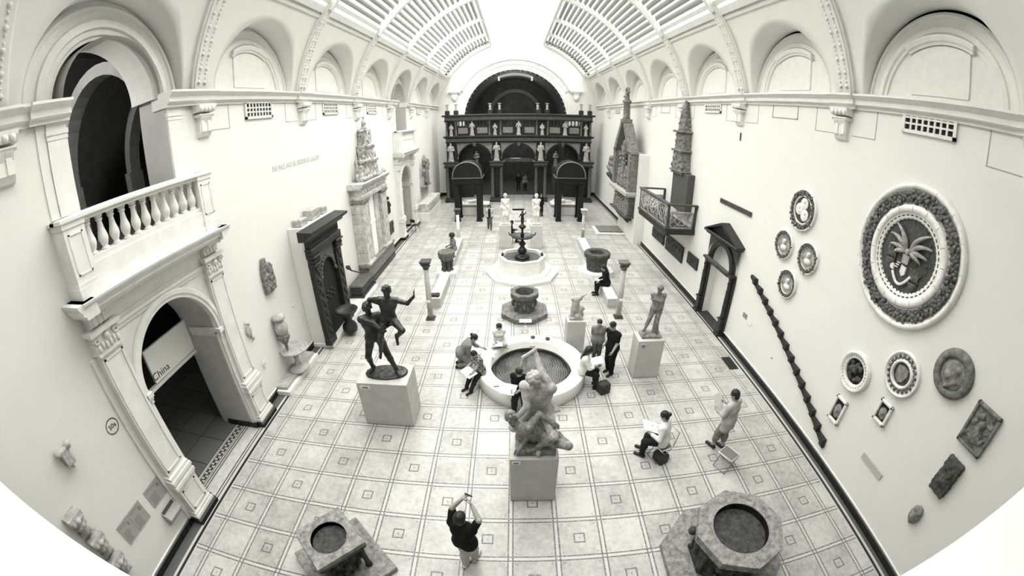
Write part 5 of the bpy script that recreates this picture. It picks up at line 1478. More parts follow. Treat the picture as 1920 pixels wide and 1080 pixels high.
def tomb(x, label, lb2):
    q = thing('tomb_chest', label, 'tomb', (x, 24.6, 0))
    MB().bbox(-1.05, 1.05, -.6, .6, 0, .66, .02).build('chest', M_marb, q)
    MB().bbox(-1.1, 1.1, -.65, .65, .66, .74, .02).build('slab', M_scr3, q)
    s = SDF(.06)
    s.cone((-.5, 0, .9), (.45, 0, .9), .2, .17).cone((.45, -.08, .86), (.95, -.1, .84), .11, .09).cone((.45, .08, .86), (.95, .1, .84), .11, .09).ball((-.78, 0, 1.0), .13).cone((-.5, -.22, .95), (0, -.2, 1.05), .07).cone((-.5, .22, .95), (0, .2, 1.05), .07)
    s.box((-.8, 0, .84), (.2, .3, .05), r=.04).box((0, 0, .8), (1.0, .5, .03), r=.02)
    s.plane((0, 0, .752), (0, 0, -1))
    V, F = s.mesh(.03, noise=.015, nscale=8)
    o = mesh_obj('tomb_effigy', [(V, F)], M_tomb); o.location = (x, 24.6, 0); tag(o, lb2, 'effigy')
tomb(-3.3, 'pale tomb chest behind the left black canopy', 'white reclining figure lying on the tomb behind the left canopy')
tomb(3.4, 'pale tomb chest behind the right black canopy', 'white reclining figure lying on the tomb behind the right canopy')

# display cases on the aisle
M_glass = None
def glass_mat():
    t = NT('clear_case_glass'); b = t.n('ShaderNodeBsdfPrincipled'); b.inputs['Base Color'].default_value = (.95, .97, .95, 1); b.inputs['Roughness'].default_value = .03
    b.inputs['Transmission Weight'].default_value = 1.0; b.inputs['IOR'].default_value = 1.2; t.link(b.outputs[0], t.out.inputs[0]); return t.m
M_glass = glass_mat()
q = thing('glass_case', 'small glass display case on a white base in the aisle before the screen', 'display case', (-.08, 24.4, 0))
MB().bbox(-.5, .5, -.3, .3, 0, .3, .01).build('base', M_marb, q)
MB().bbox(-.42, .42, -.24, .24, .3, .36, .01).build('plinth', M_scr3, q)
MB().box(-.46, .46, -.28, .28, .36, .82).build('glass_cover', M_glass, q)
q = thing('display_table', 'low white display table with grey relief behind the bronze fountain', 'display table', (.03, 20.2, 0))
MB().bbox(-.65, .65, -.4, .4, 0, .5, .02).build('body', M_marb, q)
MB().bbox(-.4, .4, -.2, .25, .5, .54, .01).build('relief', M_scr3, q)
# ------------------------------------------------------------------ things standing on the floor
M_plinth = stone('painted_plinth', .42, .52, 3, .6, .03, spec=.15)
M_card = plain('label_card', .75, .6)
M_white = stone('white_limestone', .70, .82, 5, .6, .06, spec=.2)
M_bench = plain('bench_paint', .78, .5)
M_basing = stone('font_grey_stone', .05, .18, 8, .7, .5, fine=26)
E0 = .004

def plinth(name, x0, x1, y0, y1, h, label, card=None, cmat=None):
    r = thing(name, label, 'plinth', ((x0 + x1) / 2, (y0 + y1) / 2, 0))
    w, d = (x1 - x0) / 2, (y1 - y0) / 2
    MB().bbox(-w, w, -d, d, .03, h, .008).box(-w + .02, w - .02, -d + .02, d - .02, 0, .03).build('block', M_plinth, r)
    if card:
        cx, cz, cw, ch = card
        MB().box(cx - cw / 2, cx + cw / 2, -d - .012, -d - .001, cz - ch / 2, cz + ch / 2).build('label_card', cmat or M_card, r)
        MB().box(cx - cw * .3, cx + cw * .3, -d - .014, -d - .012, cz - ch * .25, cz + ch * .3).build('print', M_tl, r)
    return r
HA, HB, HC, HD = 1.36, 1.36, 1.30, 1.13
plinth('statue_plinth', -4.19, -2.90, 2.22, 3.08, HA, 'wide white plinth under the bronze pair of figures, left of the round pool', (-.42, HA - .12, .26, .09))
plinth('statue_plinth', -.455, .46, .05, .98, HB, 'white plinth under the struggling stone group in the centre foreground', (-.34, HB - .09, .16, .08))
plinth('statue_plinth', 3.13, 3.93, 4.22, 4.80, HC, 'tall white plinth under the standing nude youth on the right', (-.24, HC - .17, .17, .17), M_plinth)
plinth('statue_plinth', 1.27, 1.86, 5.70, 6.20, HD, 'narrow white plinth under the broken torso behind the round pool')
plinth('statue_plinth', -1.22, -.56, 16.12, 16.75, 1.34, 'white plinth under the left one of the two draped marble statues')
plinth('statue_plinth', .53, 1.17, 16.05, 16.70, 1.34, 'white plinth under the right one of the two draped marble statues')

# round pool
PC = (.12, 4.5)
r = thing('round_pool', 'large round white pool basin with dark rippled water in the middle of the floor', 'fountain', (PC[0], PC[1], 0))
MB().lathe([(1.56, .0), (1.56, .03), (1.585, .05), (1.585, .42), (1.57, .45), (1.21, .45), (1.19, .43), (1.19, .10), (1.12, .06)], (0, 0, 0), 72, caps=False).build('curb', M_bench, r)
t = NT('rippled_dark_water'); tc = t.obj(); sep = t.n('ShaderNodeSeparateXYZ'); t.link(tc, sep.inputs[0])
def rip(cx, cy, f):
    dx = t.m_('SUBTRACT', sep.outputs[0], cx); dy = t.m_('SUBTRACT', sep.outputs[1], cy)
    return t.m_('SINE', t.m_('MULTIPLY', t.m_('SQRT', t.m_('ADD', t.m_('MULTIPLY', dx, dx), t.m_('MULTIPLY', dy, dy))), f))
hgt = t.m_('ADD', t.m_('ADD', rip(-.55, .0, 95), rip(.15, .35, 80)), t.m_('MULTIPLY', t.noise(9, 5), 5.0))
b = t.bsdf(t.mix(t.ramp(t.noise(2.2, 4), .4, .62), g2(.012), g2(.06)), .14, 0, hgt, .8, .0016, .28)
MB().lathe([(.001, .16), (.6, .16), (1.13, .16)], (0, 0, 0), 64, caps=False).build('water', t.m, r, fixn=False)
MB().lathe([(1.188, .14), (1.14, .14), (1.10, .26), (1.06, .26), (1.06, .1)], (0, 0, 0), 64, caps=False).build('dark_liner', M_skirt, r)

# octagonal bronze fountain
FC = (-.01, 12.5)
def octa(mb, r0, z0, z1, rot=0.0, n=8, r1=None):
    return mb.lathe([(r0, z0), (r0 if r1 is None else r1, z1)], (0, 0, 0), n, rot=rot, smooth=False)
r = thing('octagonal_fountain', 'white octagonal stepped fountain with dark bronze stem on the centre line', 'fountain', (FC[0], FC[1], 0))
octa(MB(), 1.74, 0, .12).build('lower_step', M_white, r); octa(MB(), 1.40, .12, .24).build('upper_step', M_white, r)
MB().lathe([(1.1, .24), (1.1, .83), (1.13, .86), (1.13, .90), (.96, .90), (.94, .7)], (0, 0, 0), 8, smooth=False, caps=False).build('basin_wall', M_white, r)
MB().lathe([(.001, .76), (.96, .76)], (0, 0, 0), 8, smooth=False, caps=False).build('water', stone('fountain_water', .05, .09, 4, .1, .2, spec=.8), r, fixn=False)
M_brz = stone('black_bronze', .006, .025, 8, .3, .15, metal=.3, spec=.5)
MB().lathe([(.36, .76), (.36, .84), (.30, .90), (.17, .94), (.15, 1.0), (.22, 1.08), (.2, 1.2), (.12, 1.28), (.10, 1.36), (.17, 1.44), (.15, 1.52), (.07, 1.6), (.07, 1.72), (.2, 1.74)], (0, 0, 0), 20).build('stem', M_brz, r)
MB().lathe([(.05, 1.70), (.3, 1.73), (.5, 1.80), (.54, 1.86), (.52, 1.87), (.46, 1.83), (.2, 1.77), (.06, 1.77)], (0, 0, 0), 28).build('dish', M_brz, r)
DISH = [c for c in r.children if c.name.startswith('dish')][0]
for a in (0.2, PI - .2): MB().tube([(.5 * math.cos(a), .5 * math.sin(a), 1.83), (.6 * math.cos(a), .6 * math.sin(a), 1.86), (.64 * math.cos(a), .64 * math.sin(a), 1.98)], [.04, .035, .02], 6).build('spout', M_brz, DISH)
MB().lathe([(.06, 1.76), (.10, 1.9), (.05, 2.0), (.05, 2.15), (.16, 2.24), (.17, 2.3), (.08, 2.36), (.06, 2.42)], (0, 0, 0), 14).build('upper_stem', M_brz, r)
mesh_obj('bronze_figure', [SDF(.02).cone((-.03, 0, 2.42), (-.03, 0, 2.68), .035, .05).cone((.03, 0, 2.42), (.03, 0, 2.68), .035, .05).cone((0, 0, 2.66), (0, 0, 2.86), .06, .07).ball((0, 0, 2.97), .055).cone((.07, 0, 2.86), (.17, -.03, 2.96), .03, .02).cone((-.07, 0, 2.86), (-.14, -.05, 2.74), .03, .02).mesh(.012)], M_brz, r)
for sg in (-1, 1):
    mesh_obj('bronze_lion', [SDF(.03).cone((sg * .92, -.12, .97), (sg * .92, .08, .96), .05, .055).ball((sg * .92, -.2, 1.03), .055).cone((sg * .96, -.16, .97), (sg * .96, -.16, .92), .02).cone((sg * .88, -.16, .97), (sg * .88, -.16, .92), .02).mesh(.014)], M_brz, r)
mb = MB().box(.35, .6, -1.42, -1.38, .1, .3); 
for dx in (-.42,): 
    o = MB().bbox(-.14, .14, -.05, .05, 0, .035, .004).build('fountain_label', M_card); o.location = (-.62, 11.25, .124); o.rotation_euler.z = -.4; tag(o, 'small white label slab lying on the fountain step, front left', 'label')

# octagonal well head on the centre line
r = thing('well_head', 'grey carved octagonal well head on a grey octagonal base before the bronze fountain', 'well head', (0, 8.40, 0))
octa(MB(), .93, 0, .19, PI / 8).build('base', M_stone, r)
mb = MB(); mb.lathe([(.43, .19), (.42, .3), (.43, .66), (.50, .72), (.55, .79), (.56, .92), (.54, .94), (.37, .94), (.35, .85), (.33, .3), (.01, .28)], (0, 0, 0), 8, rot=PI / 8, smooth=False)
for k in range(8):
    a = k * PI / 4; mb.ball((.42 * math.cos(a), .42 * math.sin(a), .46), .075, 7, 5, (1, 1, 2.0)); mb.ball((.45 * math.cos(a + PI / 8), .45 * math.sin(a + PI / 8), .62), .055, 6, 5)
mb.build('drum', M_basing, r)
r = thing('label_stand', 'small white label on a thin stand before the octagonal well head', 'label', (.02, 7.40, 0))
MB().cyl((0, 0, 0), .012, 0, .22, 8).cyl((0, 0, 0), .07, 0, .012, 12).build('stand', M_trim, r)
MB().add([(-.22, -.05, .2), (.22, -.05, .2), (.22, .06, .27), (-.22, .06, .27)], [(0, 1, 2, 3)]).add([(-.22, -.05, .19), (.22, -.05, .19), (.22, .06, .26), (-.22, .06, .26)], [(0, 1, 2, 3)]).build('card', M_card, r)
# round well head on the right
r = thing('well_head', 'dark round bucket-shaped well head on a white octagonal base right of the bronze fountain', 'well head', (3.55, 12.5, 0))
octa(MB(), .86, 0, .2, PI / 8).build('base', M_white, r)
MB().lathe([(.46, .2), (.47, .26), (.53, .8), (.56, .84), (.62, .86), (.63, 1.05), (.60, 1.08), (.38, 1.08), (.36, 1.0), (.34, .4), (.01, .38)], (0, 0, 0), 28).build('drum', M_stoned, r)
# font on the left
r = thing('stone_font', 'dark carved stone font with bowl on clustered shafts, on a white slab at left', 'font', (-3.58, 12.5, 0))
MB().bbox(-.50, .48, -.42, .45, 0, .17, .015).build('slab', M_white, r)
mb = MB()
for k in range(6): a = k * PI / 3; mb.lathe([(.10, .17), (.10, .25), (.07, .28), (.075, .58), (.11, .62), (.11, .68)], (.2 * math.cos(a), .2 * math.sin(a), 0), 10)
mb.cyl((0, 0, 0), .15, .17, .66, 12)
mb.build('shafts', M_stoned, r)
mb = MB(); mb.lathe([(.2, .64), (.30, .70), (.38, .84), (.41, .98), (.41, 1.08), (.40, 1.11), (.33, 1.11), (.26, 1.02), (.01, .98)], (0, 0, 0), 24)
for k in range(10): a = k * PI / 5; mb.ball((.35 * math.cos(a), .35 * math.sin(a), .86), .07, 6, 5)
mb.build('bowl', M_basing, r)

# slender columns with capitals
def column(x, y, h, label, mat, cap):
    r = thing('slender_column', label, 'column', (x, y, 0), 0, 'slender columns beside the benches')
    MB().bbox(-.17, .17, -.17, .17, 0, .05, .01).lathe([(.14, .05), (.15, .09), (.11, .13)], (0, 0, 0), 16).build('base', M_stoned, r)
    MB().lathe([(.105, .13), (.10, h * .5), (.088, h - .34)], (0, 0, 0), 18).build('shaft', mat, r)
    mb = MB(); mb.lathe([(.095, h - .34), (.12, h - .28), (.12, h - .1), (.15, h - .06)], (0, 0, 0), 14); mb.bbox(-.19, .19, -.19, .19, h - .07, h, .012)
    for k in range(4):
        a = PI / 4 + k * PI / 2; mb.ball((.16 * math.cos(a), .16 * math.sin(a), h - .12), .06, 7, 5); mb.ball((.12 * math.cos(a + PI / 4), .12 * math.sin(a + PI / 4), h - .2), .05, 6, 5)
    mb.build('capital', cap, r)
    MB().bbox(-.07, .07, -.14, -.10, .74, .82, .004).build('label_card', M_card, r)
M_colm = stone('column_marble', .34, .52, 3, .5, .1, fine=14)
column(-3.52, 7.96, 2.34, 'slender marble column with dark capital, near left', M_colm, M_stoned)
column(3.58, 8.04, 2.27, 'slender marble column with grey capital, near right', M_colm, M_basing)
column(-3.72, 17.62, 1.98, 'slender pale column with dark capital, far left', M_white, M_stoned)
column(3.72, 17.62, 1.96, 'slender pale column with pale capital, far right', M_colm, M_colm)
# benches
def bench(x0, x1, y0, y1, h, label):
    r = thing('white_bench', label, 'bench', ((x0 + x1) / 2, (y0 + y1) / 2, 0), 0, 'white box benches')
    w, d = (x1 - x0) / 2, (y1 - y0) / 2
    MB().bbox(-w + .015, w - .015, -d + .02, d - .02, 0, h - .07, .006).build('body', M_plinth, r)
    MB().bbox(-w, w, -d, d, h - .065, h, .01).build('seat', M_bench, r)
bench(-3.69, -3.28, 8.82, 11.5, .46, 'white box bench between the near left column and the stone font')
bench(3.30, 3.70, 8.84, 10.95, .42, 'white box bench beside the near right column, a person in black sits on it')
bench(3.30, 3.74, 13.5, 16.9, .42, 'white box bench behind the round well head on the right')
bench(-3.80, -3.38, 13.3, 16.9, .42, 'white box bench behind the stone font on the left')
o = mesh_obj('dark_coat', [SDF(.04).box((0, 0, .04), (.15, .1, .03), r=.03).ball((.08, .03, .09), .05).plane((0, 0, 0.002), (0, 0, -1)).mesh(.015, noise=.008, nscale=14)], M_ink); o.location = (-3.5, 8.98, .462); tag(o, 'dark folded coat on the near end of the left white bench', 'coat')

# big square well head, front left
M_wh = stone('speckled_well_stone', .10, .34, 9, .8, .5, fine=40)
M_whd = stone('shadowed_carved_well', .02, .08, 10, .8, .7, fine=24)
r = thing('square_well_head', 'square stone well head on a square slab at the bottom left corner', 'well head', (-3.52, -1.74, 0), math.radians(47))
MB().bbox(-.74, .74, -.74, .74, 0, .15, .015).build('base', M_wh, r)
mb = MB(); mb.lathe([(.34, .15), (.34, .24), (.38, .55), (.43, .90)], (0, 0, 0), 24)
for k in range(16):
    a = k * PI / 8; mb.ball((.40 * math.cos(a), .40 * math.sin(a), .52 + .2 * (k % 2)), .085, 7, 5, (1, 1, 1.5)); mb.ball((.37 * math.cos(a + .2), .37 * math.sin(a + .2), .32), .07, 6, 5)
for k in range(4): a = PI / 4 + k * PI / 2; mb.lathe([(.07, .15), (.05, .3), (.05, .7), (.1, .88)], (.52 * math.cos(a), .52 * math.sin(a), 0), 8)
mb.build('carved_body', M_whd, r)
def holed_top(w, z0, z1, hr, n=48, octr=None):
    mb = MB()
    def edge(a):
        if octr:
            b = (a % (PI / 4)) - PI / 8; return octr * math.cos(PI / 8) / math.cos(b)
        return w / max(abs(math.cos(a)), abs(math.sin(a)))
    angs = [2 * PI * i / n for i in range(n)]
    if not octr: angs = sorted(angs)
    for za, flip in ((z1, False),):
        vs = [(hr * math.cos(a), hr * math.sin(a), za) for a in angs] + [(edge(a) * math.cos(a), edge(a) * math.sin(a), za) for a in angs]
        mb.add(vs, [(i, (i + 1) % n, n + (i + 1) % n, n + i) for i in range(n)])
    vs = [(edge(a) * math.cos(a), edge(a) * math.sin(a), z) for z in (z0, z1) for a in angs]
    mb.add(vs, [(i, (i + 1) % n, n + (i + 1) % n, n + i) for i in range(n)])
    vs = [(hr * math.cos(a), hr * math.sin(a), z) for z in (z1, z1 - .03) for a in angs]
    mb.add(vs, [(i, (i + 1) % n, n + (i + 1) % n, n + i) for i in range(n)], True)
    vs = [(q * math.cos(a), q * math.sin(a), z0) for q in (hr, 1) for a in angs]
    vs = [(hr * math.cos(a), hr * math.sin(a), z0) for a in angs] + [(edge(a) * math.cos(a), edge(a) * math.sin(a), z0) for a in angs]
    mb.add(vs, [(i, (i + 1) % n, n + (i + 1) % n, n + i) for i in range(n)])
    return mb
mb = holed_top(.475, .94, 1.03, .335); mb.build('top_slab', M_wh, r)
o = MB(); 
mb = MB()
for p in (-1, 1): mb.bbox(-.47, .47, p * .46 - .03, p * .46 + .03, .87, .94, .02); mb.bbox(p * .46 - .03, p * .46 + .03, -.47, .47, .87, .94, .02)
mb.build('cornice', M_whd, r)
MB().lathe([(.335, 1.01), (.33, .6), (.30, .17), (.001, .165)], (0, 0, 0), 32, caps=False).build('well_shaft', stone('well_inside_shaded', .001, .006, 6, .9, .2, spec=.0), r, fixn=False)  # shade of the deep shaft is put into the near-black colour
# big octagonal well head, front right
r = thing('octagonal_well_head', 'large octagonal stone well head at the bottom right of the floor', 'well head', (3.58, -1.74, 0), 0)
MB().lathe([(1.27, 0), (1.27, .14)], (0, 0, 0), 8, rot=PI / 8, smooth=False).build('base', M_wh, r)
mb = MB(); mb.lathe([(.72, .14), (.72, .22), (.68, .26), (.68, .78), (.74, .86), (.80, .93)], (0, 0, 0), 8, rot=PI / 8, smooth=False)
for k in range(8):
    a = k * PI / 4 + PI / 8; mb.lathe([(.08, .22), (.05, .3), (.05, .7), (.1, .84)], (.68 * math.cos(a), .68 * math.sin(a), 0), 8)
    a += PI / 8
    for j in range(7): rnd = random.Random(k * 9 + j); mb.ball((.62 * math.cos(a) - rnd.uniform(-.18, .18) * math.sin(a), .62 * math.sin(a) + rnd.uniform(-.18, .18) * math.cos(a), rnd.uniform(.35, .75)), rnd.uniform(.06, .1), 7, 5)
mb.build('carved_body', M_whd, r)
holed_top(0, .93, 1.1, .545, 64, .875).build('top_ring', M_wh, r)
mb = MB(); mb.lathe([(.545, 1.08), (.53, .8), (.50, .35), (.46, .17), (.001, .16)], (0, 0, 0), 40, caps=False); mb.build('well_shaft', stone('well_inside_grey_shaded', .005, .025, 6, .8, .4, spec=.05), r, fixn=False)  # shaft walls coloured dark to hold the shade inside
mb = MB()
for k, q in enumerate((.46, .39, .32)): mb.lathe([(q, .18), (q + .02, .21), (q, .23)], (0, 0, 0), 40, caps=False)
mb.lathe([(.001, .2), (.3, .19)], (0, 0, 0), 30, caps=False); mb.build('shaft_floor', M_stone, r, fixn=False)

# folding stools
M_tubeg = plain('stool_tube', .30, .3, .8)
def stool(x, y, rz, label, back=False):
    r = thing('folding_stool', label, 'stool', (x, y, 0), rz)
    H = .44
    MB().bbox(-.15, .15, -.19, .19, H - .012, H, .004).build('seat', plain('stool_canvas', .16, .8), r)
    mb = MB().tube([(-.17, -.2, H), (-.17, .2, H), (.17, .2, H), (.17, -.2, H)], .013, 6, True); mb.build('seat_frame', plain('stool_white_tube', .7, .4), r)
    for sg in (-1, 1):
        MB().tube([(-.2, sg * .18, .013), (.17, sg * .2, H)], .011, 6).build('leg', M_tubeg, r)
        MB().tube([(.2, sg * .18, .013), (-.17, sg * .2, H)], .011, 6).build('leg', M_tubeg, r)
    MB().tube([(-.2, -.18, .013), (-.2, .18, .013)], .011, 6).build('crossbar', M_tubeg, r); MB().tube([(.2, -.18, .013), (.2, .18, .013)], .011, 6).build('crossbar', M_tubeg, r)
    if back:
        MB().tube([(.17, -.2, H), (.24, -.2, H + .42), (.24, .2, H + .42), (.17, .2, H)], .012, 6).build('back_frame', M_tubeg, r)
    return r
stool(4.56, .58, .5, 'empty folding stool with pale frame behind the standing sketcher on the right')
stool(3.02, 1.12, .35, 'folding stool with a back under the seated person in a white cardigan', True)
o = mesh_obj('black_bag', [SDF(.05).box((0, 0, .13), (.10, .13, .10), r=.03).cone((-.05, 0, .26), (.05, 0, .26), .02).plane((0, 0, 0.003), (0, 0, -1)).mesh(.015, noise=.008, nscale=12)], M_ink); o.location = (3.02, 1.0, 0); o.rotation_euler.z = .4; tag(o, 'soft black bag on the floor under the folding stool with a back', 'bag')
o = mesh_obj('black_bag', [SDF(.05).box((0, 0, .16), (.12, .1, .13), r=.04).ball((0, .02, .3), .06).plane((0, 0, 0.003), (0, 0, -1)).mesh(.016, noise=.008, nscale=12)], M_ink); o.location = (2.12, 3.66, 0); o.rotation_euler.z = .4; tag(o, 'black bag on the floor at the feet of the woman in white by the pool', 'bag')
# drawing things on the pool rim
def sheet(a, q, w, d, rz, label, name='paper_sheet', mat=None, t_=.004):
    o = MB().bbox(-w / 2, w / 2, -d / 2, d / 2, 0, t_, .001).build(name, mat or M_card); o.location = (PC[0] + q * math.cos(a), PC[1] + q * math.sin(a), .452); o.rotation_euler.z = rz; return tag(o, label, 'paper')
sheet(math.radians(163), 1.33, .34, .3, .3, 'white drawing sheet on the pool rim by the kneeling woman')
sheet(math.radians(140), 1.38, .36, .24, .6, 'white open pad on the pool rim between the kneeling woman and the girl')
sheet(math.radians(95), 1.39, .34, .25, .1, 'grey open folder on the far pool rim', 'open_folder', plain('folder_grey', .5), .01)
sheet(math.radians(78), 1.38, .4, .3, -.2, 'large pale sheet on the far pool rim behind the pencil tin')
sheet(math.radians(62), 1.37, .5, .28, -.5, 'long pale drawing board on the far right of the pool rim', 'drawing_board', plain('board_pale', .55), .012)
for k, (a, lb) in enumerate(((86, 'small dark pencil tin on the far pool rim'), (66, 'small round tin on the pale drawing board'))):
    a = math.radians(a); o = MB().lathe([(.07, 0), (.07, .05), (.06, .055), (.01, .055)], (0, 0, 0), 14).ball((0.02, 0, .06), .03, 8, 5, (1, 1, .5)).build('pencil_tin', M_stoned); o.location = (PC[0] + 1.38 * math.cos(a), PC[1] + 1.38 * math.sin(a), .453 if k == 0 else .466); tag(o, lb, 'tin')
o = MB().tube([(-.07, 0, .012), (.07, .02, .012)], .012, 6).build('pencil_case', M_ink); o.location = (-.85, 3.38, .452); tag(o, 'short dark pencil case on the near left pool rim', 'pencil case')
# ------------------------------------------------------------------ figures: bodies grown as one implicit surface
def V3(*a): return np.array(a, float)
def unit(v): v = np.array(v, float); n = np.linalg.norm(v); return v / n if n > 1e-9 else v
def ik(a, t, l1, l2, pole):
    a, t = np.array(a, float), np.array(t, float); d = t - a; L = np.linalg.norm(d); L2 = min(max(L, abs(l1 - l2) + .01), l1 + l2 - .004)
    u = d / max(L, 1e-6); t = a + u * L2
    x = (l1 * l1 - l2 * l2 + L2 * L2) / (2 * L2); h = math.sqrt(max(l1 * l1 - x * x, 0))
    p = np.array(pole, float); p = p - u * (p @ u); p = unit(p) if np.linalg.norm(p) > 1e-6 else V3(0, 0, -1)
    return a + u * x + p * h, t
def skeleton(H=1.75, pel=(0, 0, .95), face=0.0, lean=(0, 0, 1), chest=None, look=None, L=None, R=None, le=(0, -.6, -.8), re=(0, -.6, -.8), LF=None, RF=None, lk=None, rk=None, ltoe=None, rtoe=None, sh=1.0, b=1.1, hs=1.1):
    """all positions in the figure's local metres; face = heading angle (0 looks along +y, positive turns left)"""
    s = H / 1.75; J = {'s': s, 'H': H, 'b': b, 'hs': hs}
    f = V3(-math.sin(face), math.cos(face), 0); r = V3(math.cos(face), math.sin(face), 0)
    cf = f if chest is None else V3(-math.sin(chest), math.cos(chest), 0)
    up = unit(lean); pel = np.array(pel, float)
    cr = unit(np.cross(cf, up)); cfu = unit(np.cross(up, cr))
    J.update(f=f, r=r, cf=cfu, cr=cr, up=up, pel=pel)
    J['neck'] = pel + up * .52 * s; J['chest'] = pel + up * .34 * s; J['waist'] = pel + up * .15 * s
    lk_ = cfu if look is None else unit(look)
    hu = unit(up * .7 + V3(0, 0, .6) + lk_ * .15); hu = unit(hu - lk_ * (hu @ lk_) * .8)
    J['head'] = J['neck'] + unit(up + hu * .8 + lk_ * .25) * .185 * s
    hr = unit(np.cross(lk_, hu)); J['hf'] = unit(np.cross(hu, hr)); J['hr'] = hr; J['hu'] = hu
    for n, sg, T, po in (('L', -1, L, le), ('R', 1, R, re)):
        S = J['neck'] - up * .055 * s + cr * sg * .185 * s * sh; J['sh' + n] = S
        if T is None: T = S + cr * sg * .08 * s - up * .50 * s + cfu * .06 * s
        P = r * po[0] * 1 + f * po[1] + V3(0, 0, po[2])
        J['el' + n], J['wr' + n] = ik(S, T, .29 * s, .255 * s, P)
    for n, sg, T, po, toe in (('L', -1, LF, lk, ltoe), ('R', 1, RF, rk, rtoe)):
        h = pel + r * sg * .09 * s - V3(0, 0, .02 * s); J['hip' + n] = h
        if T is None: T = V3(h[0], h[1], 0) + r * sg * .02 + V3(0, 0, .075 * s)
        P = f if po is None else np.array(po, float)
        J['kn' + n], J['an' + n] = ik(h, T, .43 * s, .42 * s, P)
        td = f if toe is None else unit(toe)
        J['toe' + n] = J['an' + n] + td * .17 * s - V3(0, 0, .045 * s) * (1 if toe is None or abs(td[2]) < .3 else 0)
        J['heel' + n] = J['an' + n] - td * .05 * s - V3(0, 0, .035 * s) * (1 if toe is None or abs(td[2]) < .3 else 0)
    return J
def torso(S, J, w=1.0, female=False, infl=0.0):
    s = J['s']; q_ = J['b'] * s; cr, cf, up = J['cr'], J['cf'], J['up']; k = .05 * s; w = w * J['b']
    S.cone(J['hipL'] + V3(0, 0, .03 * s), J['hipR'] + V3(0, 0, .03 * s), (.108 if female else .10) * s * w, k=k)
    for sg in (-1, 1):
        S.cone(J['pel'] + J['r'] * sg * .06 * s, J['waist'] + cr * sg * .05 * s, .095 * s * w, .085 * s * w, k=k)
        S.cone(J['waist'] + cr * sg * .05 * s, J['chest'] + cr * sg * .075 * s, .088 * s * w, .098 * s * w, k=k)
        S.cone(J['chest'] + cr * sg * .075 * s, J['neck'] - up * .07 * s + cr * sg * .08 * s, .10 * s * w, .075 * s * w, k=k)
        S.cone(J['neck'] - up * .05 * s, J['sh' + ('L' if sg < 0 else 'R')] - up * .01, .065 * s, .062 * s * w, k=k)
        if female: S.ball(J['chest'] + cr * sg * .075 * s + cf * .085 * s - up * .02 * s, .058 * s, k=k)
    return S
def arm(S, J, n, to=2.0, infl=0, k=.02):
    s = J['s']; q_ = J['b'] * s
    a, e, w = J['sh' + n], J['el' + n], J['wr' + n]
    S.cone(a, a + (e - a) * min(1, to), .056 * q_, .056 * q_ + (.042 - .056) * q_ * min(1, to), k=k * s)
    if to > 1: S.cone(e, e + (w - e) * (to - 1), .043 * q_, (.043 - .015 * (to - 1)) * q_, k=k * s)
    return S
def leg(S, J, n, to=2.0, foot=True, k=.03):
    s = J['s']; q_ = J['b'] * s; h, kn, an = J['hip' + n], J['kn' + n], J['an' + n]
    S.cone(h, h + (kn - h) * min(1, to), .088 * q_, .088 * q_ - .030 * q_ * min(1, to), k=k * s)
    if to > 1:
        S.cone(kn, kn + (an - kn) * (to - 1), .056 * q_, (.056 - .018 * (to - 1)) * q_, k=k * s)
        if to > 1.4:
            b = unit(np.cross(np.cross(an - kn, J['f'] if abs((an - kn)[2]) > .2 else V3(0, 0, 1)), an - kn))
            S.ball(kn + (an - kn) * .3 - b * .02 * s, .055 * q_, k=.04 * s)
    if foot: S.cone(J['heel' + n], J['toe' + n], .042 * s, .034 * s, k=.02 * s); S.cone(J['an' + n], J['heel' + n], .036 * s, .04 * s, k=.02 * s)
    return S
def head_sdf(J, k=1.0):
    s = J['s'] * k * J['hs']; c, f, r, u = J['head'], J['hf'], J['hr'], J['hu']; Rm = np.stack([r, f, u])
    S = SDF(.02 * s)
    S.ell(c + u * .02 * s, (.076 * s, .094 * s, .098 * s), Rm).ell(c - u * .045 * s + f * .018 * s, (.058 * s, .072 * s, .075 * s), Rm)
    S.cone(c - u * .10 * s + f * .055 * s, c - u * .095 * s + f * .062 * s, .024 * s, k=.02 * s)
    for sg in (-1, 1):
        S.ball(c + f * .095 * s + r * sg * .033 * s + u * .008 * s, .017 * s, k=.012 * s, sub=True)
        S.ball(c + f * .078 * s + r * sg * .031 * s + u * .006 * s, .0125 * s, k=.004 * s)
        S.cone(c + f * .088 * s + r * sg * .015 * s + u * .026 * s, c + f * .078 * s + r * sg * .05 * s + u * .024 * s, .008 * s, k=.012 * s)
        S.ell(c + r * sg * .078 * s - f * .008 * s - u * .002 * s, (.010 * s, .02 * s, .030 * s), Rm, k=.008 * s)
    S.cone(c + f * .09 * s + u * .015 * s, c + f * .112 * s - u * .022 * s, .008 * s, .013 * s, k=.012 * s)
    S.cone(c + f * .085 * s - u * .055 * s - r * .018 * s, c + f * .085 * s - u * .055 * s + r * .018 * s, .009 * s, k=.008 * s)
    S.cone(J['neck'] - J['up'] * .04 * s, c - u * .05 * s - f * .015 * s, .056 * s, .052 * s, k=.03 * s)
    return S
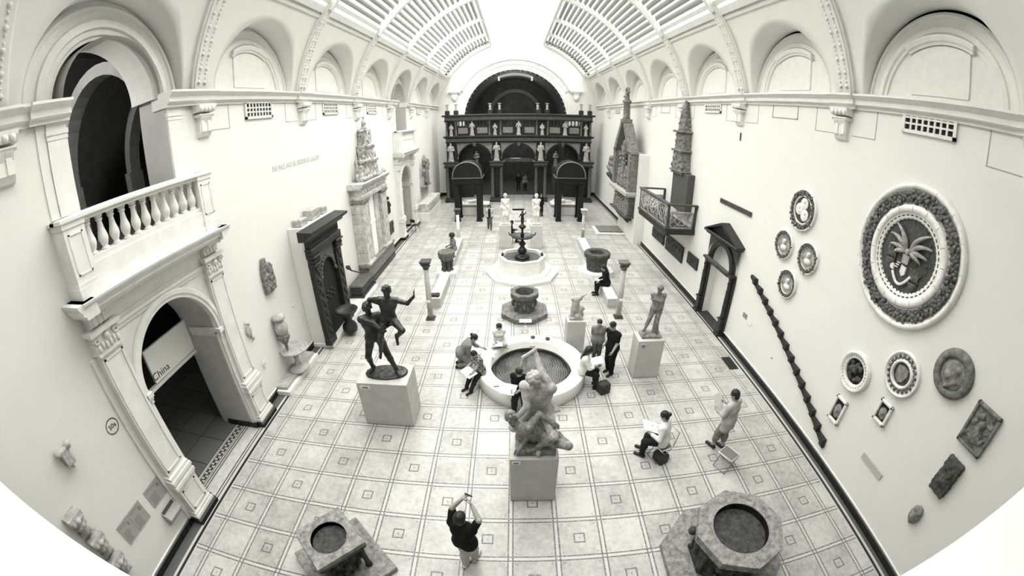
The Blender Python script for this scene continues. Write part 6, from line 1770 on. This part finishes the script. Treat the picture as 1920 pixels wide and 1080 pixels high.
def hand_sdf(J, n, curl=.5, palm=None, hd=None):
    s = J['s']; w = J['wr' + n]; d = unit(w - J['el' + n]) if hd is None else unit(hd)
    p = np.array(palm, float) if palm is not None else (J['cr'] * (1 if n == 'L' else -1)); p = unit(p - d * (p @ d)) if np.linalg.norm(p - d * (p @ d)) > .05 else unit(np.cross(d, V3(1, .2, .1)))
    q = unit(np.cross(d, p)) * (1 if n == 'R' else -1)        # towards the thumb
    S = SDF(.010 * s)
    S.cone(w - d * .03 * s, w + d * .02 * s, .027 * s, .026 * s, k=.02 * s)
    for i, (o, L) in enumerate(((.027, .072), (.009, .080), (-.009, .075), (-.026, .060))):
        b0 = w + d * .02 * s + q * o * .8 * s; b1 = w + d * .088 * s + q * o * s
        S.cone(b0, b1, .014 * s, .0115 * s, k=.016 * s)
        c1 = curl * (.9 + .12 * i); d1 = unit(d * math.cos(c1 * .7) + p * math.sin(c1 * .7)); d2 = unit(d * math.cos(c1 * 1.7) + p * math.sin(c1 * 1.7))
        m = b1 + d1 * L * .5 * s; S.cone(b1, m, .0098 * s, .009 * s, k=.004 * s); S.cone(m, m + d2 * L * .5 * s, .009 * s, .0075 * s, k=.004 * s)
    t0 = w + d * .025 * s + q * .022 * s; t1 = t0 + unit(d * .7 + q * .75 + p * .25) * .042 * s; t2 = t1 + unit(d * .9 + q * .25 + p * (.2 + curl * .5)) * .034 * s
    S.cone(t0, t1, .0145 * s, .0115 * s, k=.012 * s); S.cone(t1, t2, .011 * s, .009 * s, k=.005 * s)
    return S
CURLY = 'curly'
def hair_sdf(J, style):
    s = J['s'] * J['hs']; c, f, r, u = J['head'], J['hf'], J['hr'], J['hu']; Rm = np.stack([r, f, u]); S = SDF(.02 * s)
    if style == 'short':
        S.ell(c + u * .032 * s - f * .006 * s, (.088 * s, .102 * s, .098 * s), Rm); S.ell(c - f * .04 * s - u * .02 * s, (.078 * s, .066 * s, .085 * s), Rm)
    elif style == 'crop':
        S.ell(c + u * .028 * s - f * .008 * s, (.083 * s, .099 * s, .097 * s), Rm)
    elif style == 'afro':
        S.ell(c + u * .05 * s - f * .02 * s, (.15 * s, .15 * s, .14 * s), Rm)
    elif style in ('bun', 'pony'):
        S.ell(c + u * .031 * s - f * .006 * s, (.088 * s, .102 * s, .099 * s), Rm); S.ell(c - f * .045 * s - u * .02 * s, (.078 * s, .062 * s, .08 * s), Rm)
        S.ball(c - f * .115 * s + u * .045 * s, .046 * s, k=.01)
    elif style == 'long':
        S.ell(c + u * .031 * s - f * .007 * s, (.090 * s, .103 * s, .10 * s), Rm)
        for sg in (-1, 0, 1): S.cone(c - f * .05 * s + r * sg * .05 * s, J['neck'] - J['cf'] * .10 * s + r * sg * .06 * s - J['up'] * .12 * s, .06 * s, .035 * s, k=.04 * s)
    S.ell(c + f * .092 * s - u * .055 * s, (.064 * s, .062 * s, .092 * s), Rm, k=0, sub=True)
    return S
M_skin = stone('skin_tone', .30, .36, 12, .5, .03, spec=.3)
M_skind = stone('skin_tone_dark', .10, .13, 12, .5, .03, spec=.3)
M_hair = stone('dark_hair', .008, .025, 40, .45, .3, spec=.3)
def cloth(name, v, v2=None): return stone(name, v, v if v2 is None else v2, 10, .85, .15, spec=.1, fine=50)
C_black = cloth('black_cloth', .008, .016); C_dark = cloth('dark_trouser_cloth', .014, .03); C_white = cloth('white_cloth', .62, .7); C_grey = cloth('mid_grey_cloth', .16, .22); C_lgrey = cloth('light_grey_shirt', .34, .42)
C_pale = cloth('pale_trousers', .42, .5); C_jean = cloth('grey_jeans', .06, .11); C_pat = stone('patterned_top', .02, .35, 22, .8, .1, .45, .55, fine=60)
M_shoe = plain('dark_shoes', .015, .5); M_shoel = plain('pale_shoes', .5, .5)

def person(label, loc, J, hair='short', skin=None, shirt=None, sleeve=.6, trousers=None, tlen=1.9, shoes=None, female=False, jacket=None, lc=.6, rc=.6, lp=None, rp=None, fine=.015, dress=None, fat=1.0, hairmat=None, hl=None, hr_=None, tails=0.05):
    S = torso(SDF(.03), J, .93, female)
    for n in 'LR': arm(S, J, n); leg(S, J, n)
    S.cone(J['neck'] - J['up'] * .05, J['head'] - J['hu'] * .05, .055 * J['s'])
    parts = [S.mesh(fine), head_sdf(J).mesh(.0075)]
    for n, c, p, hd in (('L', lc, lp, hl), ('R', rc, rp, hr_)): parts.append(hand_sdf(J, n, c, p, hd).mesh(.0048))
    b = mesh_obj('person', parts, skin or M_skin); b.location = loc; tag(b, label, 'person')
    if shirt is not None:
        Q = torso(SDF(.03), J, fat, female)
        if tails:
            for sg in (-1, 1): Q.cone(J['pel'] + J['r'] * sg * .065 + V3(0, 0, .03), J['pel'] + J['r'] * sg * .08 - V3(0, 0, tails), .115 * J['s'] * J['b'], .118 * J['s'] * J['b'], k=.05)
        for n in 'LR': arm(Q, J, n, sleeve)
        mesh_obj('shirt', [Q.mesh(fine, inflate=.016, noise=.004, nscale=9)], shirt, b)
    if jacket is not None:
        Q = torso(SDF(.03), J, fat * 1.08, female)
        for n in 'LR': arm(Q, J, n, 1.9)
        Q.box(J['chest'] + J['cf'] * .2, (.07, .12, .35), np.stack([J['cr'], J['cf'], J['up']]), sub=True, k=0)
        mesh_obj('jacket', [Q.mesh(fine, inflate=.03, noise=.006, nscale=9)], jacket, b)
    if dress is not None:
        Q = torso(SDF(.05), J, fat, female)
        for n in 'LR': leg(Q, J, n, .8, False, .12); arm(Q, J, n, .45)
        mesh_obj('dress', [Q.mesh(fine, inflate=.03, noise=.006, nscale=9)], dress, b)
    if trousers is not None:
        Q = SDF(.03); s = J['s']
        Q.cone(J['hipL'] + V3(0, 0, .04 * s), J['hipR'] + V3(0, 0, .04 * s), .102 * s, k=.05 * s)
        for n in 'LR': leg(Q, J, n, tlen, False)
        mesh_obj('trousers', [Q.mesh(fine, inflate=.020 if fat <= 1 else .028, noise=.004, nscale=10)], trousers, b)
    for n in 'LR':
        Q = SDF(.02); s = J['s']; Q.cone(J['heel' + n], J['toe' + n], .044 * s, .038 * s).cone(J['an' + n], J['heel' + n], .042 * s, .044 * s)
        Q.plane(V3(0, 0, .002 - loc[2]), (0, 0, -1))
        mesh_obj('shoe', [Q.mesh(.010, inflate=.004)], shoes or M_shoe, b)
    if hair: mesh_obj('hair', [hair_sdf(J, hair).mesh(.009, noise=.004 if hair != 'afro' else .012, nscale=22)], hairmat or M_hair, b)
    return b

# 1 man photographing
J = skeleton(1.76, (0, 0, .94), -.45, (-.02, .02, 1), look=(.35, .75, .35), L=(.02, .24, 1.86), R=(.17, .14, 1.82), le=(-1, -.3, .1), re=(1, -.3, -.1), LF=(-.06, -.02, .075), RF=(.10, .12, .075))
person('man in black t-shirt and pale trousers raising a phone above his head, front left', (-1.19, -1.45, 0), J, 'short', None, C_black, .75, C_pale, 1.95, M_shoel, fat=1.08, lc=.9, rc=.9, lp=(1, .3, 0), rp=(-1, 0, 0))
o = MB().bbox(-.065, .065, -.006, .006, -.035, .035, .004).build('phone', M_ink); o.location = (-1.07, -1.20, 1.95); o.rotation_euler = (.3, .2, -.35); tag(o, 'small dark phone held up in the hands of the man in the black t-shirt', 'phone')
# 2 seated sketcher with white cardigan (on the stool at 3.02,1.12, looking to -x)
J = skeleton(1.66, (0, 0, .60), .95, (-.10, .10, 1), look=(-.75, .5, -.35), L=(-.36, -.02, .82), R=(-.22, .24, .80), le=(-.5, -.3, -.8), re=(.5, -.3, -.8), LF=(-.42, .06, .075), RF=(-.34, .28, .075), lk=(-.6, .3, 1), rk=(-.5, .4, 1))
person('seated person with dark bun and white cardigan sketching on a folding stool', (3.02, 1.12, 0), J, 'bun', None, C_white, 1.85, C_dark, 1.9, M_shoe, True, fat=1.02)
def paperboard(name, label, loc, rot, w=.42, d=.32, mat=None):
    o = MB().bbox(-w / 2, w / 2, -d / 2, d / 2, 0, .006, .001).build(name, mat or M_card); o.location = loc; o.rotation_euler = rot; return tag(o, label, 'sketchpad')
paperboard('sketchpad', 'white sketch sheet on the lap of the seated person in the white cardigan', (2.70, 1.30, .86), (.1, .40, -.1))
# 3 standing sketcher
J = skeleton(1.78, (0, 0, .95), .50, (-.03, .05, 1), look=(-.55, .7, -.25), L=(-.32, .18, 1.14), R=(-.06, .38, 1.20), le=(-.4, -.3, -.8), re=(.5, -.2, -.8), LF=(-.16, .06, .075), RF=(.10, -.02, .075))
person('man in light grey shirt and grey trousers standing with a white sheet, right foreground', (4.66, 1.18, 0), J, 'short', None, C_lgrey, .8, C_grey, 1.55, M_shoe, tails=.20, fat=1.06)
paperboard('sketchpad', 'large white sheet held up by the standing man in the light grey shirt', (4.42, 1.52, 1.24), (1.0, .1, .55), .34, .46)
# 4 boy
J = skeleton(1.48, (0, 0, .80), PI - .1, (0, .02, 1), look=(-.2, -1, -.2), LF=(.09, .02, .065), RF=(-.08, -.02, .065))
person('boy in grey t-shirt standing behind the round pool on the right', (2.17, 5.2, 0), J, 'short', M_skin, C_grey, .7, C_jean, 1.9, M_shoe)
# 5 man in black
J = skeleton(1.76, (0, 0, .94), PI - .9, (-.05, -.02, 1), look=(-.9, -.25, -.4), L=(-.05, -.26, .92), R=(-.22, .1, .95), LF=(.03, -.14, .075), RF=(-.02, .1, .075))
person('man in black t-shirt and black trousers standing right of the boy', (2.48, 4.58, 0), J, 'crop', None, C_black, .7, C_black, 1.92, M_shoe, fat=1.02)
# 6 person in black on the bench (seat .42), looking to -x
J = skeleton(1.72, (0, 0, .575), PI / 2 + .1, (-.25, -.05, 1), look=(-.9, -.3, -.45), L=(-.36, -.12, .62), R=(-.34, .14, .64), LF=(-.42, -.12, .075), RF=(-.40, .12, .075), lk=(-.6, 0, 1), rk=(-.6, 0, 1))
person('person dressed in black sitting on the white bench beside the near right column', (3.52, 10.1, 0), J, 'long', M_skin, C_black, 1.9, C_black, 1.92, M_shoe)
o = paperboard('sketchpad', 'small white notebook on the knees of the person in black on the bench', (3.12, 10.1, .66), (0, .15, 0), .2, .26)
# 7 woman in white by the pool: sits on the rim looking away (+x)
J = skeleton(1.66, (0, 0, .60), -PI / 2 - .2, (.10, -.10, 1), look=(.85, -.2, -.45), L=(.34, .06, .82), R=(.36, -.22, .80), le=(-.5, -.3, -.8), re=(.5, -.3, -.8), LF=(.40, .02, .075), RF=(.38, -.22, .075), lk=(.6, 0, 1), rk=(.6, 0, 1))
person('woman in white blouse with dark hair sitting on the right edge of the pool drawing', (1.54, 4.0, 0), J, 'long', M_skind, C_white, 1.4, C_dark, 1.9, M_shoe, True, fat=1.02)
paperboard('sketchpad', 'white sheet held by the woman in the white blouse at the pool edge', (1.90, 3.98, .86), (.15, -.2, .1), .34, .28)
# 8 girl on the far left rim, cross-legged, looking to the camera
J = skeleton(1.36, (0, 0, .56), PI + .15, (0, -.05, 1), look=(-.1, -1, -.35), L=(.07, -.22, .72), R=(-.10, -.24, .68), LF=(-.12, -.24, .50), RF=(.14, -.24, .50), lk=(1, -.5, .3), rk=(-1, -.5, .3), ltoe=(-.7, -.3, 0), rtoe=(.7, -.3, 0))
person('girl in a pale dress sitting cross-legged on the far left pool rim', (-.84, 5.56, 0), J, 'long', M_skin, C_white, .5, C_lgrey, 1.0, M_shoel, True)
paperboard('sketchpad', 'open pad on the lap of the girl sitting cross-legged on the pool rim', (-.90, 5.26, .62), (.2, 0, .1), .34, .24)
# 9 woman bending over the rim from the left, looking to +x
J = skeleton(1.66, (0, 0, .50), -PI / 2 + .1, (.62, .05, .72), look=(.8, -.15, -.5), L=(.66, .22, .52), R=(.50, -.16, .52), le=(0, -.2, -.9), re=(0, -.2, -.9), LF=(-.10, .12, .075), RF=(-.08, -.12, .075), lk=(1, 0, .6), rk=(1, 0, .6))
person('woman in grey top with dark bun crouching at the left pool rim, reaching over it', (-2.0, 4.97, 0), J, 'bun', None, C_grey, 1.3, C_grey, 1.9, M_shoe, True, fat=1.05)
# 10 kid sitting on the rim, front left, looking down at a board
J = skeleton(1.42, (0, 0, .575), 2.35, (-.18, -.06, 1), look=(-.5, -.4, -.75), L=(-.24, -.36, .60), R=(-.40, -.05, .62), LF=(-.26, -.40, .065), RF=(-.40, -.22, .065), lk=(-.6, -.6, 1), rk=(-.6, -.5, 1))
person('child in patterned dark top sitting on the left pool rim with a board', (-1.33, 4.04, 0), J, 'short', None, C_pat, .6, C_dark, 1.9, M_shoe)
paperboard('sketchpad', 'white drawing board on the knees of the child on the left pool rim', (-1.62, 3.80, .62), (.1, -.15, .75), .30, .42)
# 11 sketcher half hidden behind the stone group
J = skeleton(1.70, (0, 0, .60), PI - .25, (-.02, -.2, 1), look=(-.4, -.8, -.5), L=(-.05, -.36, .80), R=(-.22, -.30, .78), LF=(.10, -.42, .075), RF=(-.16, -.40, .075), lk=(0, -.6, 1), rk=(-.1, -.6, 1))
person('person in black sitting on the near pool rim behind the stone group', (-.22, 3.14, 0), J, 'short', None, C_black, 1.3, C_dark, 1.9, M_shoe)
paperboard('sketchpad', 'pale sketchpad held on the lap of the person behind the stone group', (-.52, 2.86, .80), (.35, -.1, -.4), .40, .32, plain('sketch_paper', .6))
# 12 walker
J = skeleton(1.62, (0, 0, .87), PI, (0, 0, 1), look=(0, -1, -.15), LF=(.10, -.16, .075), RF=(-.09, .1, .075))
person('woman with long dark hair, dark top and light jacket walking towards us at left', (-2.0, 20.2, 0), J, 'long', None, C_black, .6, C_jean, 1.92, M_shoe, True, C_lgrey, fine=.018)
# 13 behind the right marble statue
J = skeleton(1.70, (0, 0, .91), PI + .6, (0, 0, 1), look=(.4, -1, -.1))
person('person in dark clothes standing behind the right draped statue', (1.58, 23.75, 0), J, 'short', None, C_black, 1.8, C_dark, 1.92, M_shoe, fine=.02)
# 14 seated behind the left marble plinth
J = skeleton(1.66, (0, 0, .56), -PI / 2, (.1, 0, 1), look=(1, -.1, -.4), L=(.3, .1, .75), R=(.3, -.1, .75), LF=(.36, .1, .075), RF=(.36, -.1, .075), lk=(.6, 0, 1), rk=(.6, 0, 1))
person('person in black sitting on a small stool behind the left statue plinth', (-.62, 17.3, 0), J, 'short', M_skind, C_black, 1.8, C_black, 1.92, M_shoe, fine=.018)
r = thing('low_stool', 'small dark stool under the person behind the left statue plinth', 'stool', (-.62, 17.3, 0))
MB().bbox(-.17, .17, -.17, .17, .38, .41, .01).build('seat', M_ink, r)
for a in (-.13, .13):
    for b in (-.13, .13): MB().cyl((a, b, 0), .016, 0, .38, 6).build('leg', M_ink, r)
# 15, 16 in the central doorway of the screen
J = skeleton(1.74, (0, 0, .93), PI, (0, 0, 1)); person('left person of the two dark figures under the central arch of the screen', (.02, 34.3, 0), J, 'short', None, C_black, 1.8, C_dark, 1.92, M_shoe, fine=.022)
J = skeleton(1.68, (0, 0, .90), PI + .5, (0, 0, 1)); person('right person of the two figures under the central arch, in a grey top', (.68, 34.4, 0), J, 'short', None, C_grey, .9, C_dark, 1.92, M_shoe, fine=.022)
# 17 woman on the far left bench
J = skeleton(1.66, (0, 0, .58), PI / 2 + .6, (-.06, -.06, 1), look=(-.6, -.6, -.2), L=(-.22, -.30, .66), R=(-.34, .0, .66), LF=(-.30, -.36, .075), RF=(-.42, -.1, .075), lk=(-.6, -.4, 1), rk=(-.6, -.2, 1))
person('woman with big dark curly hair sitting on the bench behind the stone font', (-3.55, 14.6, 0), J, 'afro', M_skind, C_grey, .6, C_jean, 1.9, M_shoe, True, fine=.018)

# ------------------------------------------------------------------ statues
M_bronze = stone('dark_bronze', .012, .05, 7, .38, .12, fine=30, metal=.35, spec=.5)
M_marble = stone('grey_statue_marble', .08, .30, 5, .5, .12, fine=20)
M_marble_lit = stone('toplit_statue_marble', .22, .50, 5, .5, .12, fine=20)  # paler marble; light falling on the upper figure is painted in
M_marble3 = stone('white_statue_marble', .46, .72, 5, .5, .2, fine=16)
def nude(J, female=False, mus=1.0, hairn=60, h=.013, extra=None, hands=(.6, .6), hd=(None, None), headless=False, bulk=1.2):
    J['b'] = bulk; s = J['s']; S = torso(SDF(.03), J, 1.0, female)
    for n in 'LR': arm(S, J, n); leg(S, J, n)
    cr, cf, up = J['cr'], J['cf'], J['up']
    for sg, n in ((-1, 'L'), (1, 'R')):
        if not female:
            S.ell(J['chest'] + up * .05 * s + cr * sg * .075 * s + cf * .075 * s, (.075 * s, .04 * s, .06 * s), np.stack([cr, cf, up]), k=.03 * s)
            S.ball(J['sh' + n] + cr * sg * .01 * s, .066 * s, k=.04 * s)
            S.ball(J['sh' + n] + (J['el' + n] - J['sh' + n]) * .5, .053 * s, k=.03 * s)
            S.cone(J['sh' + n] - up * .1 * s - cf * .03 * s - cr * sg * .04 * s, J['waist'] + cr * sg * .08 * s - cf * .01, .07 * s, .06 * s, k=.04 * s)
        S.ball(J['pel'] + J['r'] * sg * .06 * s - J['f'] * .075 * s - V3(0, 0, .04 * s), .085 * s, k=.04 * s)
        S.ball(J['hip' + n] + (J['kn' + n] - J['hip' + n]) * .4, .083 * s, k=.04 * s)
        S.ball(J['kn' + n], .058 * s, k=.02 * s)
    if not female:
        for q in (.02, .085, .15): 
            for sg in (-1, 1): S.ball(J['waist'] + up * (q - .02) * s + cr * sg * .028 * s + cf * .085 * s, .026 * s, k=.02 * s)
    S.cone(J['neck'] - up * .05, J['head'] - J['hu'] * .05, .06 * s)
    if extra: extra(S)
    parts = [S.mesh(h, noise=.0015, nscale=14)]
    if not headless:
        parts.append(head_sdf(J).mesh(.0075 * max(1, s)))
        c, f, r, u = J['head'], J['hf'], J['hr'], J['hu']; Q = SDF(.012 * s); rnd = random.Random(4)
        for i in range(hairn * 2):
            v = unit(V3(rnd.gauss(0, 1), rnd.gauss(0, 1), rnd.gauss(0, 1)))
            if v @ f > .45 and v @ u < .55 or v @ u < -.45: continue
            Q.ball(c + (u * .02 + r * (v @ r) * .08 + f * (v @ f) * .095 + u * (v @ u) * .1) * s * J['hs'], rnd.uniform(.02, .03) * s)
        parts.append(Q.mesh(.0085 * max(1, s)))
    for n, cl, d in (('L', hands[0], hd[0]), ('R', hands[1], hd[1])):
        if cl is not None: parts.append(hand_sdf(J, n, cl, None, d).mesh(.006))
    return parts

# A: bronze pair
r = thing('bronze_pair', 'dark bronze of a man lifting another figure whose arm reaches out, on the wide plinth', 'sculpture', (-3.52, 2.68, HA + E0))
s = SDF(.05).ell((0, 0, .02), (.52, .30, .07)).ell((.22, .04, .02), (.32, .24, .07)).ell((-.2, -.06, .02), (.32, .22, .06)); s.plane((0, 0, 0.001), (0, 0, -1)); s.plane((0, 0, .07), (0, 0, 1))
mesh_obj('oval_base', [s.mesh(.018, noise=.006, nscale=10)], M_bronze, r)
J = skeleton(1.95, (-.14, .02, 1.04), -PI + .45, (-.05, .0, 1), look=(.25, -.9, -.25), L=(.40, -.20, 1.50), R=(.18, -.28, 1.42), le=(.2, -.6, -.5), re=(-1, -.3, -.2), LF=(.30, -.04, .14), RF=(-.36, .06, .14), lk=(.3, -1, 0), rk=(-.2, -1, 0), ltoe=(.5, -.8, 0), rtoe=(-.1, -1, 0))
mesh_obj('standing_figure', nude(J), M_bronze, r)
J = skeleton(1.72, (.30, -.02, 1.56), PI + .15, (.12, .02, 1), look=(-.2, -1, -.15), L=(.98, -.06, 2.12), R=(.04, .16, 1.84), le=(0, 0, -1), re=(.8, 0, .2), LF=(.46, -.08, 1.10), RF=(.06, -.22, .80), lk=(.9, -.8, .3), rk=(0, -1, .2), ltoe=(.1, -.4, -.9), rtoe=(-.1, -.4, -.9))
mesh_obj('lifted_figure', nude(J, hands=(.1, .5), hd=(V3(.2, 0, 1), None)), M_bronze, r)

# B: struggling stone group
r = thing('stone_group', 'weathered stone group of a man with raised arm over a crouching figure, centre foreground', 'sculpture', (0.0, .46, HB + E0))
s = SDF(.03).box((.03, 0, .08), (.36, .30, .06), r=.02); s.plane((0, 0, 0.001), (0, 0, -1))
mesh_obj('base', [s.mesh(.02, noise=.012, nscale=9)], M_marble, r)
def cl(S):
    for q in range(6): S.cone((.22, .12 + .02 * q, 1.16), (.30 + .03 * q, .02 + .02 * q, .98 - .03 * q), .045, .02)
    S.cone((-.1, .1, 1.10), (.2, .12, 1.12), .07, .06); S.cone((.05, .3, .14), (.1, .25, .9), .12, .1)
J = skeleton(2.18, (.10, .12, .86), PI - .35, (-.12, -.20, 1), chest=PI - .25, look=(-.5, -.6, -.65), L=(-.03, .30, 2.0), R=(-.34, -.20, .86), le=(1, .3, .1), re=(-.6, .2, -.3), LF=(.14, -.16, .16), RF=(-.18, .22, .16), lk=(.4, -1, .2), rk=(-.6, -.6, .2), hs=1.02)
def cl(S):
    p = J['pel']
    for q in range(7): S.cone(p + V3(.10, .05 + .02 * q, .10), p + V3(.24 + .025 * q, -.02 + .03 * q, -.12 - .02 * q), .05, .024)
    S.cone((.12, .32, .14), (.14, .28, .8), .13, .11)
    w = J['wrL']; S.cone(w + V3(0, 0, .06), w + V3(-.20, -.06, -.06), .035, .03); S.cone(w + V3(-.20, -.06, -.06), w + V3(-.24, -.1, -.26), .035, .02); S.cone(w + V3(-.14, -.05, -.04), w + V3(-.17, -.09, -.24), .03, .015)
mesh_obj('standing_figure', nude(J, extra=cl, h=.015, hands=(1.2, 1.0)), M_marble_lit, r)
J = skeleton(1.95, (.16, -.14, .36), PI - .9, (-.70, -.12, .55), look=(-.45, -.55, .7), L=(.30, -.26, .82), R=(-.28, -.32, .22), le=(.2, -.8, .5), re=(-.5, -.6, -.3), LF=(.48, -.08, .30), RF=(.06, -.26, .20), lk=(.5, -1, .4), rk=(.4, -1, .5), ltoe=(.5, -.4, -.7), rtoe=(-.8, -.3, 0), hs=1.0)
mesh_obj('crouching_figure', nude(J, h=.015, extra=lambda S: S.cone((-.2, .05, .14), (.2, .0, .2), .16, .18).ball((.0, -.05, .3), .16)), M_marble, r)

# C: standing youth
r = thing('marble_youth', 'grey marble nude youth with one hand raised to his shoulder on the tall plinth', 'sculpture', (3.56, 4.56, HC + E0))
s = SDF(.03).box((0, 0, .03), (.30, .20, .025), r=.01); s.plane((0, 0, 0.001), (0, 0, -1)); mesh_obj('base', [s.mesh(.016, noise=.006, nscale=10)], M_marble, r)
def stump(S): S.cone((.16, .06, .05), (.15, .04, .62), .10, .07); S.cone((.2, 0, .05), (.16, .02, .3), .08, .05)
J = skeleton(1.54, (.06, .0, .87), PI - .15, (.02, .01, 1), look=(-.15, -.9, -.45), L=(.24, .0, .80), R=(-.14, -.16, 1.22), re=(-1, -.2, -.5), LF=(.10, -.06, .12), RF=(-.20, .02, .12), rk=(-.3, -1, 0))
mesh_obj('figure', nude(J, extra=stump), M_marble, r)

# D: broken torso with a small companion
r = thing('broken_torso', 'small pale broken torso with one arm stretched out, on the narrow plinth behind the pool', 'sculpture', (1.56, 5.95, HD + E0))
s = SDF(.04); s.box((0, 0, .03), (.20, .14, .025), r=.01)
s.cone((-.12, -.03, .06), (-.08, 0, .34), .08, .09).cone((.06, -.04, .05), (.0, 0, .32), .09, .1).cone((-.04, 0, .34), (-.02, .02, .62), .13, .12).cone((-.12, .02, .66), (.1, .02, .68), .075).cone((.1, .02, .68), (.24, .02, .82), .05, .035).cone((.24, .02, .82), (.34, .0, .88), .03, .02)
s.cone((.12, -.06, .1), (.14, -.05, .3), .08, .07).ball((.16, -.06, .40), .065).cone((.14, -.05, .3), (.22, -.08, .36), .035).ball((.02, -.1, .12), .08).ball((.18, .02, .12), .08)
s.plane((0, 0, .001), (0, 0, -1)); s.plane((-.04, 0, .75), (-.25, 0, 1))
mesh_obj('figure', [s.mesh(.012, noise=.004, nscale=14)], stone('pale_torso_stone', .24, .46, 6, .6, .2, fine=20), r)

# E, F: draped marble statues
for k, (x, y, lb, lf) in enumerate(((-.88, 16.45, 'left one of the two white draped marble statues behind the bronze fountain', 1), (.84, 16.40, 'right one of the two white draped marble statues, arm across its body', -1))):
    r = thing('draped_statue', lb, 'sculpture', (x, y, 1.34 + E0))
    s = SDF(.03).box((0, 0, .05), (.22, .2, .045), r=.01); s.plane((0, 0, .001), (0, 0, -1)); mesh_obj('base', [s.mesh(.02)], M_marble3, r)
    def drp(S, k=k):
        for j in range(9):
            a = -PI / 2 + (j - 4) * .5
            S.cone((.17 * math.cos(a), .15 * math.sin(a), .1), (.11 * math.cos(a + .25), .12 * math.sin(a + .25), .95), .05, .035)
        S.cone((.0, .02, .25), (0, .02, .9), .15, .15); S.cone((-.15 * (1 - 2 * k), -.12, .95), (.2 * (1 - 2 * k), -.1, .55), .06, .05)
        S.cone((.12, -.12, 1.0), (-.12, -.12, 1.32), .05, .04)
    J = skeleton(1.70, (0, 0, .92), PI, (.02 * (1 - 2 * k), 0, 1), look=(-.2 + .4 * k, -1, -.1), L=(.20 if k == 0 else .02, -.2, .92 if k == 0 else 1.02), R=(-.24 if k == 0 else -.2, -.18, .98 if k == 0 else .8), LF=(.10, 0, .16), RF=(-.10, 0, .16))
    mesh_obj('figure', nude(J, True, extra=drp, h=.017), M_marble3, r)
def setup_camera():
    F_PX, K3 = 737.99, 0.0287
    th = np.linspace(0.001, 1.25, 200)
    r_mm = F_PX * (th + K3 * th ** 3) * 36.0 / 1920.0
    k = np.linalg.lstsq(np.stack([r_mm, r_mm ** 2, r_mm ** 3, r_mm ** 4], 1), th, rcond=None)[0]
    cd = bpy.data.cameras.new('camera'); cam = bpy.data.objects.new('camera', cd); COL.objects.link(cam)
    cd.type = 'PANO'; cd.sensor_fit = 'HORIZONTAL'; cd.sensor_width = 36.0; cd.sensor_height = 20.25
    cd.panorama_type = 'FISHEYE_LENS_POLYNOMIAL'; cd.fisheye_fov = math.radians(170)
    cd.fisheye_polynomial_k0 = 0.0
    cd.fisheye_polynomial_k1, cd.fisheye_polynomial_k2, cd.fisheye_polynomial_k3, cd.fisheye_polynomial_k4 = [-float(v) for v in k]
    cd.clip_end = 500
    yaw, pitch, roll = -0.0075, 0.4254, 0.0043
    f = Vector((math.sin(yaw) * math.cos(pitch), math.cos(yaw) * math.cos(pitch), -math.sin(pitch)))
    r = Vector((math.cos(yaw), -math.sin(yaw), 0)); d = f.cross(r); c, s = math.cos(roll), math.sin(roll)
    r2 = r * c + d * s; d2 = -r * s + d * c
    M = Matrix(((r2.x, -d2.x, -f.x), (r2.y, -d2.y, -f.y), (r2.z, -d2.z, -f.z))).to_4x4()
    M.translation = Vector((-.3637, -4.8734, 7.0787)); cam.matrix_world = M
    SC.camera = cam
setup_camera()
w = bpy.data.worlds.new('world'); SC.world = w; w.use_nodes = True
w.node_tree.nodes['Background'].inputs[0].default_value = (0, 0, 0, 1)
vs = SC.view_settings; vs.view_transform = 'Standard'; vs.look = 'None'; vs.gamma = 1.0; vs.exposure = 0.45; vs.use_curve_mapping = False

# pieces fixed to the side walls keep a hair's breadth from the plaster
for o in [o for o in COL.objects if o.parent is None and o.get('category')]:
    if o.name.startswith(('doorway', 'wooden_doorway', 'balcony')): continue
    if min(abs(o.location.x - XL), abs(o.location.x - XR)) < 1e-6:
        for c in [o] + list(o.children_recursive):          # nothing reaches into the plaster
            if c.type == 'MESH':
                for v in c.data.vertices: v.co.x = max(v.co.x, 0.0)
    if abs(o.location.x - XL) < 1e-6: o.location.x += .004
    elif abs(o.location.x - XR) < 1e-6: o.location.x -= .004
